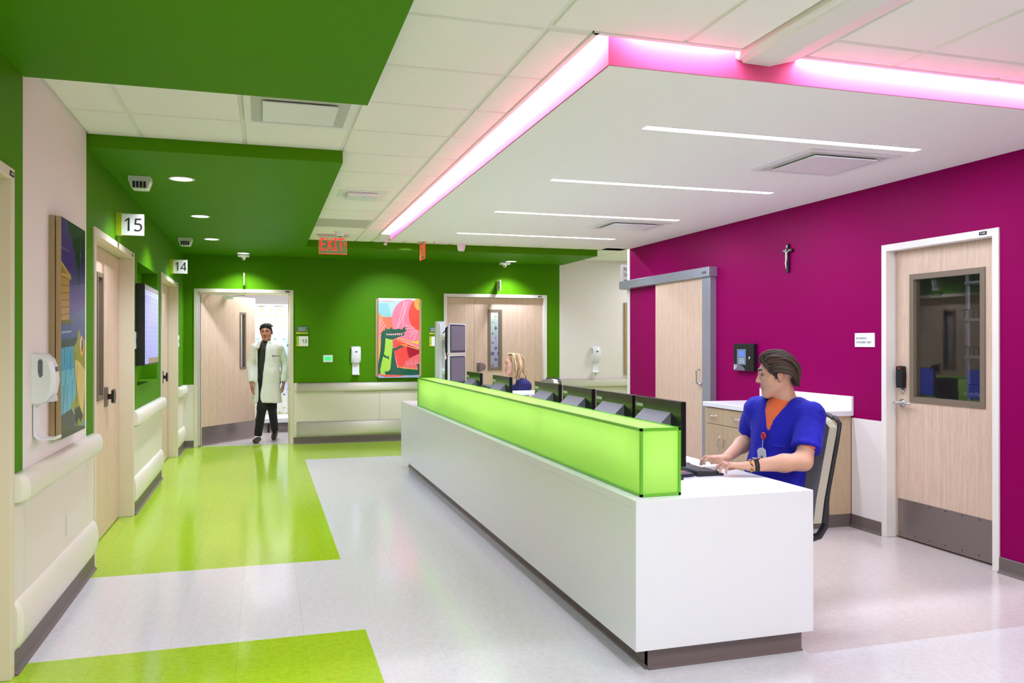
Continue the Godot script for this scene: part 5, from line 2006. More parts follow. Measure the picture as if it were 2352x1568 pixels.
# ---------------------------------------------------------------- art
func croc_image() -> Image:
	var img := Image.create(354, 680, false, Image.FORMAT_RGB8)
	var S := func(x: float, y: float) -> Vector2: return Vector2((x - 128.0) * 0.5, (y - 105.0) * 0.5)
	var P := func(l: Array) -> Array:
		var o := []
		for i in range(0, l.size(), 2):
			o.append(S.call(l[i], l[i + 1]))
		return o
	img.fill(rgb(240, 138, 150))
	ipoly(img, P.call([128, 105, 835, 105, 835, 150, 128, 150]), rgb(224, 236, 236))
	ipoly(img, P.call([128, 150, 560, 150, 430, 260, 370, 420, 128, 430]), rgb(176, 214, 212))
	ipoly(img, P.call([128, 190, 285, 190, 355, 425, 190, 425, 128, 355]), rgb(140, 206, 206))
	ipoly(img, P.call([128, 148, 400, 150, 400, 160, 128, 160]), rgb(226, 120, 120))
	ipoly(img, P.call([128, 355, 200, 425, 360, 430, 380, 620, 230, 700, 128, 740]), rgb(248, 120, 84))
	ipoly(img, P.call([128, 355, 200, 430, 160, 520, 128, 540]), rgb(250, 150, 80))
	for k in 4:
		iline(img, S.call(125, 590 + k * 60), S.call(195 + k * 28, 460 + k * 50), 9, rgb(248, 170, 176))
	# pink dome, red sun, yellow
	ioval(img, S.call(640, 470), 142, 175, rgb(236, 128, 150))
	ipoly(img, P.call([560, 300, 835, 640, 835, 1000, 400, 820, 380, 600]), rgb(236, 128, 150))
	ioval(img, S.call(850, 380), 100, 140, rgb(238, 78, 54))
	ioval(img, S.call(830, 190), 42, 58, rgb(232, 172, 62))
	for l in [[575, 160, 445, 620], [640, 150, 555, 420], [590, 150, 560, 400], [555, 400, 465, 600], [555, 420, 555, 600], [800, 650, 735, 840], [780, 640, 640, 700], [760, 610, 620, 625], [730, 595, 580, 560], [800, 640, 670, 765]]:
		iline(img, S.call(l[0], l[1]), S.call(l[2], l[3]), 3, rgb(250, 222, 226))
	# red ground behind
	ipoly(img, P.call([375, 830, 470, 800, 640, 900, 835, 980, 835, 1330, 470, 1290, 400, 1000]), rgb(244, 74, 68))
	ipoly(img, P.call([620, 900, 835, 980, 835, 1050, 660, 1130, 625, 1030]), rgb(168, 22, 44))
	ipoly(img, P.call([835, 1060, 660, 1140, 530, 1285, 835, 1330]), rgb(238, 110, 112))
	for k in 12:
		iline(img, S.call(600 + k * 20, 1230 + (k % 3) * 20), S.call(612 + k * 20, 1150 + (k % 4) * 26), 2.5, rgb(250, 170, 170))
	ipoly(img, P.call([128, 800, 190, 790, 160, 1100, 128, 1200]), rgb(248, 170, 90))
	# crocodile
	var green := rgb(12, 92, 66)
	ipoly(img, P.call([175, 720, 195, 675, 240, 650, 250, 610, 300, 640, 330, 625, 340, 595, 365, 625, 420, 640, 480, 625, 540, 640, 560, 600, 612, 605, 608, 660, 560, 695, 440, 705, 330, 720, 240, 715, 240, 780]), green)
	ipoly(img, P.call([240, 715, 330, 735, 440, 725, 575, 700, 570, 740, 470, 770, 370, 815, 300, 805, 240, 785]), green)
	ipoly(img, P.call([175, 700, 245, 720, 250, 830, 235, 1000, 200, 1180, 160, 1400, 128, 1400, 128, 1240, 165, 1000]), green)
	ipoly(img, P.call([370, 820, 375, 960, 400, 1010, 430, 1200, 450, 1280, 560, 1310, 780, 1330, 835, 1330, 835, 1420, 260, 1440, 250, 1390, 330, 1330, 340, 1180]), green)
	ipoly(img, P.call([790, 1235, 835, 1235, 835, 1330, 805, 1330, 805, 1262, 790, 1262]), green)
	ipoly(img, P.call([255, 790, 370, 820, 370, 960, 350, 1140, 335, 1310, 240, 1410, 180, 1410, 158, 1330, 190, 1180, 235, 1000]), rgb(172, 220, 72))
	for a in [[180, 980, 215, 1080, 265, 1115], [380, 985, 450, 970, 500, 930]]:
		iline(img, S.call(a[0], a[1]), S.call(a[2], a[3]), 20, green)
		iline(img, S.call(a[2], a[3]), S.call(a[4], a[5]), 18, green)
		for k in 4:
			iline(img, S.call(a[4], a[5]), S.call(a[4] + 45, a[5] - 20 + k * 18), 6, green)
	iline(img, S.call(250, 1400), S.call(330, 1370), 24, green)
	for k in 5:
		iline(img, S.call(250 + k * 15, 1395), S.call(244 + k * 17, 1352), 6, green)
	for k in 8:
		ipoly(img, P.call([262 + k * 36, 715, 288 + k * 36, 712, 275 + k * 36, 745]), rgb(250, 214, 206))
	ioval(img, S.call(597, 625), 5, 6, rgb(220, 190, 190))
	var rng := RandomNumberGenerator.new()
	rng.seed = 9
	for k in 70:
		var p := Vector2(rng.randf() * 354, rng.randf() * 680)
		var q := img.get_pixelv(Vector2i(p))
		if q.is_equal_approx(Color8(12, 92, 66)):
			iline(img, p, p + Vector2(rng.randf_range(-7, 7), rng.randf_range(-7, 7)), 2.2, rgb(226, 150, 120))
	for k in 9:
		ipoly(img, P.call([448 + k * 40, 1290 + k * 5, 470 + k * 40, 1268 + k * 5, 484 + k * 40, 1294 + k * 5]), rgb(240, 206, 70))
	# trombone
	var gold := rgb(240, 206, 60)
	iline(img, S.call(470, 790), S.call(800, 870), 5, gold)
	iline(img, S.call(470, 830), S.call(640, 880), 5, gold)
	iline(img, S.call(462, 790), S.call(468, 832), 6, gold)
	iline(img, S.call(520, 890), S.call(825, 985), 6, gold)
	iline(img, S.call(640, 870), S.call(830, 960), 5, gold)
	iline(img, S.call(618, 850), S.call(610, 920), 5, gold)
	ipoly(img, P.call([690, 850, 790, 838, 815, 822, 822, 870, 805, 905, 780, 880, 690, 862]), gold)
	# foot of the picture
	ipoly(img, P.call([128, 1425, 835, 1425, 835, 1465, 128, 1465]), rgb(150, 176, 214))
	ipoly(img, P.call([128, 1415, 300, 1412, 620, 1430, 450, 1452, 240, 1450]), rgb(236, 96, 82))
	return img

func frog_image() -> Image:
	var W := 260
	var H := 500
	var img := Image.create(W, H, false, Image.FORMAT_RGB8)
	# points read from the photograph's slanted face, set upright
	var S := func(x: float, y: float) -> Vector2:
		var u := (x - 92.0) / 158.0
		var top := 45.0 + 95.0 * u
		var bot := 1537.0 - 50.0 * u
		var uu := u * (1.0 + 0.12 * (1.0 - u)) 
		return Vector2(uu * W, (y - top) / (bot - top) * H)
	var P := func(l: Array) -> Array:
		var o := []
		for i in range(0, l.size(), 2):
			o.append(S.call(l[i], l[i + 1]))
		return o
	img.fill(rgb(70, 34, 124))
	ipoly(img, P.call([92, 240, 160, 290, 250, 300, 250, 330, 92, 260]), rgb(104, 70, 146))
	ipoly(img, P.call([92, 520, 250, 500, 250, 700, 92, 740]), rgb(86, 60, 150))
	ipoly(img, P.call([92, 740, 250, 660, 250, 940, 92, 940]), rgb(72, 84, 150))
	ipoly(img, P.call([92, 920, 250, 880, 250, 1600, 92, 1600]), rgb(70, 160, 196))
	ipoly(img, P.call([92, 1080, 250, 1060, 250, 1400, 92, 1400]), rgb(104, 186, 206))
	ipoly(img, P.call([92, 870, 190, 860, 190, 915, 92, 925]), rgb(52, 60, 70))
	# hanging moss
	for m in [[136, 60, 165, 280, 14], [150, 60, 188, 420, 20], [185, 80, 200, 560, 14], [205, 80, 228, 500, 18], [225, 100, 246, 380, 18], [120, 50, 140, 200, 10]]:
		ipoly(img, P.call([m[0], m[1], m[2] + m[4], m[1] + 20, m[2], m[3]]), rgb(20, 40, 34))
	# hut
	ipoly(img, P.call([92, 340, 148, 440, 148, 468, 92, 440]), rgb(196, 158, 90))
	ipoly(img, P.call([92, 365, 128, 432, 92, 420]), rgb(160, 122, 64))
	ipoly(img, P.call([92, 445, 138, 465, 138, 740, 92, 745]), rgb(178, 132, 66))
	for k in 5:
		iline(img, S.call(92, 505 + k * 50), S.call(138, 510 + k * 46), 2, rgb(110, 78, 40))
	ipoly(img, P.call([92, 740, 150, 738, 150, 765, 92, 770]), rgb(104, 90, 48))
	iline(img, S.call(142, 765), S.call(142, 900), 3, rgb(40, 40, 44))
	ipoly(img, P.call([92, 815, 150, 812, 150, 824, 92, 828]), rgb(150, 160, 196))
	# frog
	var body := rgb(156, 156, 48)
	ipoly(img, P.call([190, 880, 195, 830, 203, 808, 212, 840, 216, 870, 250, 900, 250, 1420, 215, 1480, 188, 1460, 175, 1100, 165, 1010, 165, 930]), body)
	ipoly(img, P.call([172, 1010, 205, 1030, 250, 1090, 250, 1200, 232, 1390, 205, 1320, 180, 1150]), rgb(222, 200, 118))
	ipoly(img, P.call([150, 1330, 180, 1250, 200, 1330, 215, 1480, 175, 1490, 190, 1400]), body)
	ioval(img, S.call(222, 925), 20, 27, rgb(236, 150, 50))
	ioval(img, S.call(222, 925), 15, 22, rgb(250, 200, 120))
	ioval(img, S.call(225, 920), 9, 16, rgb(60, 34, 24))
	ioval(img, S.call(216, 905), 6, 12, rgb(246, 244, 236))
	# dark bank and reeds
	ipoly(img, P.call([92, 1380, 150, 1340, 190, 1420, 92, 1600]), rgb(84, 90, 82))
	ipoly(img, P.call([92, 1440, 250, 1470, 250, 1600, 92, 1600]), rgb(92, 98, 78))
	ipoly(img, P.call([170, 1350, 205, 1330, 232, 1400, 215, 1440, 200, 1410, 185, 1470]), rgb(52, 56, 44))
	for r in [[108, 900, 108, 1040], [145, 970, 145, 1120], [175, 960, 172, 1150], [118, 1080, 100, 1400], [128, 1180, 120, 1400], [158, 1150, 150, 1420], [190, 1050, 180, 1400], [104, 1180, 96, 1390]]:
		iline(img, S.call(r[0], r[1]), S.call(r[2], r[3]), 3, rgb(36, 52, 52))
	return img

func build_art() -> void:
	var gloss := printed("croc_print", croc_image(), 0.18)
	gloss.clearcoat_enabled = true
	gloss.clearcoat = 0.6
	gloss.clearcoat_roughness = 0.05
	var t := thing("crocodile_picture", "bright framed picture of a crocodile with a trombone on the green wall", "picture", wp("back", 1.9, 0.93, 0))
	var st := mb()
	wbox(st, "back", 1.569, 2.246, 0.945, 2.085, 0.0, 0.028, 0.002)
	part(t, "backing_frame", st, M.oak_edge)
	st = mb()
	wbox(st, "back", 1.603, 2.212, 0.93, 2.098, 0.028, 0.058, 0.002)
	var p := part(t, "front_panel", st, M.oak_edge)
	part(p, "print", picture(wp("back", 1.605, 2.096, 0.0585), wp("back", 2.21, 2.096, 0.0585), wp("back", 2.21, 0.932, 0.0585), wp("back", 1.605, 0.932, 0.0585)), gloss)
	var g2 := printed("frog_print", frog_image(), 0.2)
	g2.metallic_specular = 0.18
	t = thing("frog_picture", "tall framed picture of a yellow-green frog in a swamp on the left wall", "picture", wp("left", -4.95, 0.95, 0))
	st = mb()
	wbox(st, "left", -5.29, -4.675, 0.957, 2.1, 0.0, 0.028, 0.002)
	part(t, "backing_frame", st, M.oak_edge)
	st = mb()
	wbox(st, "left", -5.25, -4.662, 0.952, 2.095, 0.034, 0.058, 0.002)
	box(st, wp("left", -5.2, 1.0, 0.028), wp("left", -4.72, 2.05, 0.035))
	p = part(t, "front_panel", st, M.oak_edge)
	part(p, "print", picture(wp("left", -4.664, 2.093, 0.0585), wp("left", -5.248, 2.093, 0.0585), wp("left", -5.248, 0.954, 0.0585), wp("left", -4.664, 0.954, 0.0585)), g2)
	t = thing("wood_frame", "oak picture frame edge on the pale wall past the magenta wall", "picture", wp("back", 5.8, 0.93, 0))
	st = mb()
	wbox(st, "back", 5.54, 6.2, 0.935, 2.086, 0.0, 0.03, 0.002)
	part(t, "backing_frame", st, M.oak_edge)
	st = mb()
	wbox(st, "back", 5.6, 6.17, 0.93, 2.09, 0.03, 0.058, 0.002)
	part(t, "front_panel", st, M.sign_white)

# ---------------------------------------------------------------- ceiling devices
func build_ceiling_devices() -> void:
	# square air diffusers: [x0, x1, z0, z1, y, label]
	for d in [[3.2, 3.875, -4.9, -4.245, SLAB, "square white air diffuser in the canopy nearest the camera"], [3.2, 3.875, -7.88, -7.3, SLAB, "farther square air diffuser in the canopy"], [-0.105, 0.493, -5.041, -4.442, CEIL - 0.006, "square air diffuser in the tiles between the green soffits"]]:
		var x0: float = d[0]
		var x1: float = d[1]
		var z0: float = d[2]
		var z1: float = d[3]
		var y: float = d[4]
		var t := thing("air_diffuser", d[5], "air vent", Vector3((x0 + x1) / 2, y, (z0 + z1) / 2), "square air diffusers")
		var st := mb()
		var f := 0.04
		cbox(st, Vector3(x0, y - 0.008, z0), Vector3(x0 + f, y, z1), 0.003)
		cbox(st, Vector3(x1 - f, y - 0.008, z0), Vector3(x1, y, z1), 0.003)
		cbox(st, Vector3(x0 + f, y - 0.008, z0), Vector3(x1 - f, y, z0 + f), 0.003)
		cbox(st, Vector3(x0 + f, y - 0.008, z1 - f), Vector3(x1 - f, y, z1), 0.003)
		part(t, "rim", st, M.white_plastic)
		st = mb()
		var a := [Vector3(x0 + f, y - 0.004, z0 + f), Vector3(x1 - f, y - 0.004, z0 + f), Vector3(x1 - f, y - 0.004, z1 - f), Vector3(x0 + f, y - 0.004, z1 - f)]
		var c := Vector3((x0 + x1) / 2, y + 0.05, (z0 + z1) / 2)
		for i in 4:
			var j := (i + 1) % 4
			var ai: Vector3 = a[i]
			var aj: Vector3 = a[j]
			quad(st, ai, aj, aj.lerp(Vector3(c.x, y + 0.002, c.z), 0.45), ai.lerp(Vector3(c.x, y + 0.002, c.z), 0.45))
		part(t, "cone", st, M.vent_grey)
		st = mb()
		cbox(st, Vector3(x0 + 0.1, y - 0.018, z0 + 0.1), Vector3(x1 - 0.1, y - 0.01, z1 - 0.1), 0.003)
		var pl := part(t, "plaque", st, M.white_plastic)
		st = mb()
		for q in [[x0 + 0.15, z0 + 0.15], [x1 - 0.15, z0 + 0.15], [x1 - 0.15, z1 - 0.15], [x0 + 0.15, z1 - 0.15]]:
			tube(st, [Vector3(q[0], y - 0.011, q[1]), Vector3(q[0], y + 0.002, q[1])], 0.008, 6)
		part(pl, "hanger", st, M.white_plastic)
	# darker return air panel in the tile run
	var t := thing("return_grille", "darker grey return air panel in the tile row before the exit sign", "air vent", Vector3(0.81, CEIL, -9.07))
	var st := mb()
	cbox(st, Vector3(0.514, CEIL - 0.006, -9.371), Vector3(1.111, CEIL + 0.006, -8.774), 0.003)
	part(t, "panel", st, M.vent_grey)
	# wireless access point
	t = thing("access_point", "white wireless access point box set in a ceiling tile", "access point", Vector3(0.83, CEIL, -7.23))
	st = mb()
	cbox(st, Vector3(0.62, CEIL - 0.012, -7.42), Vector3(1.03, CEIL - 0.006, -7.03), 0.003)
	var b := part(t, "frame", st, M.white_plastic)
	st = mb()
	cbox(st, Vector3(0.69, CEIL - 0.045, -7.35), Vector3(0.96, CEIL - 0.012, -7.1), 0.02)
	part(t, "body", st, M.white_plastic)
	st = mb()
	box(st, Vector3(0.82, CEIL - 0.0465, -7.15), Vector3(0.84, CEIL - 0.0445, -7.14))
	part(t, "indicator", st, M.lcd_blue)
	# smoke detector
	t = thing("smoke_detector", "white cone smoke detector in the ceiling above the exit sign", "smoke detector", Vector3(0.86, CEIL, -9.75))
	st = mb()
	lathe(st, [Vector2(0.0, -0.06), Vector2(0.03, -0.06), Vector2(0.036, -0.055), Vector2(0.055, -0.03), Vector2(0.075, -0.008), Vector2(0.075, -0.002)], Vector3(0.86, CEIL, -9.75), Basis.IDENTITY, 24)
	part(t, "housing", st, M.white_plastic)
	st = mb()
	lathe(st, [Vector2(0.0, -0.066), Vector2(0.02, -0.066), Vector2(0.022, -0.058)], Vector3(0.86, CEIL, -9.75), Basis.IDENTITY, 16)
	part(t, "sensor", st, M.charcoal)
	# fire strobe
	t = thing("fire_strobe", "white ceiling fire strobe with red lettering by the canopy corner", "alarm", Vector3(1.46, CEIL, -10.25))
	st = mb()
	lathe(st, [Vector2(0.0, -0.04), Vector2(0.05, -0.04), Vector2(0.09, -0.03), Vector2(0.1, -0.01), Vector2(0.1, 0)], Vector3(1.46, CEIL - 0.006, -10.25), Basis.IDENTITY, 24)
	b = part(t, "housing", st, M.white_plastic)
	text(b, "lettering", "FIRE", Vector3(1.5, CEIL - 0.03, -10.158), Vector3.RIGHT, Vector3.UP, 0.018, M.red_plastic, 0.004)
	st = mb()
	lathe(st, [Vector2(0.0, -0.085), Vector2(0.02, -0.08), Vector2(0.03, -0.06), Vector2(0.03, -0.04)], Vector3(1.46, CEIL - 0.006, -10.25), Basis.IDENTITY, 18)
	part(t, "lens", st, M.chrome)
	# white cone speaker / camera domes
	t = thing("ceiling_sensor", "white cone sensor hanging just behind the canopy", "sensor", Vector3(2.42, CEIL, -10.2))
	st = mb()
	lathe(st, [Vector2(0.0, -0.13), Vector2(0.035, -0.128), Vector2(0.045, -0.11), Vector2(0.055, -0.05), Vector2(0.075, -0.02), Vector2(0.09, -0.01), Vector2(0.09, 0)], Vector3(2.42, CEIL - 0.006, -10.2), Basis.IDENTITY, 24)
	part(t, "housing", st, M.white_plastic)
	t = thing("ceiling_speaker", "flat white ceiling plate behind the canopy beside the edge-on exit sign", "sensor", Vector3(2.1, CEIL, -10.1))
	st = mb()
	prism(st, [Vector2(2.06, 0.0), Vector2(2.3, 0.0), Vector2(2.26, -0.045), Vector2(2.07, -0.045)], Vector3(0, CEIL - 0.006, -10.25), Vector3.RIGHT, Vector3.UP, Vector3(0, 0, 0.12))
	part(t, "plate", st, M.white_plastic)
	# nurse call lamps on the left soffit
	for d in [[Vector3(-0.865, SOFFIT, -6.55), "nearest white slatted signal lamp under the green soffit"], [Vector3(-0.868, SOFFIT, -10.22), "farther white slatted signal lamp under the green soffit"]]:
		var o: Vector3 = d[0]
		t = thing("signal_lamp", d[1], "signal lamp", o, "nurse call lamps under the soffit")
		st = mb()
		prism(st, [Vector2(-0.075, 0.0), Vector2(0.075, 0.0), Vector2(0.075, -0.03), Vector2(0.055, -0.085), Vector2(0.045, -0.09), Vector2(-0.045, -0.09), Vector2(-0.055, -0.085), Vector2(-0.075, -0.03)], o - Vector3(0, 0, 0.06), Vector3.RIGHT, Vector3.UP, Vector3(0, 0, 0.12))
		b = part(t, "housing", st, M.white_plastic)
		for k in 4:
			st = mb()
			box(st, o + Vector3(-0.045 + k * 0.024, -0.084, 0.06), o + Vector3(-0.027 + k * 0.024, -0.038, 0.0625))
			part(b, "slat", st, M.charcoal)
	# domes under the far soffit
	for d in [[Vector3(-0.262, SOFFIT, -11.88), "small white camera under the soffit above the open door"], [Vector3(3.5, SOFFIT, -11.9), "small white camera under the soffit above the double door"]]:
		var o: Vector3 = d[0]
		t = thing("security_camera", d[1], "camera", o, "cameras under the far soffit")
		st = mb()
		cbox(st, o + Vector3(-0.08, -0.035, -0.05), o + Vector3(0.08, 0, 0.05), 0.008)
		part(t, "mount", st, M.white_plastic)
		st = mb()
		lathe(st, [Vector2(0.0, -0.08), Vector2(0.018, -0.074), Vector2(0.03, -0.055), Vector2(0.03, -0.03)], o, Basis.IDENTITY, 18)
		b = part(t, "dome", st, M.white_plastic)
		st = mb()
		lathe(st, [Vector2(0.0, 0.004), Vector2(0.01, 0.003), Vector2(0.012, 0)], o + Vector3(-0.01, -0.06, 0.025), Basis(Vector3.RIGHT, PI / 2), 12)
		part(b, "lens", st, M.black_plastic)
	# dark recessed can in the side corridor
	t = thing("corridor_speaker", "dark round ceiling fitting over the side corridor", "ceiling fitting", Vector3(5.45, CEIL, -10.6))
	st = mb()
	lathe(st, [Vector2(0.0, -0.004), Vector2(0.07, -0.004), Vector2(0.09, -0.01), Vector2(0.11, -0.008), Vector2(0.112, 0)], Vector3(5.45, CEIL - 0.006, -10.6), Basis.IDENTITY, 24)
	part(t, "grille", st, M.grey_plastic)

# ---------------------------------------------------------------- chairs
func build_chairs() -> void:
	var spots := [[Vector3(2.62, 0, -3.87), "beige and black swivel chair the young man sits on"], [Vector3(2.72, 0, -8.4), "swivel chair the blond woman sits on, mostly hidden by the desk"]]
	var proto: Node3D
	for i in 2:
		if i == 0:
			proto = make_chair(spots[0][1])
			proto.position = spots[0][0]
		else:
			twin(proto, spots[1][0], 0.0, spots[1][1])

func make_chair(label: String) -> Node3D:
	# own axes: sitter faces -x, seat centre over the origin
	var t := thing("swivel_chair", label, "chair", Vector3.ZERO, "swivel chairs at the desk", "", true)
	var st := mb()
	prism(st, [Vector2(-0.24, 0.405), Vector2(-0.25, 0.42), Vector2(-0.22, 0.44), Vector2(0.0, 0.448), Vector2(0.14, 0.444), Vector2(0.16, 0.425), Vector2(0.14, 0.405)], Vector3(0, 0, -0.2), Vector3.RIGHT, Vector3.UP, Vector3(0, 0, 0.4))
	part(t, "seat", st, M.chair_fabric)
	# backrest: shell of several slices so that it curves across
	st = mb()
	var prof := [Vector2(0.178, 0.5), Vector2(0.195, 0.62), Vector2(0.23, 0.78), Vector2(0.26, 0.92), Vector2(0.278, 1.02), Vector2(0.274, 1.05)]
	var rows := []
	var n := 12
	for p in prof:
		var row := []
		for k in n + 1:
			var u := -1.0 + 2.0 * k / n
			var wdt := 0.225 if p.y < 1.03 else 0.19
			row.append(Vector3(p.x - 0.04 * u * u, p.y - (0.02 * absf(u) * u * u if p.y > 1.0 else 0.0), u * wdt))
		rows.append(row)
	st.set_smooth_group(0)
	for i in rows.size() - 1:
		for k in n:
			quad(st, rows[i][k], rows[i][k + 1], rows[i + 1][k + 1], rows[i + 1][k])
			var d := Vector3(0.05, 0, 0)
			quad(st, rows[i][k + 1] + d, rows[i][k] + d, rows[i + 1][k] + d, rows[i + 1][k + 1] + d)
	st.set_smooth_group(-1)
	for i in rows.size() - 1:
		var e := Vector3(0.05, 0, 0)
		quad(st, rows[i][0] + e, rows[i][0], rows[i + 1][0], rows[i + 1][0] + e)
		quad(st, rows[i][n], rows[i][n] + e, rows[i + 1][n] + e, rows[i + 1][n])
	for k in n:
		var e := Vector3(0.05, 0, 0)
		quad(st, rows[-1][k], rows[-1][k + 1], rows[-1][k + 1] + e, rows[-1][k] + e)
		quad(st, rows[0][k] + e, rows[0][k + 1] + e, rows[0][k + 1], rows[0][k])
	part(t, "backrest", st, M.chair_fabric)
	st = mb()
	var loop := []
	for p in prof:
		loop.append(Vector3(p.x - 0.026, p.y, 0.225 if p.y < 1.03 else 0.19))
	for k in range(n - 1, 0, -1):
		loop.append(rows[rows.size() - 1][k] + Vector3(0.016, 0.006, 0))
	for i in range(prof.size() - 1, -1, -1):
		loop.append(Vector3(prof[i].x - 0.026, prof[i].y, -0.225 if prof[i].y < 1.03 else -0.19))
	var lp := []
	for p in loop:
		lp.append(p + Vector3(0.05, 0, 0))
	tube(st, lp, 0.012, 8)
	part(t, "back_frame", st, M.charcoal)
	for s in [-1.0, 1.0]:
		st = mb()
		tube(st, [Vector3(0.255, 0.76, s * 0.2), Vector3(0.225, 0.6, s * 0.21), Vector3(0.23, 0.48, s * 0.2), Vector3(0.215, 0.42, s * 0.17), Vector3(0.14, 0.385, s * 0.13), Vector3(0.02, 0.38, s * 0.1)], [0.014, 0.018, 0.02, 0.02, 0.02, 0.018], 8)
		part(t, "back_support", st, M.charcoal)
	st = mb()
	cbox(st, Vector3(-0.15, 0.35, -0.13), Vector3(0.14, 0.405, 0.13), 0.02)
	part(t, "mechanism", st, M.black_plastic)
	st = mb()
	tube(st, [Vector3(0, 0.37, 0), Vector3(0, 0.1, 0)], [0.03, 0.026], 12)
	part(t, "gas_column", st, M.black_plastic)
	for k in 5:
		var a := TAU * k / 5 + 0.1
		var d := Vector3(cos(a), 0, sin(a))
		st = mb()
		tube(st, [Vector3(0, 0.12, 0), d * 0.14 + Vector3(0, 0.1, 0), d * 0.21 + Vector3(0, 0.072, 0)], [0.026, 0.02, 0.014], 8)
		var l := part(t, "leg", st, M.charcoal)
		st = mb()
		lathe(st, [Vector2(0, -0.018), Vector2(0.024, -0.018), Vector2(0.028, -0.01), Vector2(0.028, 0.01), Vector2(0.024, 0.018), Vector2(0, 0.018)], d * 0.22 + Vector3(0, 0.028, 0), Basis(Vector3.UP, -a) * Basis(Vector3.RIGHT, PI / 2), 12)
		part(l, "castor", st, M.black_plastic)
	return t

# ---------------------------------------------------------------- people
func lin(r: int, g: int, b: int) -> Color:
	return rgb(r, g, b).srgb_to_linear()

func frame(o: Vector3, forward: Vector3, up := Vector3.UP, s := 1.0) -> Transform3D:
	var z := forward.normalized()
	var x := up.cross(z).normalized()
	var y := z.cross(x)
	return Transform3D(Basis(x * s, y * s, z * s), o)

# face looks along +z of the frame, +x is the person's left
func head_bones(f: Field, T: Transform3D, skin: Color, lip: Color, s: float, lids := 0.35) -> void:
	f.T = T
	var flush := skin.lerp(lip, 0.35)
	f.oval(Vector3(0, 0.035, -0.012), Vector3(0.076, 0.084, 0.094) * s, 0.02, skin)
	f.oval(Vector3(0, -0.018, 0.026), Vector3(0.062, 0.085, 0.06) * s, 0.03, skin)
	f.oval(Vector3(0, -0.062, 0.018), Vector3(0.054, 0.05, 0.062) * s, 0.03, skin)
	f.bone(Vector3(-0.012, -0.1, 0.066), Vector3(0.012, -0.1, 0.066), 0.017 * s, 0.017 * s, 0.03, skin)
	for e in [-1.0, 1.0]:
		f.bone(Vector3(e * 0.054, -0.055, -0.004), Vector3(e * 0.02, -0.099, 0.06), 0.014 * s, 0.015 * s, 0.026, skin)
		f.oval(Vector3(e * 0.04, -0.018, 0.052), Vector3(0.024, 0.022, 0.026) * s, 0.025, flush.lerp(skin, 0.5))
		f.bone(Vector3(e * 0.012, 0.03, 0.08), Vector3(e * 0.045, 0.03, 0.066), 0.011 * s, 0.01 * s, 0.018, skin)
	# nose
	f.bone(Vector3(0, 0.026, 0.079), Vector3(0, -0.022, 0.1035), 0.0075 * s, 0.0085 * s, 0.014, skin)
	f.oval(Vector3(0, -0.0265, 0.1005), Vector3(0.0115, 0.0095, 0.012) * s, 0.008, flush)
	for e in [-1.0, 1.0]:
		f.oval(Vector3(e * 0.012, -0.028, 0.092), Vector3(0.008, 0.008, 0.01) * s, 0.006, skin)
	# eye hollows, lids
	for e in [-1.0, 1.0]:
		f.oval(Vector3(e * 0.031, 0.012, 0.09), Vector3(0.019, 0.01, 0.014) * s, 0.014, skin, Basis.IDENTITY, 1)
		f.oval(Vector3(e * 0.031, 0.0185, 0.0685), Vector3(0.0165, 0.0095, 0.0145) * s, 0.004, skin)
		f.oval(Vector3(e * 0.031, -0.001, 0.0675), Vector3(0.0155, 0.006, 0.014) * s, 0.004, skin)
	# mouth
	f.oval(Vector3(0, -0.06, 0.072), Vector3(0.028, 0.02, 0.016) * s, 0.012, skin)
	f.bone(Vector3(-0.024, -0.058, 0.0745), Vector3(0.0, -0.054, 0.0868), 0.004 * s, 0.006 * s, 0.005, lip)
	f.bone(Vector3(0.024, -0.058, 0.0745), Vector3(0.0, -0.054, 0.0868), 0.004 * s, 0.006 * s, 0.005, lip)
	f.bone(Vector3(-0.018, -0.0655, 0.079), Vector3(0.0, -0.066, 0.0835), 0.0045 * s, 0.006 * s, 0.005, lip)
	f.bone(Vector3(0.018, -0.0655, 0.079), Vector3(0.0, -0.066, 0.0835), 0.0045 * s, 0.006 * s, 0.005, lip)
	# ears
	for e in [-1.0, 1.0]:
		f.oval(Vector3(e * 0.077, 0.0, -0.012), Vector3(0.009, 0.031, 0.02) * s, 0.006, flush, Basis(Vector3.UP, e * 0.4))
		f.oval(Vector3(e * 0.086, 0.004, -0.008), Vector3(0.006, 0.016, 0.01) * s, 0.004, flush, Basis(Vector3.UP, e * 0.4), 1)
		f.oval(Vector3(e * 0.074, -0.025, -0.006), Vector3(0.007, 0.01, 0.009) * s, 0.004, flush)
	# neck
	f.bone(Vector3(0, -0.06, -0.022), Vector3(0, -0.2, -0.045), 0.054 * s, 0.06 * s, 0.025, skin)
	f.T = Transform3D.IDENTITY

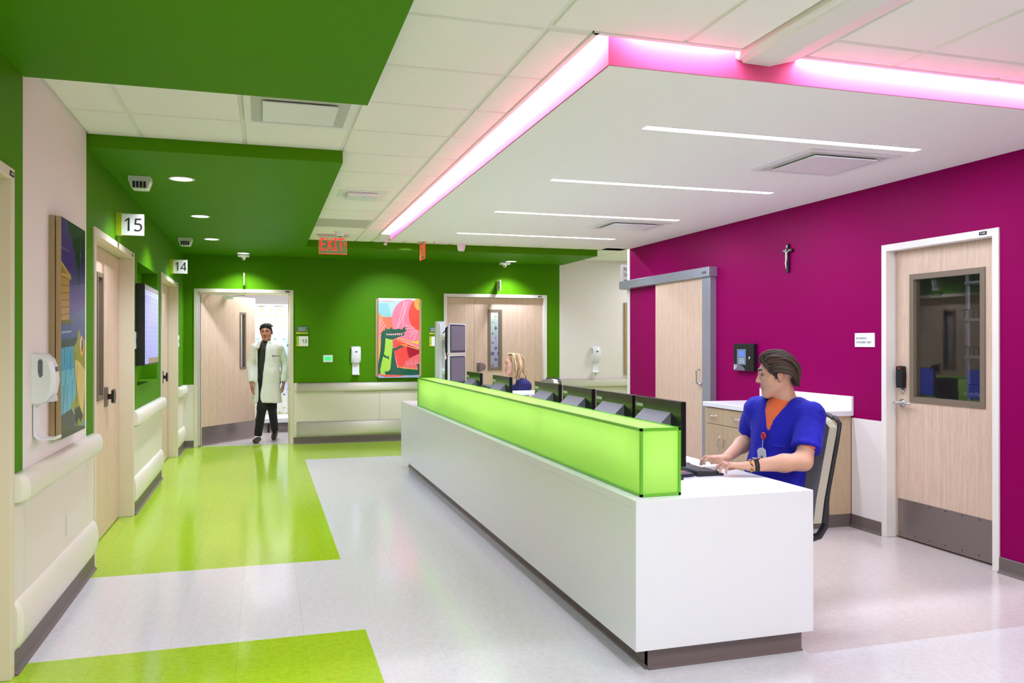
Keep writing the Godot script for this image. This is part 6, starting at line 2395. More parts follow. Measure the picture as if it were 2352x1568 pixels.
# eyes and brows as small meshes of their own
func face_marks(parent: Node3D, T: Transform3D, brow: Color, s: float, brow_thick := 0.0066) -> void:
	var st := mb()
	var iris := mb()
	var br := mb()
	var lash := mb()
	for e in [-1.0, 1.0]:
		var o := Vector3(e * 0.031, 0.0085, 0.0665)
		var ring := [Vector2(0.0, 0.0138), Vector2(0.006, 0.0124), Vector2(0.0105, 0.009), Vector2(0.0135, 0.003), Vector2(0.0138, 0.0)]
		lathe(st, ring, T * o, T.basis * Basis(Vector3.RIGHT, PI / 2), 14)
		lathe(iris, [Vector2(0.0, 0.0143), Vector2(0.0035, 0.0139), Vector2(0.0062, 0.0126)], T * o, T.basis * Basis(Vector3.RIGHT, PI / 2 + 0.3), 12)
		tube(br, [T * Vector3(e * 0.01, 0.033, 0.0905), T * Vector3(e * 0.023, 0.0375, 0.0885), T * Vector3(e * 0.038, 0.0385, 0.0805), T * Vector3(e * 0.053, 0.031, 0.0665)], [brow_thick * 0.9 * s, brow_thick * 1.15 * s, brow_thick * s, 0.0025 * s], 6, 0.75)
		tube(lash, [T * Vector3(e * 0.0155, 0.0085, 0.0775), T * Vector3(e * 0.023, 0.0108, 0.0815), T * Vector3(e * 0.032, 0.0112, 0.0828), T * Vector3(e * 0.041, 0.0102, 0.0795), T * Vector3(e * 0.05, 0.0075, 0.073)], [0.001, 0.0018, 0.0022, 0.0024, 0.0012], 5)
	var mouth := mb()
	tube(mouth, [T * Vector3(-0.029, -0.0585, 0.072), T * Vector3(-0.018, -0.0605, 0.0815), T * Vector3(0, -0.06, 0.0868), T * Vector3(0.018, -0.0605, 0.0815), T * Vector3(0.029, -0.0585, 0.072)], [0.0006, 0.0013, 0.0015, 0.0013, 0.0006], 5)
	part(parent, "mouth_line", mouth, M.lip_line)
	part(parent, "eyes", st, M.eye_white)
	part(parent, "irises", iris, M.iris)
	var bm := mat("brow_" + str(brow.to_rgba32()), brow, 0.7)
	part(parent, "eyebrows", br, bm)
	part(parent, "eyelashes", lash, M.ink)

# one hand: F fingers forward, U back of the hand, S thumb side; bends in degrees below F for the three joints
func hand_bones(f: Field, w: Vector3, F: Vector3, U: Vector3, S: Vector3, bend: Array, skin: Color, nail: Color, thumb_in := 0.0, s := 1.0) -> void:
	F = F.normalized()
	S = (S - F * S.dot(F)).normalized()
	U = (U - F * U.dot(F) - S * U.dot(S)).normalized()
	var across := [0.03, 0.0105, -0.0095, -0.028]
	var reach := [0.084, 0.088, 0.083, 0.074]
	var seg := [[0.04, 0.025, 0.02], [0.045, 0.029, 0.021], [0.041, 0.027, 0.02], [0.031, 0.02, 0.018]]
	var rad := [0.0088, 0.009, 0.0086, 0.0076]
	f.bone(w - F * 0.008, w + F * 0.012, 0.026 * s, 0.024 * s, 0.02, skin, 0, U, 1.25)
	for i in 4:
		var kn: Vector3 = w + (F * reach[i] + S * across[i] + U * (0.004 - 0.003 * absf(i - 1.3))) * s
		f.bone(w + S * across[i] * 0.6 * s, kn, 0.0155 * s, 0.0105 * s, 0.012, skin)
		var p := kn
		var ang := 0.0
		for j in 3:
			ang += deg_to_rad(bend[j] + 4.0 * (i - 1))
			var d := F * cos(ang) - U * sin(ang) + S * (0.06 * (1.5 - i))
			var q: Vector3 = p + d.normalized() * seg[i][j] * s
			f.bone(p, q, rad[i] * s * (1.0 - 0.07 * j), rad[i] * s * (0.93 - 0.08 * j), 0.0035, skin)
			if j == 2:
				var up := U * cos(ang) + F * sin(ang)
				f.oval(p.lerp(q, 0.75) + up * rad[i] * 0.62 * s, Vector3(0.005, 0.0022, 0.0062) * s, 0.001, nail, Basis(S, up, S.cross(up)))
			p = q
	# thumb leaves the side of the palm
	var t0 := w + (F * 0.018 + S * 0.02 - U * 0.004) * s
	var t1 := w + (F * 0.048 + S * (0.045 - thumb_in) - U * 0.012) * s
	var t2 := w + (F * 0.078 + S * (0.05 - thumb_in * 1.6) - U * 0.02) * s
	var t3 := w + (F * 0.1 + S * (0.046 - thumb_in * 2.0) - U * 0.026) * s
	f.bone(t0, t1, 0.0165 * s, 0.0125 * s, 0.012, skin)
	f.bone(t1, t2, 0.0115 * s, 0.0098 * s, 0.004, skin)
	f.bone(t2, t3, 0.0096 * s, 0.0078 * s, 0.004, skin)

func lock_of_hair(st: SurfaceTool, T: Transform3D, pts: Array, r: float, c: Color, flat := 0.6) -> void:
	# smooth the few given points, then sweep a tapering tube
	var q := []
	var cur := Curve3D.new()
	for i in pts.size():
		var tan: Vector3 = (pts[mini(i + 1, pts.size() - 1)] - pts[maxi(i - 1, 0)]) / 6.0
		cur.add_point(pts[i], -tan, tan)
	var n := (pts.size() - 1) * 3 + 1
	var rr := []
	for i in n:
		var t := float(i) / (n - 1)
		q.append(T * cur.samplef(t * (pts.size() - 1)))
		rr.append(r * (0.35 + 0.65 * sin(PI * clampf(t * 0.8 + 0.16, 0.0, 1.0))) + 0.0006)
	st.set_color(c)
	tube(st, q, rr, 6, flat)

func build_seated_man() -> void:
	var O := Vector3(2.7, 0, -3.87)
	var t := thing("person", "young man in a royal blue scrub top typing at the desk", "person", Vector3(2.66, 0, -3.87))
	var skin := lin(216, 164, 136)
	var lip := lin(190, 112, 100)
	var nail := lin(236, 196, 178)
	var out := bag()
	# ---- skin: head, arms, hands in one mesh
	var HT := frame(Vector3(2.692, 1.272, -3.872), Vector3(-0.88, -0.1, -0.46), Vector3(0.0, 1, 0.02))
	var f := Field.new()
	head_bones(f, HT, skin, lip, 1.0)
	f.mesh_into(out, 0.0036)
	var sl := Vector3(2.79, 1.062, -3.685)
	var el := Vector3(2.665, 0.835, -3.605)
	var wl := Vector3(2.4, 0.812, -3.69)
	var sr := Vector3(2.665, 1.07, -4.045)
	var er := Vector3(2.69, 0.895, -4.125)
	var wr2 := Vector3(2.452, 0.812, -3.99)
	f = Field.new()
	f.bone(sl, el, 0.05, 0.044, 0.02, skin)
	f.bone(el, el.lerp(wl, 0.35), 0.043, 0.046, 0.03, skin)
	f.bone(el.lerp(wl, 0.35), wl, 0.045, 0.027, 0.02, skin)
	f.bone(sr, er, 0.05, 0.045, 0.02, skin)
	f.bone(er, er.lerp(wr2, 0.35), 0.043, 0.046, 0.03, skin)
	f.bone(er.lerp(wr2, 0.35), wr2, 0.045, 0.027, 0.02, skin)
	f.mesh_into(out, 0.006)
	f = Field.new()
	f.bone(sl, Vector3(2.73, 1.06, -3.87), 0.045, 0.05, 0.03, skin)
	f.bone(sr, Vector3(2.73, 1.06, -3.87), 0.045, 0.05, 0.03, skin)
	f.bone(Vector3(2.73, 1.1, -3.87), Vector3(2.66, 0.6, -3.87), 0.05, 0.09, 0.03, skin)
	f.mesh_into(out, 0.02)
	f = Field.new()
	hand_bones(f, wl, Vector3(-0.87, 0.03, -0.44), Vector3(0, 1, 0.1), Vector3(0.44, 0, -0.87), [-4.0, 44.0, 28.0], skin, nail, 0.012)
	f.mesh_into(out, 0.0031)
	f = Field.new()
	hand_bones(f, wr2, Vector3(-0.98, 0.04, -0.06), Vector3(0, 1, -0.1), Vector3(-0.06, 0, 0.98), [-2.0, 46.0, 30.0], skin, nail, 0.012)
	f.mesh_into(out, 0.0031)
	part(t, "body", bag_mesh(out), M.skin)
	face_marks(t, HT, rgb(58, 40, 32), 1.0)
	# ---- hair swept back from the forehead
	var rng := RandomNumberGenerator.new()
	rng.seed = 21
	var st := mb()
	var shades := [lin(58, 40, 30), lin(74, 52, 38), lin(46, 31, 24), lin(92, 68, 50)]
	# cap below the locks
	st.set_color(shades[2])
	var Tc := HT * Transform3D(Basis(Vector3.RIGHT, 0.42), Vector3(0, 0.036, -0.018))
	var prof := []
	for k in 12:
		var a := deg_to_rad(90.0 - 100.0 * k / 11.0)
		prof.append(Vector2(0.082 * cos(a), 0.094 * sin(a)))
	prof.reverse()
	lathe(st, prof, Tc * Vector3.ZERO, Tc.basis * Basis.from_scale(Vector3(1.04, 1.0, 1.22)), 26)
	for i in 92:
		var u := rng.randf_range(-1.0, 1.0)
		var j := Vector3(rng.randf_range(-0.007, 0.007), rng.randf_range(-0.004, 0.007), rng.randf_range(-0.006, 0.006))
		var wv := rng.randf_range(-0.012, 0.012)
		var back := rng.randf_range(0.8, 1.02)
		var lift := rng.randf_range(0.92, 1.04)
		lock_of_hair(st, HT, [
			Vector3(u * 0.056, 0.083 - 0.016 * u * u, 0.08 - 0.02 * u * u) + j,
			Vector3(u * 0.064 + 0.012, (0.112 - 0.022 * u * u) * lift, 0.068 - 0.02 * u * u) + j,
			Vector3(u * 0.074 + 0.012 + wv, (0.131 - 0.032 * u * u) * lift, 0.014) + j,
			Vector3(u * 0.079 + 0.008 - wv * 0.6, 0.118 - 0.034 * u * u, -0.052 * back) + j,
			Vector3(u * 0.078 + wv * 0.5, 0.07 - 0.02 * u * u, -0.098 * back) + j,
			Vector3(u * 0.068, 0.012, -0.112 * back) + j,
			Vector3(u * 0.055 + wv * 0.4, -0.045 - 0.02 * rng.randf(), -0.098 * back) + j], rng.randf_range(0.006, 0.0115), shades[rng.randi() % 4])
	for e in [-1.0, 1.0]:
		for i in 64:
			var v := rng.randf()
			var y := 0.108 - 0.088 * v
			var w := 0.088 * sqrt(maxf(0.05, 1.0 - pow((y - 0.03) / 0.115, 2.0)))
			var j := Vector3(e * rng.randf_range(-0.003, 0.004), rng.randf_range(-0.006, 0.006), rng.randf_range(-0.006, 0.006))
			lock_of_hair(st, HT, [
				Vector3(e * w * 0.8, y - 0.006, 0.066 - 0.03 * v) + j,
				Vector3(e * w * 0.97, y + 0.001, 0.032 - 0.006 * v) + j,
				Vector3(e * w * 1.0, y - 0.002, -0.022) + j,
				Vector3(e * w * 0.9, y - 0.03, -0.074) + j,
				Vector3(e * w * 0.66, y - 0.075 - 0.02 * v, -0.101) + j], rng.randf_range(0.005, 0.0095), shades[rng.randi() % 4])
		# locks that fall forward over the temple
		for i in 10:
			var j := Vector3(0, rng.randf_range(-0.005, 0.005), rng.randf_range(-0.004, 0.004))
			lock_of_hair(st, HT, [Vector3(e * 0.03, 0.118, 0.04) + j, Vector3(e * 0.052, 0.102, 0.07) + j, Vector3(e * 0.068, 0.078 - i * 0.002, 0.064) + j, Vector3(e * 0.08, 0.058 - i * 0.003, 0.04) + j, Vector3(e * 0.086, 0.045 - i * 0.003, 0.0) + j], rng.randf_range(0.005, 0.008), shades[rng.randi() % 4])
		# sideburn
		for i in 5:
			lock_of_hair(st, HT, [Vector3(e * 0.077, 0.03, 0.022 - i * 0.005), Vector3(e * 0.0775, 0.005, 0.018 - i * 0.004), Vector3(e * 0.075, -0.016, 0.014 - i * 0.003)], 0.005, shades[2])
	part(t, "hair", st, M.hair_vertex)
	# ---- scrub top
	var blue := lin(20, 16, 172)
	f = Field.new()
	f.noise = FastNoiseLite.new()
	f.noise.seed = 4
	f.noise.frequency = 7.0
	f.noise_amp = 0.012
	f.noise_stretch = Vector3(1.3, 0.55, 1.2)
	var fwd := Vector3(-0.94, 0, 0.34)
	f.bone(Vector3(2.65, 0.52, -3.87), Vector3(2.672, 0.72, -3.87), 0.165, 0.16, 0.05, blue, 0, fwd, 1.3)
	f.bone(Vector3(2.672, 0.72, -3.87), Vector3(2.726, 0.97, -3.87), 0.16, 0.178, 0.05, blue, 0, fwd, 1.42)
	f.bone(sl.lerp(sr, 0.1), sl.lerp(sr, 0.9), 0.064, 0.064, 0.06, blue)
	f.bone(sl.lerp(sr, 0.2) + Vector3(0, 0.008, 0), Vector3(2.755, 1.12, -3.845), 0.058, 0.05, 0.05, blue)
	f.bone(sl.lerp(sr, 0.8) + Vector3(0, 0.008, 0), Vector3(2.745, 1.12, -3.9), 0.058, 0.05, 0.05, blue)
	f.bone(sl, sl.lerp(el, 0.74) + Vector3(0.0, 0, 0.004), 0.068, 0.078, 0.035, blue, 2)
	f.bone(sr, sr.lerp(er, 0.8), 0.064, 0.068, 0.035, blue, 2)
	f.T = frame(Vector3(2.725, 0, -3.87), fwd)
	var apex := Vector3(0, 0.965, 0.13)
	f.wedge([[Vector3(0.9, -0.42, 0), apex], [Vector3(-0.9, -0.36, 0), apex], [Vector3(0, -0.75, -1), Vector3(0, 1.1, 0.0)]], apex + Vector3(0, 0.12, 0), 0.25, 0.006)
	f.T = Transform3D.IDENTITY
	var b2 := bag()
	f.mesh_into(b2, 0.0085)
	part(t, "scrub_top", bag_mesh(b2), M.cloth)
	# chest pocket, stitched on
	st = mb()
	tube(st, [Vector3(2.604, 0.9, -3.77), Vector3(2.618, 0.9, -3.745), Vector3(2.638, 0.898, -3.72)], 0.003, 5)
	part(t, "pocket_hem", st, M.scrub_trim)
	# ---- orange undershirt
	var orange := lin(238, 112, 66)
	f = Field.new()
	f.bone(Vector3(2.69, 0.8, -3.87), Vector3(2.728, 0.985, -3.87), 0.148, 0.16, 0.05, orange, 0, fwd, 1.42)
	f.bone(Vector3(2.715, 0.99, -3.87), Vector3(2.722, 1.095, -3.87), 0.1, 0.066, 0.05, orange)
	f.bone(sl, sl.lerp(el, 0.75) + Vector3(0.014, -0.004, 0.004), 0.055, 0.06, 0.03, orange, 2)
	b2 = bag()
	f.mesh_into(b2, 0.008)
	part(t, "undershirt", bag_mesh(b2), M.cloth)
	# ---- trousers and shoes under the desk
	f = Field.new()
	f.bone(Vector3(2.65, 0.57, -3.87), Vector3(2.59, 0.565, -3.87), 0.118, 0.114, 0.06, blue)
	for e in [-1.0, 1.0]:
		f.bone(Vector3(2.66, 0.545, -3.87 + e * 0.09), Vector3(2.24, 0.53, -3.87 + e * 0.13), 0.088, 0.062, 0.04, blue)
		f.bone(Vector3(2.24, 0.53, -3.87 + e * 0.13), Vector3(2.2, 0.1, -3.87 + e * 0.14), 0.062, 0.055, 0.03, blue, 2)
	b2 = bag()
	f.mesh_into(b2, 0.014)
	part(t, "trousers", bag_mesh(b2), M.cloth)
	for e in [-1.0, 1.0]:
		st = mb()
		tube(st, [Vector3(2.24, 0.045, -3.87 + e * 0.14), Vector3(2.18, 0.05, -3.87 + e * 0.14), Vector3(2.08, 0.04, -3.87 + e * 0.145), Vector3(2.0, 0.03, -3.87 + e * 0.15)], [0.036, 0.044, 0.042, 0.026], 10, 0.9)
		part(t, "shoe", st, M.charcoal)
	# ---- watch, bracelet, badge
	var d := (wl - el).normalized()
	var bb := Basis(d.cross(Vector3.UP).normalized(), d, Vector3.ZERO)
	bb.z = bb.x.cross(bb.y)
	st = mb()
	lathe(st, [Vector2(0.0305, -0.011), Vector2(0.0335, -0.011), Vector2(0.0335, 0.011), Vector2(0.0305, 0.011)], wl - d * 0.036, bb, 24)
	var wa := part(t, "watch", st, M.black_plastic)
	st = mb()
	var wc := wl - d * 0.036 + Vector3(0, 0.034, 0.002)
	cbox(st, wc + Vector3(-0.016, -0.004, -0.015), wc + Vector3(0.016, 0.007, 0.015), 0.004)
	part(wa, "watch_face", st, M.chrome)
	for k in 3:
		st = mb()
		var ring := []
		for i in 33:
			var a := TAU * i / 32
			ring.append(wl - d * (0.008 + 0.004 * sin(a * 8.0 + k * 2.1)) + (bb.x * cos(a) + bb.z * sin(a)) * (0.0305 + 0.0022 * cos(a * 8.0 + k * 2.1)))
		tube(st, ring, 0.003, 6)
		part(t, "bracelet", st, [M.yellow_plastic, M.bracelet_purple, M.bracelet_orange][k])
	st = mb()
	var kn := wl + (Vector3(-0.87, 0.03, -0.44).normalized() * 0.104 + Vector3(0.44, 0, -0.87).normalized() * -0.0095 + Vector3(0, 0.003, 0))
	lathe(st, [Vector2(0.0086, -0.002), Vector2(0.0102, -0.002), Vector2(0.0102, 0.002), Vector2(0.0086, 0.002)], kn, Basis(Quaternion(Vector3.UP, Vector3(-0.87, 0.03, -0.44).normalized())), 14)
	part(t, "ring", st, M.chrome)
	st = mb()
	var rl := Vector3(2.588, 0.945, -3.835)
	lathe(st, [Vector2(0.0, 0.012), Vector2(0.014, 0.011), Vector2(0.02, 0.006), Vector2(0.02, 0.0)], rl, Basis(Vector3.BACK, PI / 2 - 0.1), 18)
	var reel := part(t, "badge_reel", st, M.red_plastic)
	st = mb()
	tube(st, [rl + Vector3(-0.006, -0.015, 0), rl + Vector3(-0.012, -0.05, 0.004), rl + Vector3(-0.012, -0.07, 0.006)], 0.003, 6)
	part(reel, "clip", st, M.chrome)
	st = mb()
	var cd := rl + Vector3(-0.014, -0.105, 0.004)
	prism(st, [Vector2(-0.026, -0.05), Vector2(0.026, -0.05), Vector2(0.026, 0.03), Vector2(0.01, 0.042), Vector2(-0.01, 0.042), Vector2(-0.026, 0.03)], cd, Vector3(0.35, 0.1, 0.93).normalized(), Vector3(-0.05, 1, -0.1).normalized(), Vector3(-0.004, 0, 0.001))
	var card := part(reel, "badge_card", st, M.pale_plastic)
	st = mb()
	cbox(st, cd + Vector3(-0.006, -0.03, -0.012), cd + Vector3(-0.0048, 0.0, 0.012), 0.0005)
	part(card, "print", st, M.grey_plastic)

func build_seated_woman() -> void:
	var t := thing("person", "woman with long blond hair in a navy top seated at the far desk", "person", Vector3(2.62, 0, -8.42))
	var skin := lin(230, 178, 156)
	var lip := lin(204, 110, 110)
	var nail := lin(236, 190, 180)
	var navy := lin(24, 28, 92)
	var HT := frame(Vector3(2.566, 1.218, -8.42), Vector3(-1, -0.04, -0.03), Vector3.UP, 0.95)
	var out := bag()
	var f := Field.new()
	head_bones(f, HT, skin, lip, 0.95)
	f.mesh_into(out, 0.0048)
	var sl := Vector3(2.66, 0.985, -8.25)
	var el := Vector3(2.6, 0.79, -8.19)
	var wl := Vector3(2.37, 0.8, -8.3)
	var sr := Vector3(2.66, 0.985, -8.59)
	var er := Vector3(2.6, 0.79, -8.65)
	var wr2 := Vector3(2.37, 0.8, -8.53)
	f = Field.new()
	for a in [[sl, el, wl], [sr, er, wr2]]:
		f.bone(a[0], a[1], 0.042, 0.037, 0.02, skin)
		f.bone(a[1], a[2], 0.036, 0.024, 0.02, skin)
	f.mesh_into(out, 0.009)
	f = Field.new()
	for a in [sl, sr]:
		f.bone(a, Vector3(2.63, 0.98, -8.42), 0.04, 0.045, 0.03, skin)
	f.bone(Vector3(2.62, 1.06, -8.42), Vector3(2.64, 0.6, -8.42), 0.045, 0.08, 0.03, skin)
	f.mesh_into(out, 0.02)
	f = Field.new()
	hand_bones(f, wl, Vector3(-0.95, -0.03, -0.3), Vector3.UP, Vector3(0.3, 0, -0.95), [2.0, 30.0, 22.0], skin, nail, 0.012, 0.92)
	hand_bones(f, wr2, Vector3(-0.95, -0.03, 0.3), Vector3.UP, Vector3(0.3, 0, 0.95), [2.0, 30.0, 22.0], skin, nail, 0.012, 0.92)
	f.mesh_into(out, 0.005)
	part(t, "body", bag_mesh(out), M.skin)
	face_marks(t, HT, rgb(110, 80, 56), 0.95, 0.0036)
	# long waved hair, parted on top
	var rng := RandomNumberGenerator.new()
	rng.seed = 5
	var st := mb()
	var shades := [lin(222, 194, 150), lin(196, 162, 118), lin(234, 212, 174), lin(164, 130, 92), lin(212, 182, 138)]
	st.set_color(shades[3])
	var Tc := HT * Transform3D(Basis(Vector3.RIGHT, 0.5), Vector3(0, 0.034, -0.014))
	var prof := []
	for k in 12:
		var a := deg_to_rad(90.0 - 110.0 * k / 11.0)
		prof.append(Vector2(0.08 * cos(a), 0.09 * sin(a)))
	prof.reverse()
	lathe(st, prof, Tc * Vector3.ZERO, Tc.basis * Basis.from_scale(Vector3(1.03, 1.0, 1.2)), 26)
	for e in [-1.0, 1.0]:
		for i in 78:
			var v := float(i) / 77.0           # 0 front .. 1 back
			var j := Vector3(rng.randf_range(-0.006, 0.006), rng.randf_range(-0.005, 0.005), rng.randf_range(-0.006, 0.006))
			var wv := rng.randf_range(0.01, 0.024)
			var ph := rng.randf() * 0.9 + v * 5.0
			var a := deg_to_rad(lerpf(14.0, -96.0, v))   # where the lock hangs round the head
			var out_r := rng.randf_range(0.92, 1.12)
			var dirh := Vector3(e * cos(a), 0, sin(a))
			var side := Vector3(dirh.x * 0.092, 0, dirh.z * 0.112) * out_r
			var end_y := -0.21 - 0.03 * rng.randf() if v < 0.6 else -0.17 - 0.04 * rng.randf()
			lock_of_hair(st, HT, [
				Vector3(e * 0.006, 0.122 - 0.02 * v * v, 0.062 - 0.115 * v) + j * 0.4,
				Vector3(side.x * 0.62, 0.108 - 0.01 * v, side.z * 0.66 - 0.012) + j,
				Vector3(side.x * 0.96, 0.05, side.z * 0.96 - 0.012) + j,
				Vector3(side.x * 1.04, -0.03, side.z - 0.014) + j + dirh * wv * sin(ph),
				Vector3(side.x * 1.0, -0.1, side.z * 1.02 - 0.014) + j + dirh * wv * sin(ph + 1.8),
				Vector3(side.x * 0.98, -0.16, side.z * 1.0 - 0.008) + j + dirh * wv * 1.3 * sin(ph + 3.6),
				Vector3(side.x * 0.9, end_y, side.z * 0.95) + j + dirh * wv * sin(ph + 5.0)], rng.randf_range(0.006, 0.011), shades[rng.randi() % 5])
	part(t, "hair", st, M.hair_vertex)
	# navy top
	f = Field.new()
	f.noise = FastNoiseLite.new()
	f.noise.seed = 8
	f.noise.frequency = 8.0
	f.noise_amp = 0.01
	f.noise_stretch = Vector3(1.2, 0.6, 1.2)
	var fwd := Vector3(-1, 0, 0)
	f.bone(Vector3(2.65, 0.52, -8.42), Vector3(2.64, 0.7, -8.42), 0.15, 0.14, 0.05, navy, 0, fwd, 1.25)
	f.bone(Vector3(2.64, 0.7, -8.42), Vector3(2.645, 0.92, -8.42), 0.14, 0.15, 0.05, navy, 0, fwd, 1.35)
	f.bone(sl + Vector3(0, 0, -0.03), sr + Vector3(0, 0, 0.03), 0.058, 0.058, 0.06, navy)
	f.bone(Vector3(2.64, 0.99, -8.42), Vector3(2.625, 1.05, -8.42), 0.085, 0.062, 0.05, navy)
	f.bone(sl, sl.lerp(el, 0.6), 0.058, 0.062, 0.03, navy, 2)
	f.bone(sr, sr.lerp(er, 0.6), 0.058, 0.062, 0.03, navy, 2)
	var b2 := bag()
	f.mesh_into(b2, 0.011)
	part(t, "navy_top", bag_mesh(b2), M.cloth)
	f = Field.new()
	f.bone(Vector3(2.66, 0.55, -8.42), Vector3(2.6, 0.55, -8.42), 0.12, 0.115, 0.06, navy)
	for e in [-1.0, 1.0]:
		f.bone(Vector3(2.64, 0.55, -8.42 + e * 0.085), Vector3(2.22, 0.53, -8.42 + e * 0.1), 0.08, 0.058, 0.04, navy)
		f.bone(Vector3(2.22, 0.53, -8.42 + e * 0.1), Vector3(2.2, 0.1, -8.42 + e * 0.1), 0.058, 0.05, 0.03, navy, 2)
	b2 = bag()
	f.mesh_into(b2, 0.016)
	part(t, "trousers", bag_mesh(b2), M.cloth)
	for e in [-1.0, 1.0]:
		st = mb()
		tube(st, [Vector3(2.23, 0.04, -8.42 + e * 0.1), Vector3(2.17, 0.045, -8.42 + e * 0.1), Vector3(2.06, 0.032, -8.42 + e * 0.1), Vector3(2.0, 0.024, -8.42 + e * 0.1)], [0.032, 0.04, 0.036, 0.022], 10, 0.9)
		part(t, "shoe", st, M.charcoal)

func build_walking_doctor() -> void:
	var O := Vector3(0.07, 0, -12.47)
	var t := thing("person", "doctor in a white coat walking out of the open door", "person", O)
	var skin := lin(176, 116, 84)
	var lip := lin(150, 84, 72)
	var nail := lin(196, 146, 120)
	var white := lin(226, 224, 214)
	var dark := lin(46, 46, 38)
	var black := lin(16, 16, 20)
	var HT := frame(Vector3(0.04, 1.592, -12.44), Vector3(-0.22, -0.05, 1), Vector3(-0.04, 1, 0))
	var out := bag()
	var f := Field.new()
	head_bones(f, HT, skin, lip, 1.0)
	f.mesh_into(out, 0.0055)
	var sr := Vector3(-0.105, 1.375, -12.45)
	var er := Vector3(-0.175, 1.11, -12.5)
	var wr2 := Vector3(-0.165, 0.86, -12.42)
	var sl := Vector3(0.235, 1.37, -12.5)
	var el := Vector3(0.31, 1.11, -12.54)
	var wl := Vector3(0.285, 0.855, -12.46)
	f = Field.new()
	f.bone(er, wr2, 0.038, 0.026, 0.02, skin)
	f.bone(el, wl, 0.038, 0.026, 0.02, skin)
	f.bone(sr, er, 0.045, 0.038, 0.02, skin)
	f.bone(sl, el, 0.045, 0.038, 0.02, skin)
	f.bone(sr, sl, 0.045, 0.045, 0.02, skin)
	f.bone(Vector3(0.05, 1.45, -12.46), Vector3(0.06, 0.95, -12.47), 0.05, 0.09, 0.03, skin)
	f.mesh_into(out, 0.012)
	f = Field.new()
	hand_bones(f, wr2, Vector3(0.02, -1, 0.12), Vector3(-1, 0, 0.1), Vector3(0.1, 0.1, 1), [14.0, 28.0, 20.0], skin, nail, 0.006)
	f.mesh_into(out, 0.0055)
	f = Field.new()
	hand_bones(f, wl, Vector3(-0.05, -1, 0.1), Vector3(1, 0, 0.2), Vector3(-0.1, 0.1, 1), [18.0, 34.0, 24.0], skin, nail, 0.006)
	f.mesh_into(out, 0.0055)
	part(t, "body", bag_mesh(out), M.skin)
	face_marks(t, HT, rgb(24, 18, 18), 1.0)
	# short black hair
	var st := mb()
	var rng := RandomNumberGenerator.new()
	rng.seed = 31
	var shade := [lin(22, 18, 20), lin(34, 28, 28), lin(15, 13, 14)]
	st.set_color(shade[0])
	var Tc := HT * Transform3D(Basis(Vector3.RIGHT, -0.36), Vector3(0, 0.04, -0.018))
	var prof := []
	for k in 12:
		var a := deg_to_rad(90.0 - 96.0 * k / 11.0)
		prof.append(Vector2(0.08 * cos(a), 0.093 * sin(a)))
	prof.reverse()
	lathe(st, prof, Tc * Vector3.ZERO, Tc.basis * Basis.from_scale(Vector3(1.02, 1.0, 1.2)), 24)
	for i in 60:
		var u := rng.randf_range(-1, 1)
		var j := Vector3(rng.randf_range(-0.004, 0.004), rng.randf_range(-0.004, 0.006), rng.randf_range(-0.004, 0.004))
		lock_of_hair(st, HT, [Vector3(u * 0.06, 0.084 - 0.014 * u * u, 0.078 - 0.018 * u * u) + j, Vector3(u * 0.068, 0.12 - 0.02 * u * u, 0.06) + j, Vector3(u * 0.074 + 0.01, 0.13 - 0.03 * u * u, 0.0) + j, Vector3(u * 0.07 + 0.01, 0.11 - 0.03 * u * u, -0.06) + j], rng.randf_range(0.008, 0.012), shade[rng.randi() % 3])
	for e in [-1.0, 1.0]:
		for i in 14:
			var v := i / 13.0
			lock_of_hair(st, HT, [Vector3(e * 0.07, 0.08 - 0.05 * v, 0.05 - 0.03 * v), Vector3(e * 0.081, 0.06 - 0.05 * v, 0.02 - 0.03 * v), Vector3(e * 0.08, 0.02 - 0.05 * v, -0.03 - 0.03 * v)], 0.008, shade[rng.randi() % 3])
	part(t, "hair", st, M.hair_vertex)
	# dark shirt
	var fwd := Vector3(-0.2, 0, 1).normalized()
	f = Field.new()
	f.bone(Vector3(0.065, 0.95, -12.47), Vector3(0.065, 1.33, -12.47), 0.135, 0.15, 0.05, dark, 0, fwd, 1.35)
	f.bone(Vector3(0.06, 1.36, -12.47), Vector3(0.05, 1.455, -12.465), 0.11, 0.066, 0.05, dark)
	var b2 := bag()
	f.mesh_into(b2, 0.013)
	part(t, "shirt", bag_mesh(b2), M.cloth)
	# white coat, open at the front
	f = Field.new()
	f.noise = FastNoiseLite.new()
	f.noise.seed = 12
	f.noise.frequency = 6.0
	f.noise_amp = 0.014
	f.noise_stretch = Vector3(1.3, 0.35, 1.3)
	f.bone(Vector3(0.06, 1.33, -12.47), Vector3(0.055, 0.95, -12.47), 0.17, 0.17, 0.06, white, 0, fwd, 1.28)
	f.bone(Vector3(0.055, 0.98, -12.47), Vector3(0.05, 0.575, -12.47), 0.17, 0.212, 0.06, white, 2, fwd, 1.25)
	f.bone(sr + Vector3(0.03, 0, 0), sl - Vector3(0.03, 0, 0), 0.062, 0.062, 0.06, white)
	f.bone(Vector3(0.02, 1.41, -12.47), Vector3(0.1, 1.41, -12.48), 0.066, 0.066, 0.06, white)
	f.bone(sr, er, 0.06, 0.058, 0.04, white)
	f.bone(er, wr2 + Vector3(0, 0.015, 0), 0.06, 0.048, 0.03, white, 2)
	f.bone(sl, el, 0.06, 0.058, 0.04, white)
	f.bone(el, wl + Vector3(0, 0.015, 0), 0.06, 0.048, 0.03, white, 2)
	var a0 := Vector3(-0.03, 0.5, -12.3)
	f.wedge([[Vector3(1, -0.115, 0), Vector3(-0.05, 0.6, 0)], [Vector3(-1, -0.02, 0), Vector3(-0.068, 0.6, 0)], [Vector3(0.1, 0, -1), Vector3(0.0, 1.0, -12.47)]], Vector3(0, 1.0, -12.3), 0.8, 0.01)
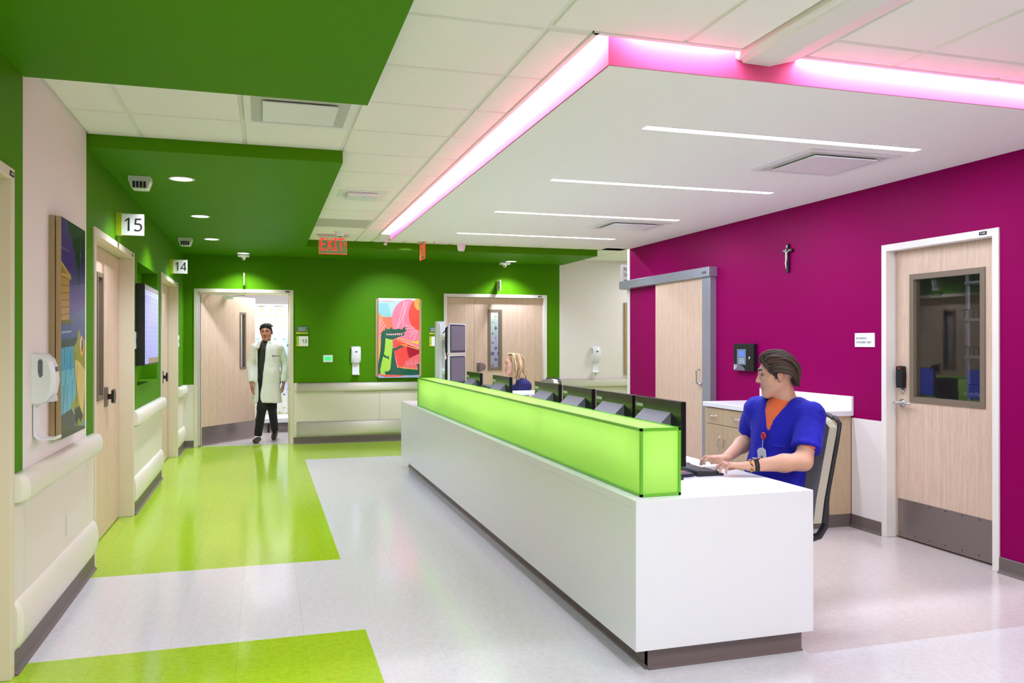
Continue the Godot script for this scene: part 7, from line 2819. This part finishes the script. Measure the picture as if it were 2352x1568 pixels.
	b2 = bag()
	f.mesh_into(b2, 0.0115)
	part(t, "coat", bag_mesh(b2), M.cloth)
	# collar flaps and breast lettering
	st = mb()
	prism(st, [Vector2(-0.085, 1.455), Vector2(-0.04, 1.475), Vector2(-0.075, 1.36), Vector2(-0.12, 1.38)], Vector3(0.01, 0, -12.362), Vector3(1, 0, 0.1).normalized(), Vector3.UP, Vector3(0, 0, 0.012))
	prism(st, [Vector2(0.05, 1.475), Vector2(0.1, 1.46), Vector2(0.125, 1.37), Vector2(0.055, 1.33)], Vector3(0.01, 0, -12.357), Vector3(1, 0, -0.15).normalized(), Vector3.UP, Vector3(0, 0, 0.012))
	part(t, "collar", st, M.coat_white)
	st = mb()
	box(st, Vector3(0.12, 1.246, -12.327), Vector3(0.23, 1.256, -12.325))
	box(st, Vector3(0.122, 1.254, -12.327), Vector3(0.15, 1.264, -12.325))
	part(t, "breast_print", st, M.grey_ink)
	# trousers in mid stride
	f = Field.new()
	var kr := Vector3(-0.02, 0.5, -12.36)
	var ar := Vector3(-0.075, 0.1, -12.4)
	var kl := Vector3(0.12, 0.5, -12.44)
	var al := Vector3(0.165, 0.14, -12.78)
	f.bone(Vector3(0.0, 0.9, -12.47), Vector3(0.13, 0.9, -12.48), 0.12, 0.12, 0.05, black)
	f.bone(Vector3(-0.01, 0.86, -12.47), kr, 0.09, 0.068, 0.04, black)
	f.bone(kr, ar, 0.066, 0.056, 0.03, black, 2)
	f.bone(Vector3(0.14, 0.86, -12.48), kl, 0.09, 0.066, 0.04, black)
	f.bone(kl, al, 0.064, 0.055, 0.03, black, 2)
	b2 = bag()
	f.mesh_into(b2, 0.013)
	part(t, "trousers", bag_mesh(b2), M.cloth)
	for sdat in [[ar, Vector3(-0.25, -0.04, 1)], [al, Vector3(-0.1, -0.35, 0.93)]]:
		st = mb()
		var d: Vector3 = sdat[1].normalized()
		var o: Vector3 = sdat[0] + Vector3(0, -0.055, 0)
		tube(st, [o - d * 0.07, o - d * 0.04, o + d * 0.05, o + d * 0.14, o + d * 0.185], [0.026, 0.042, 0.046, 0.042, 0.022], 10, 0.85)
		part(t, "shoe", st, M.shoe_brown)
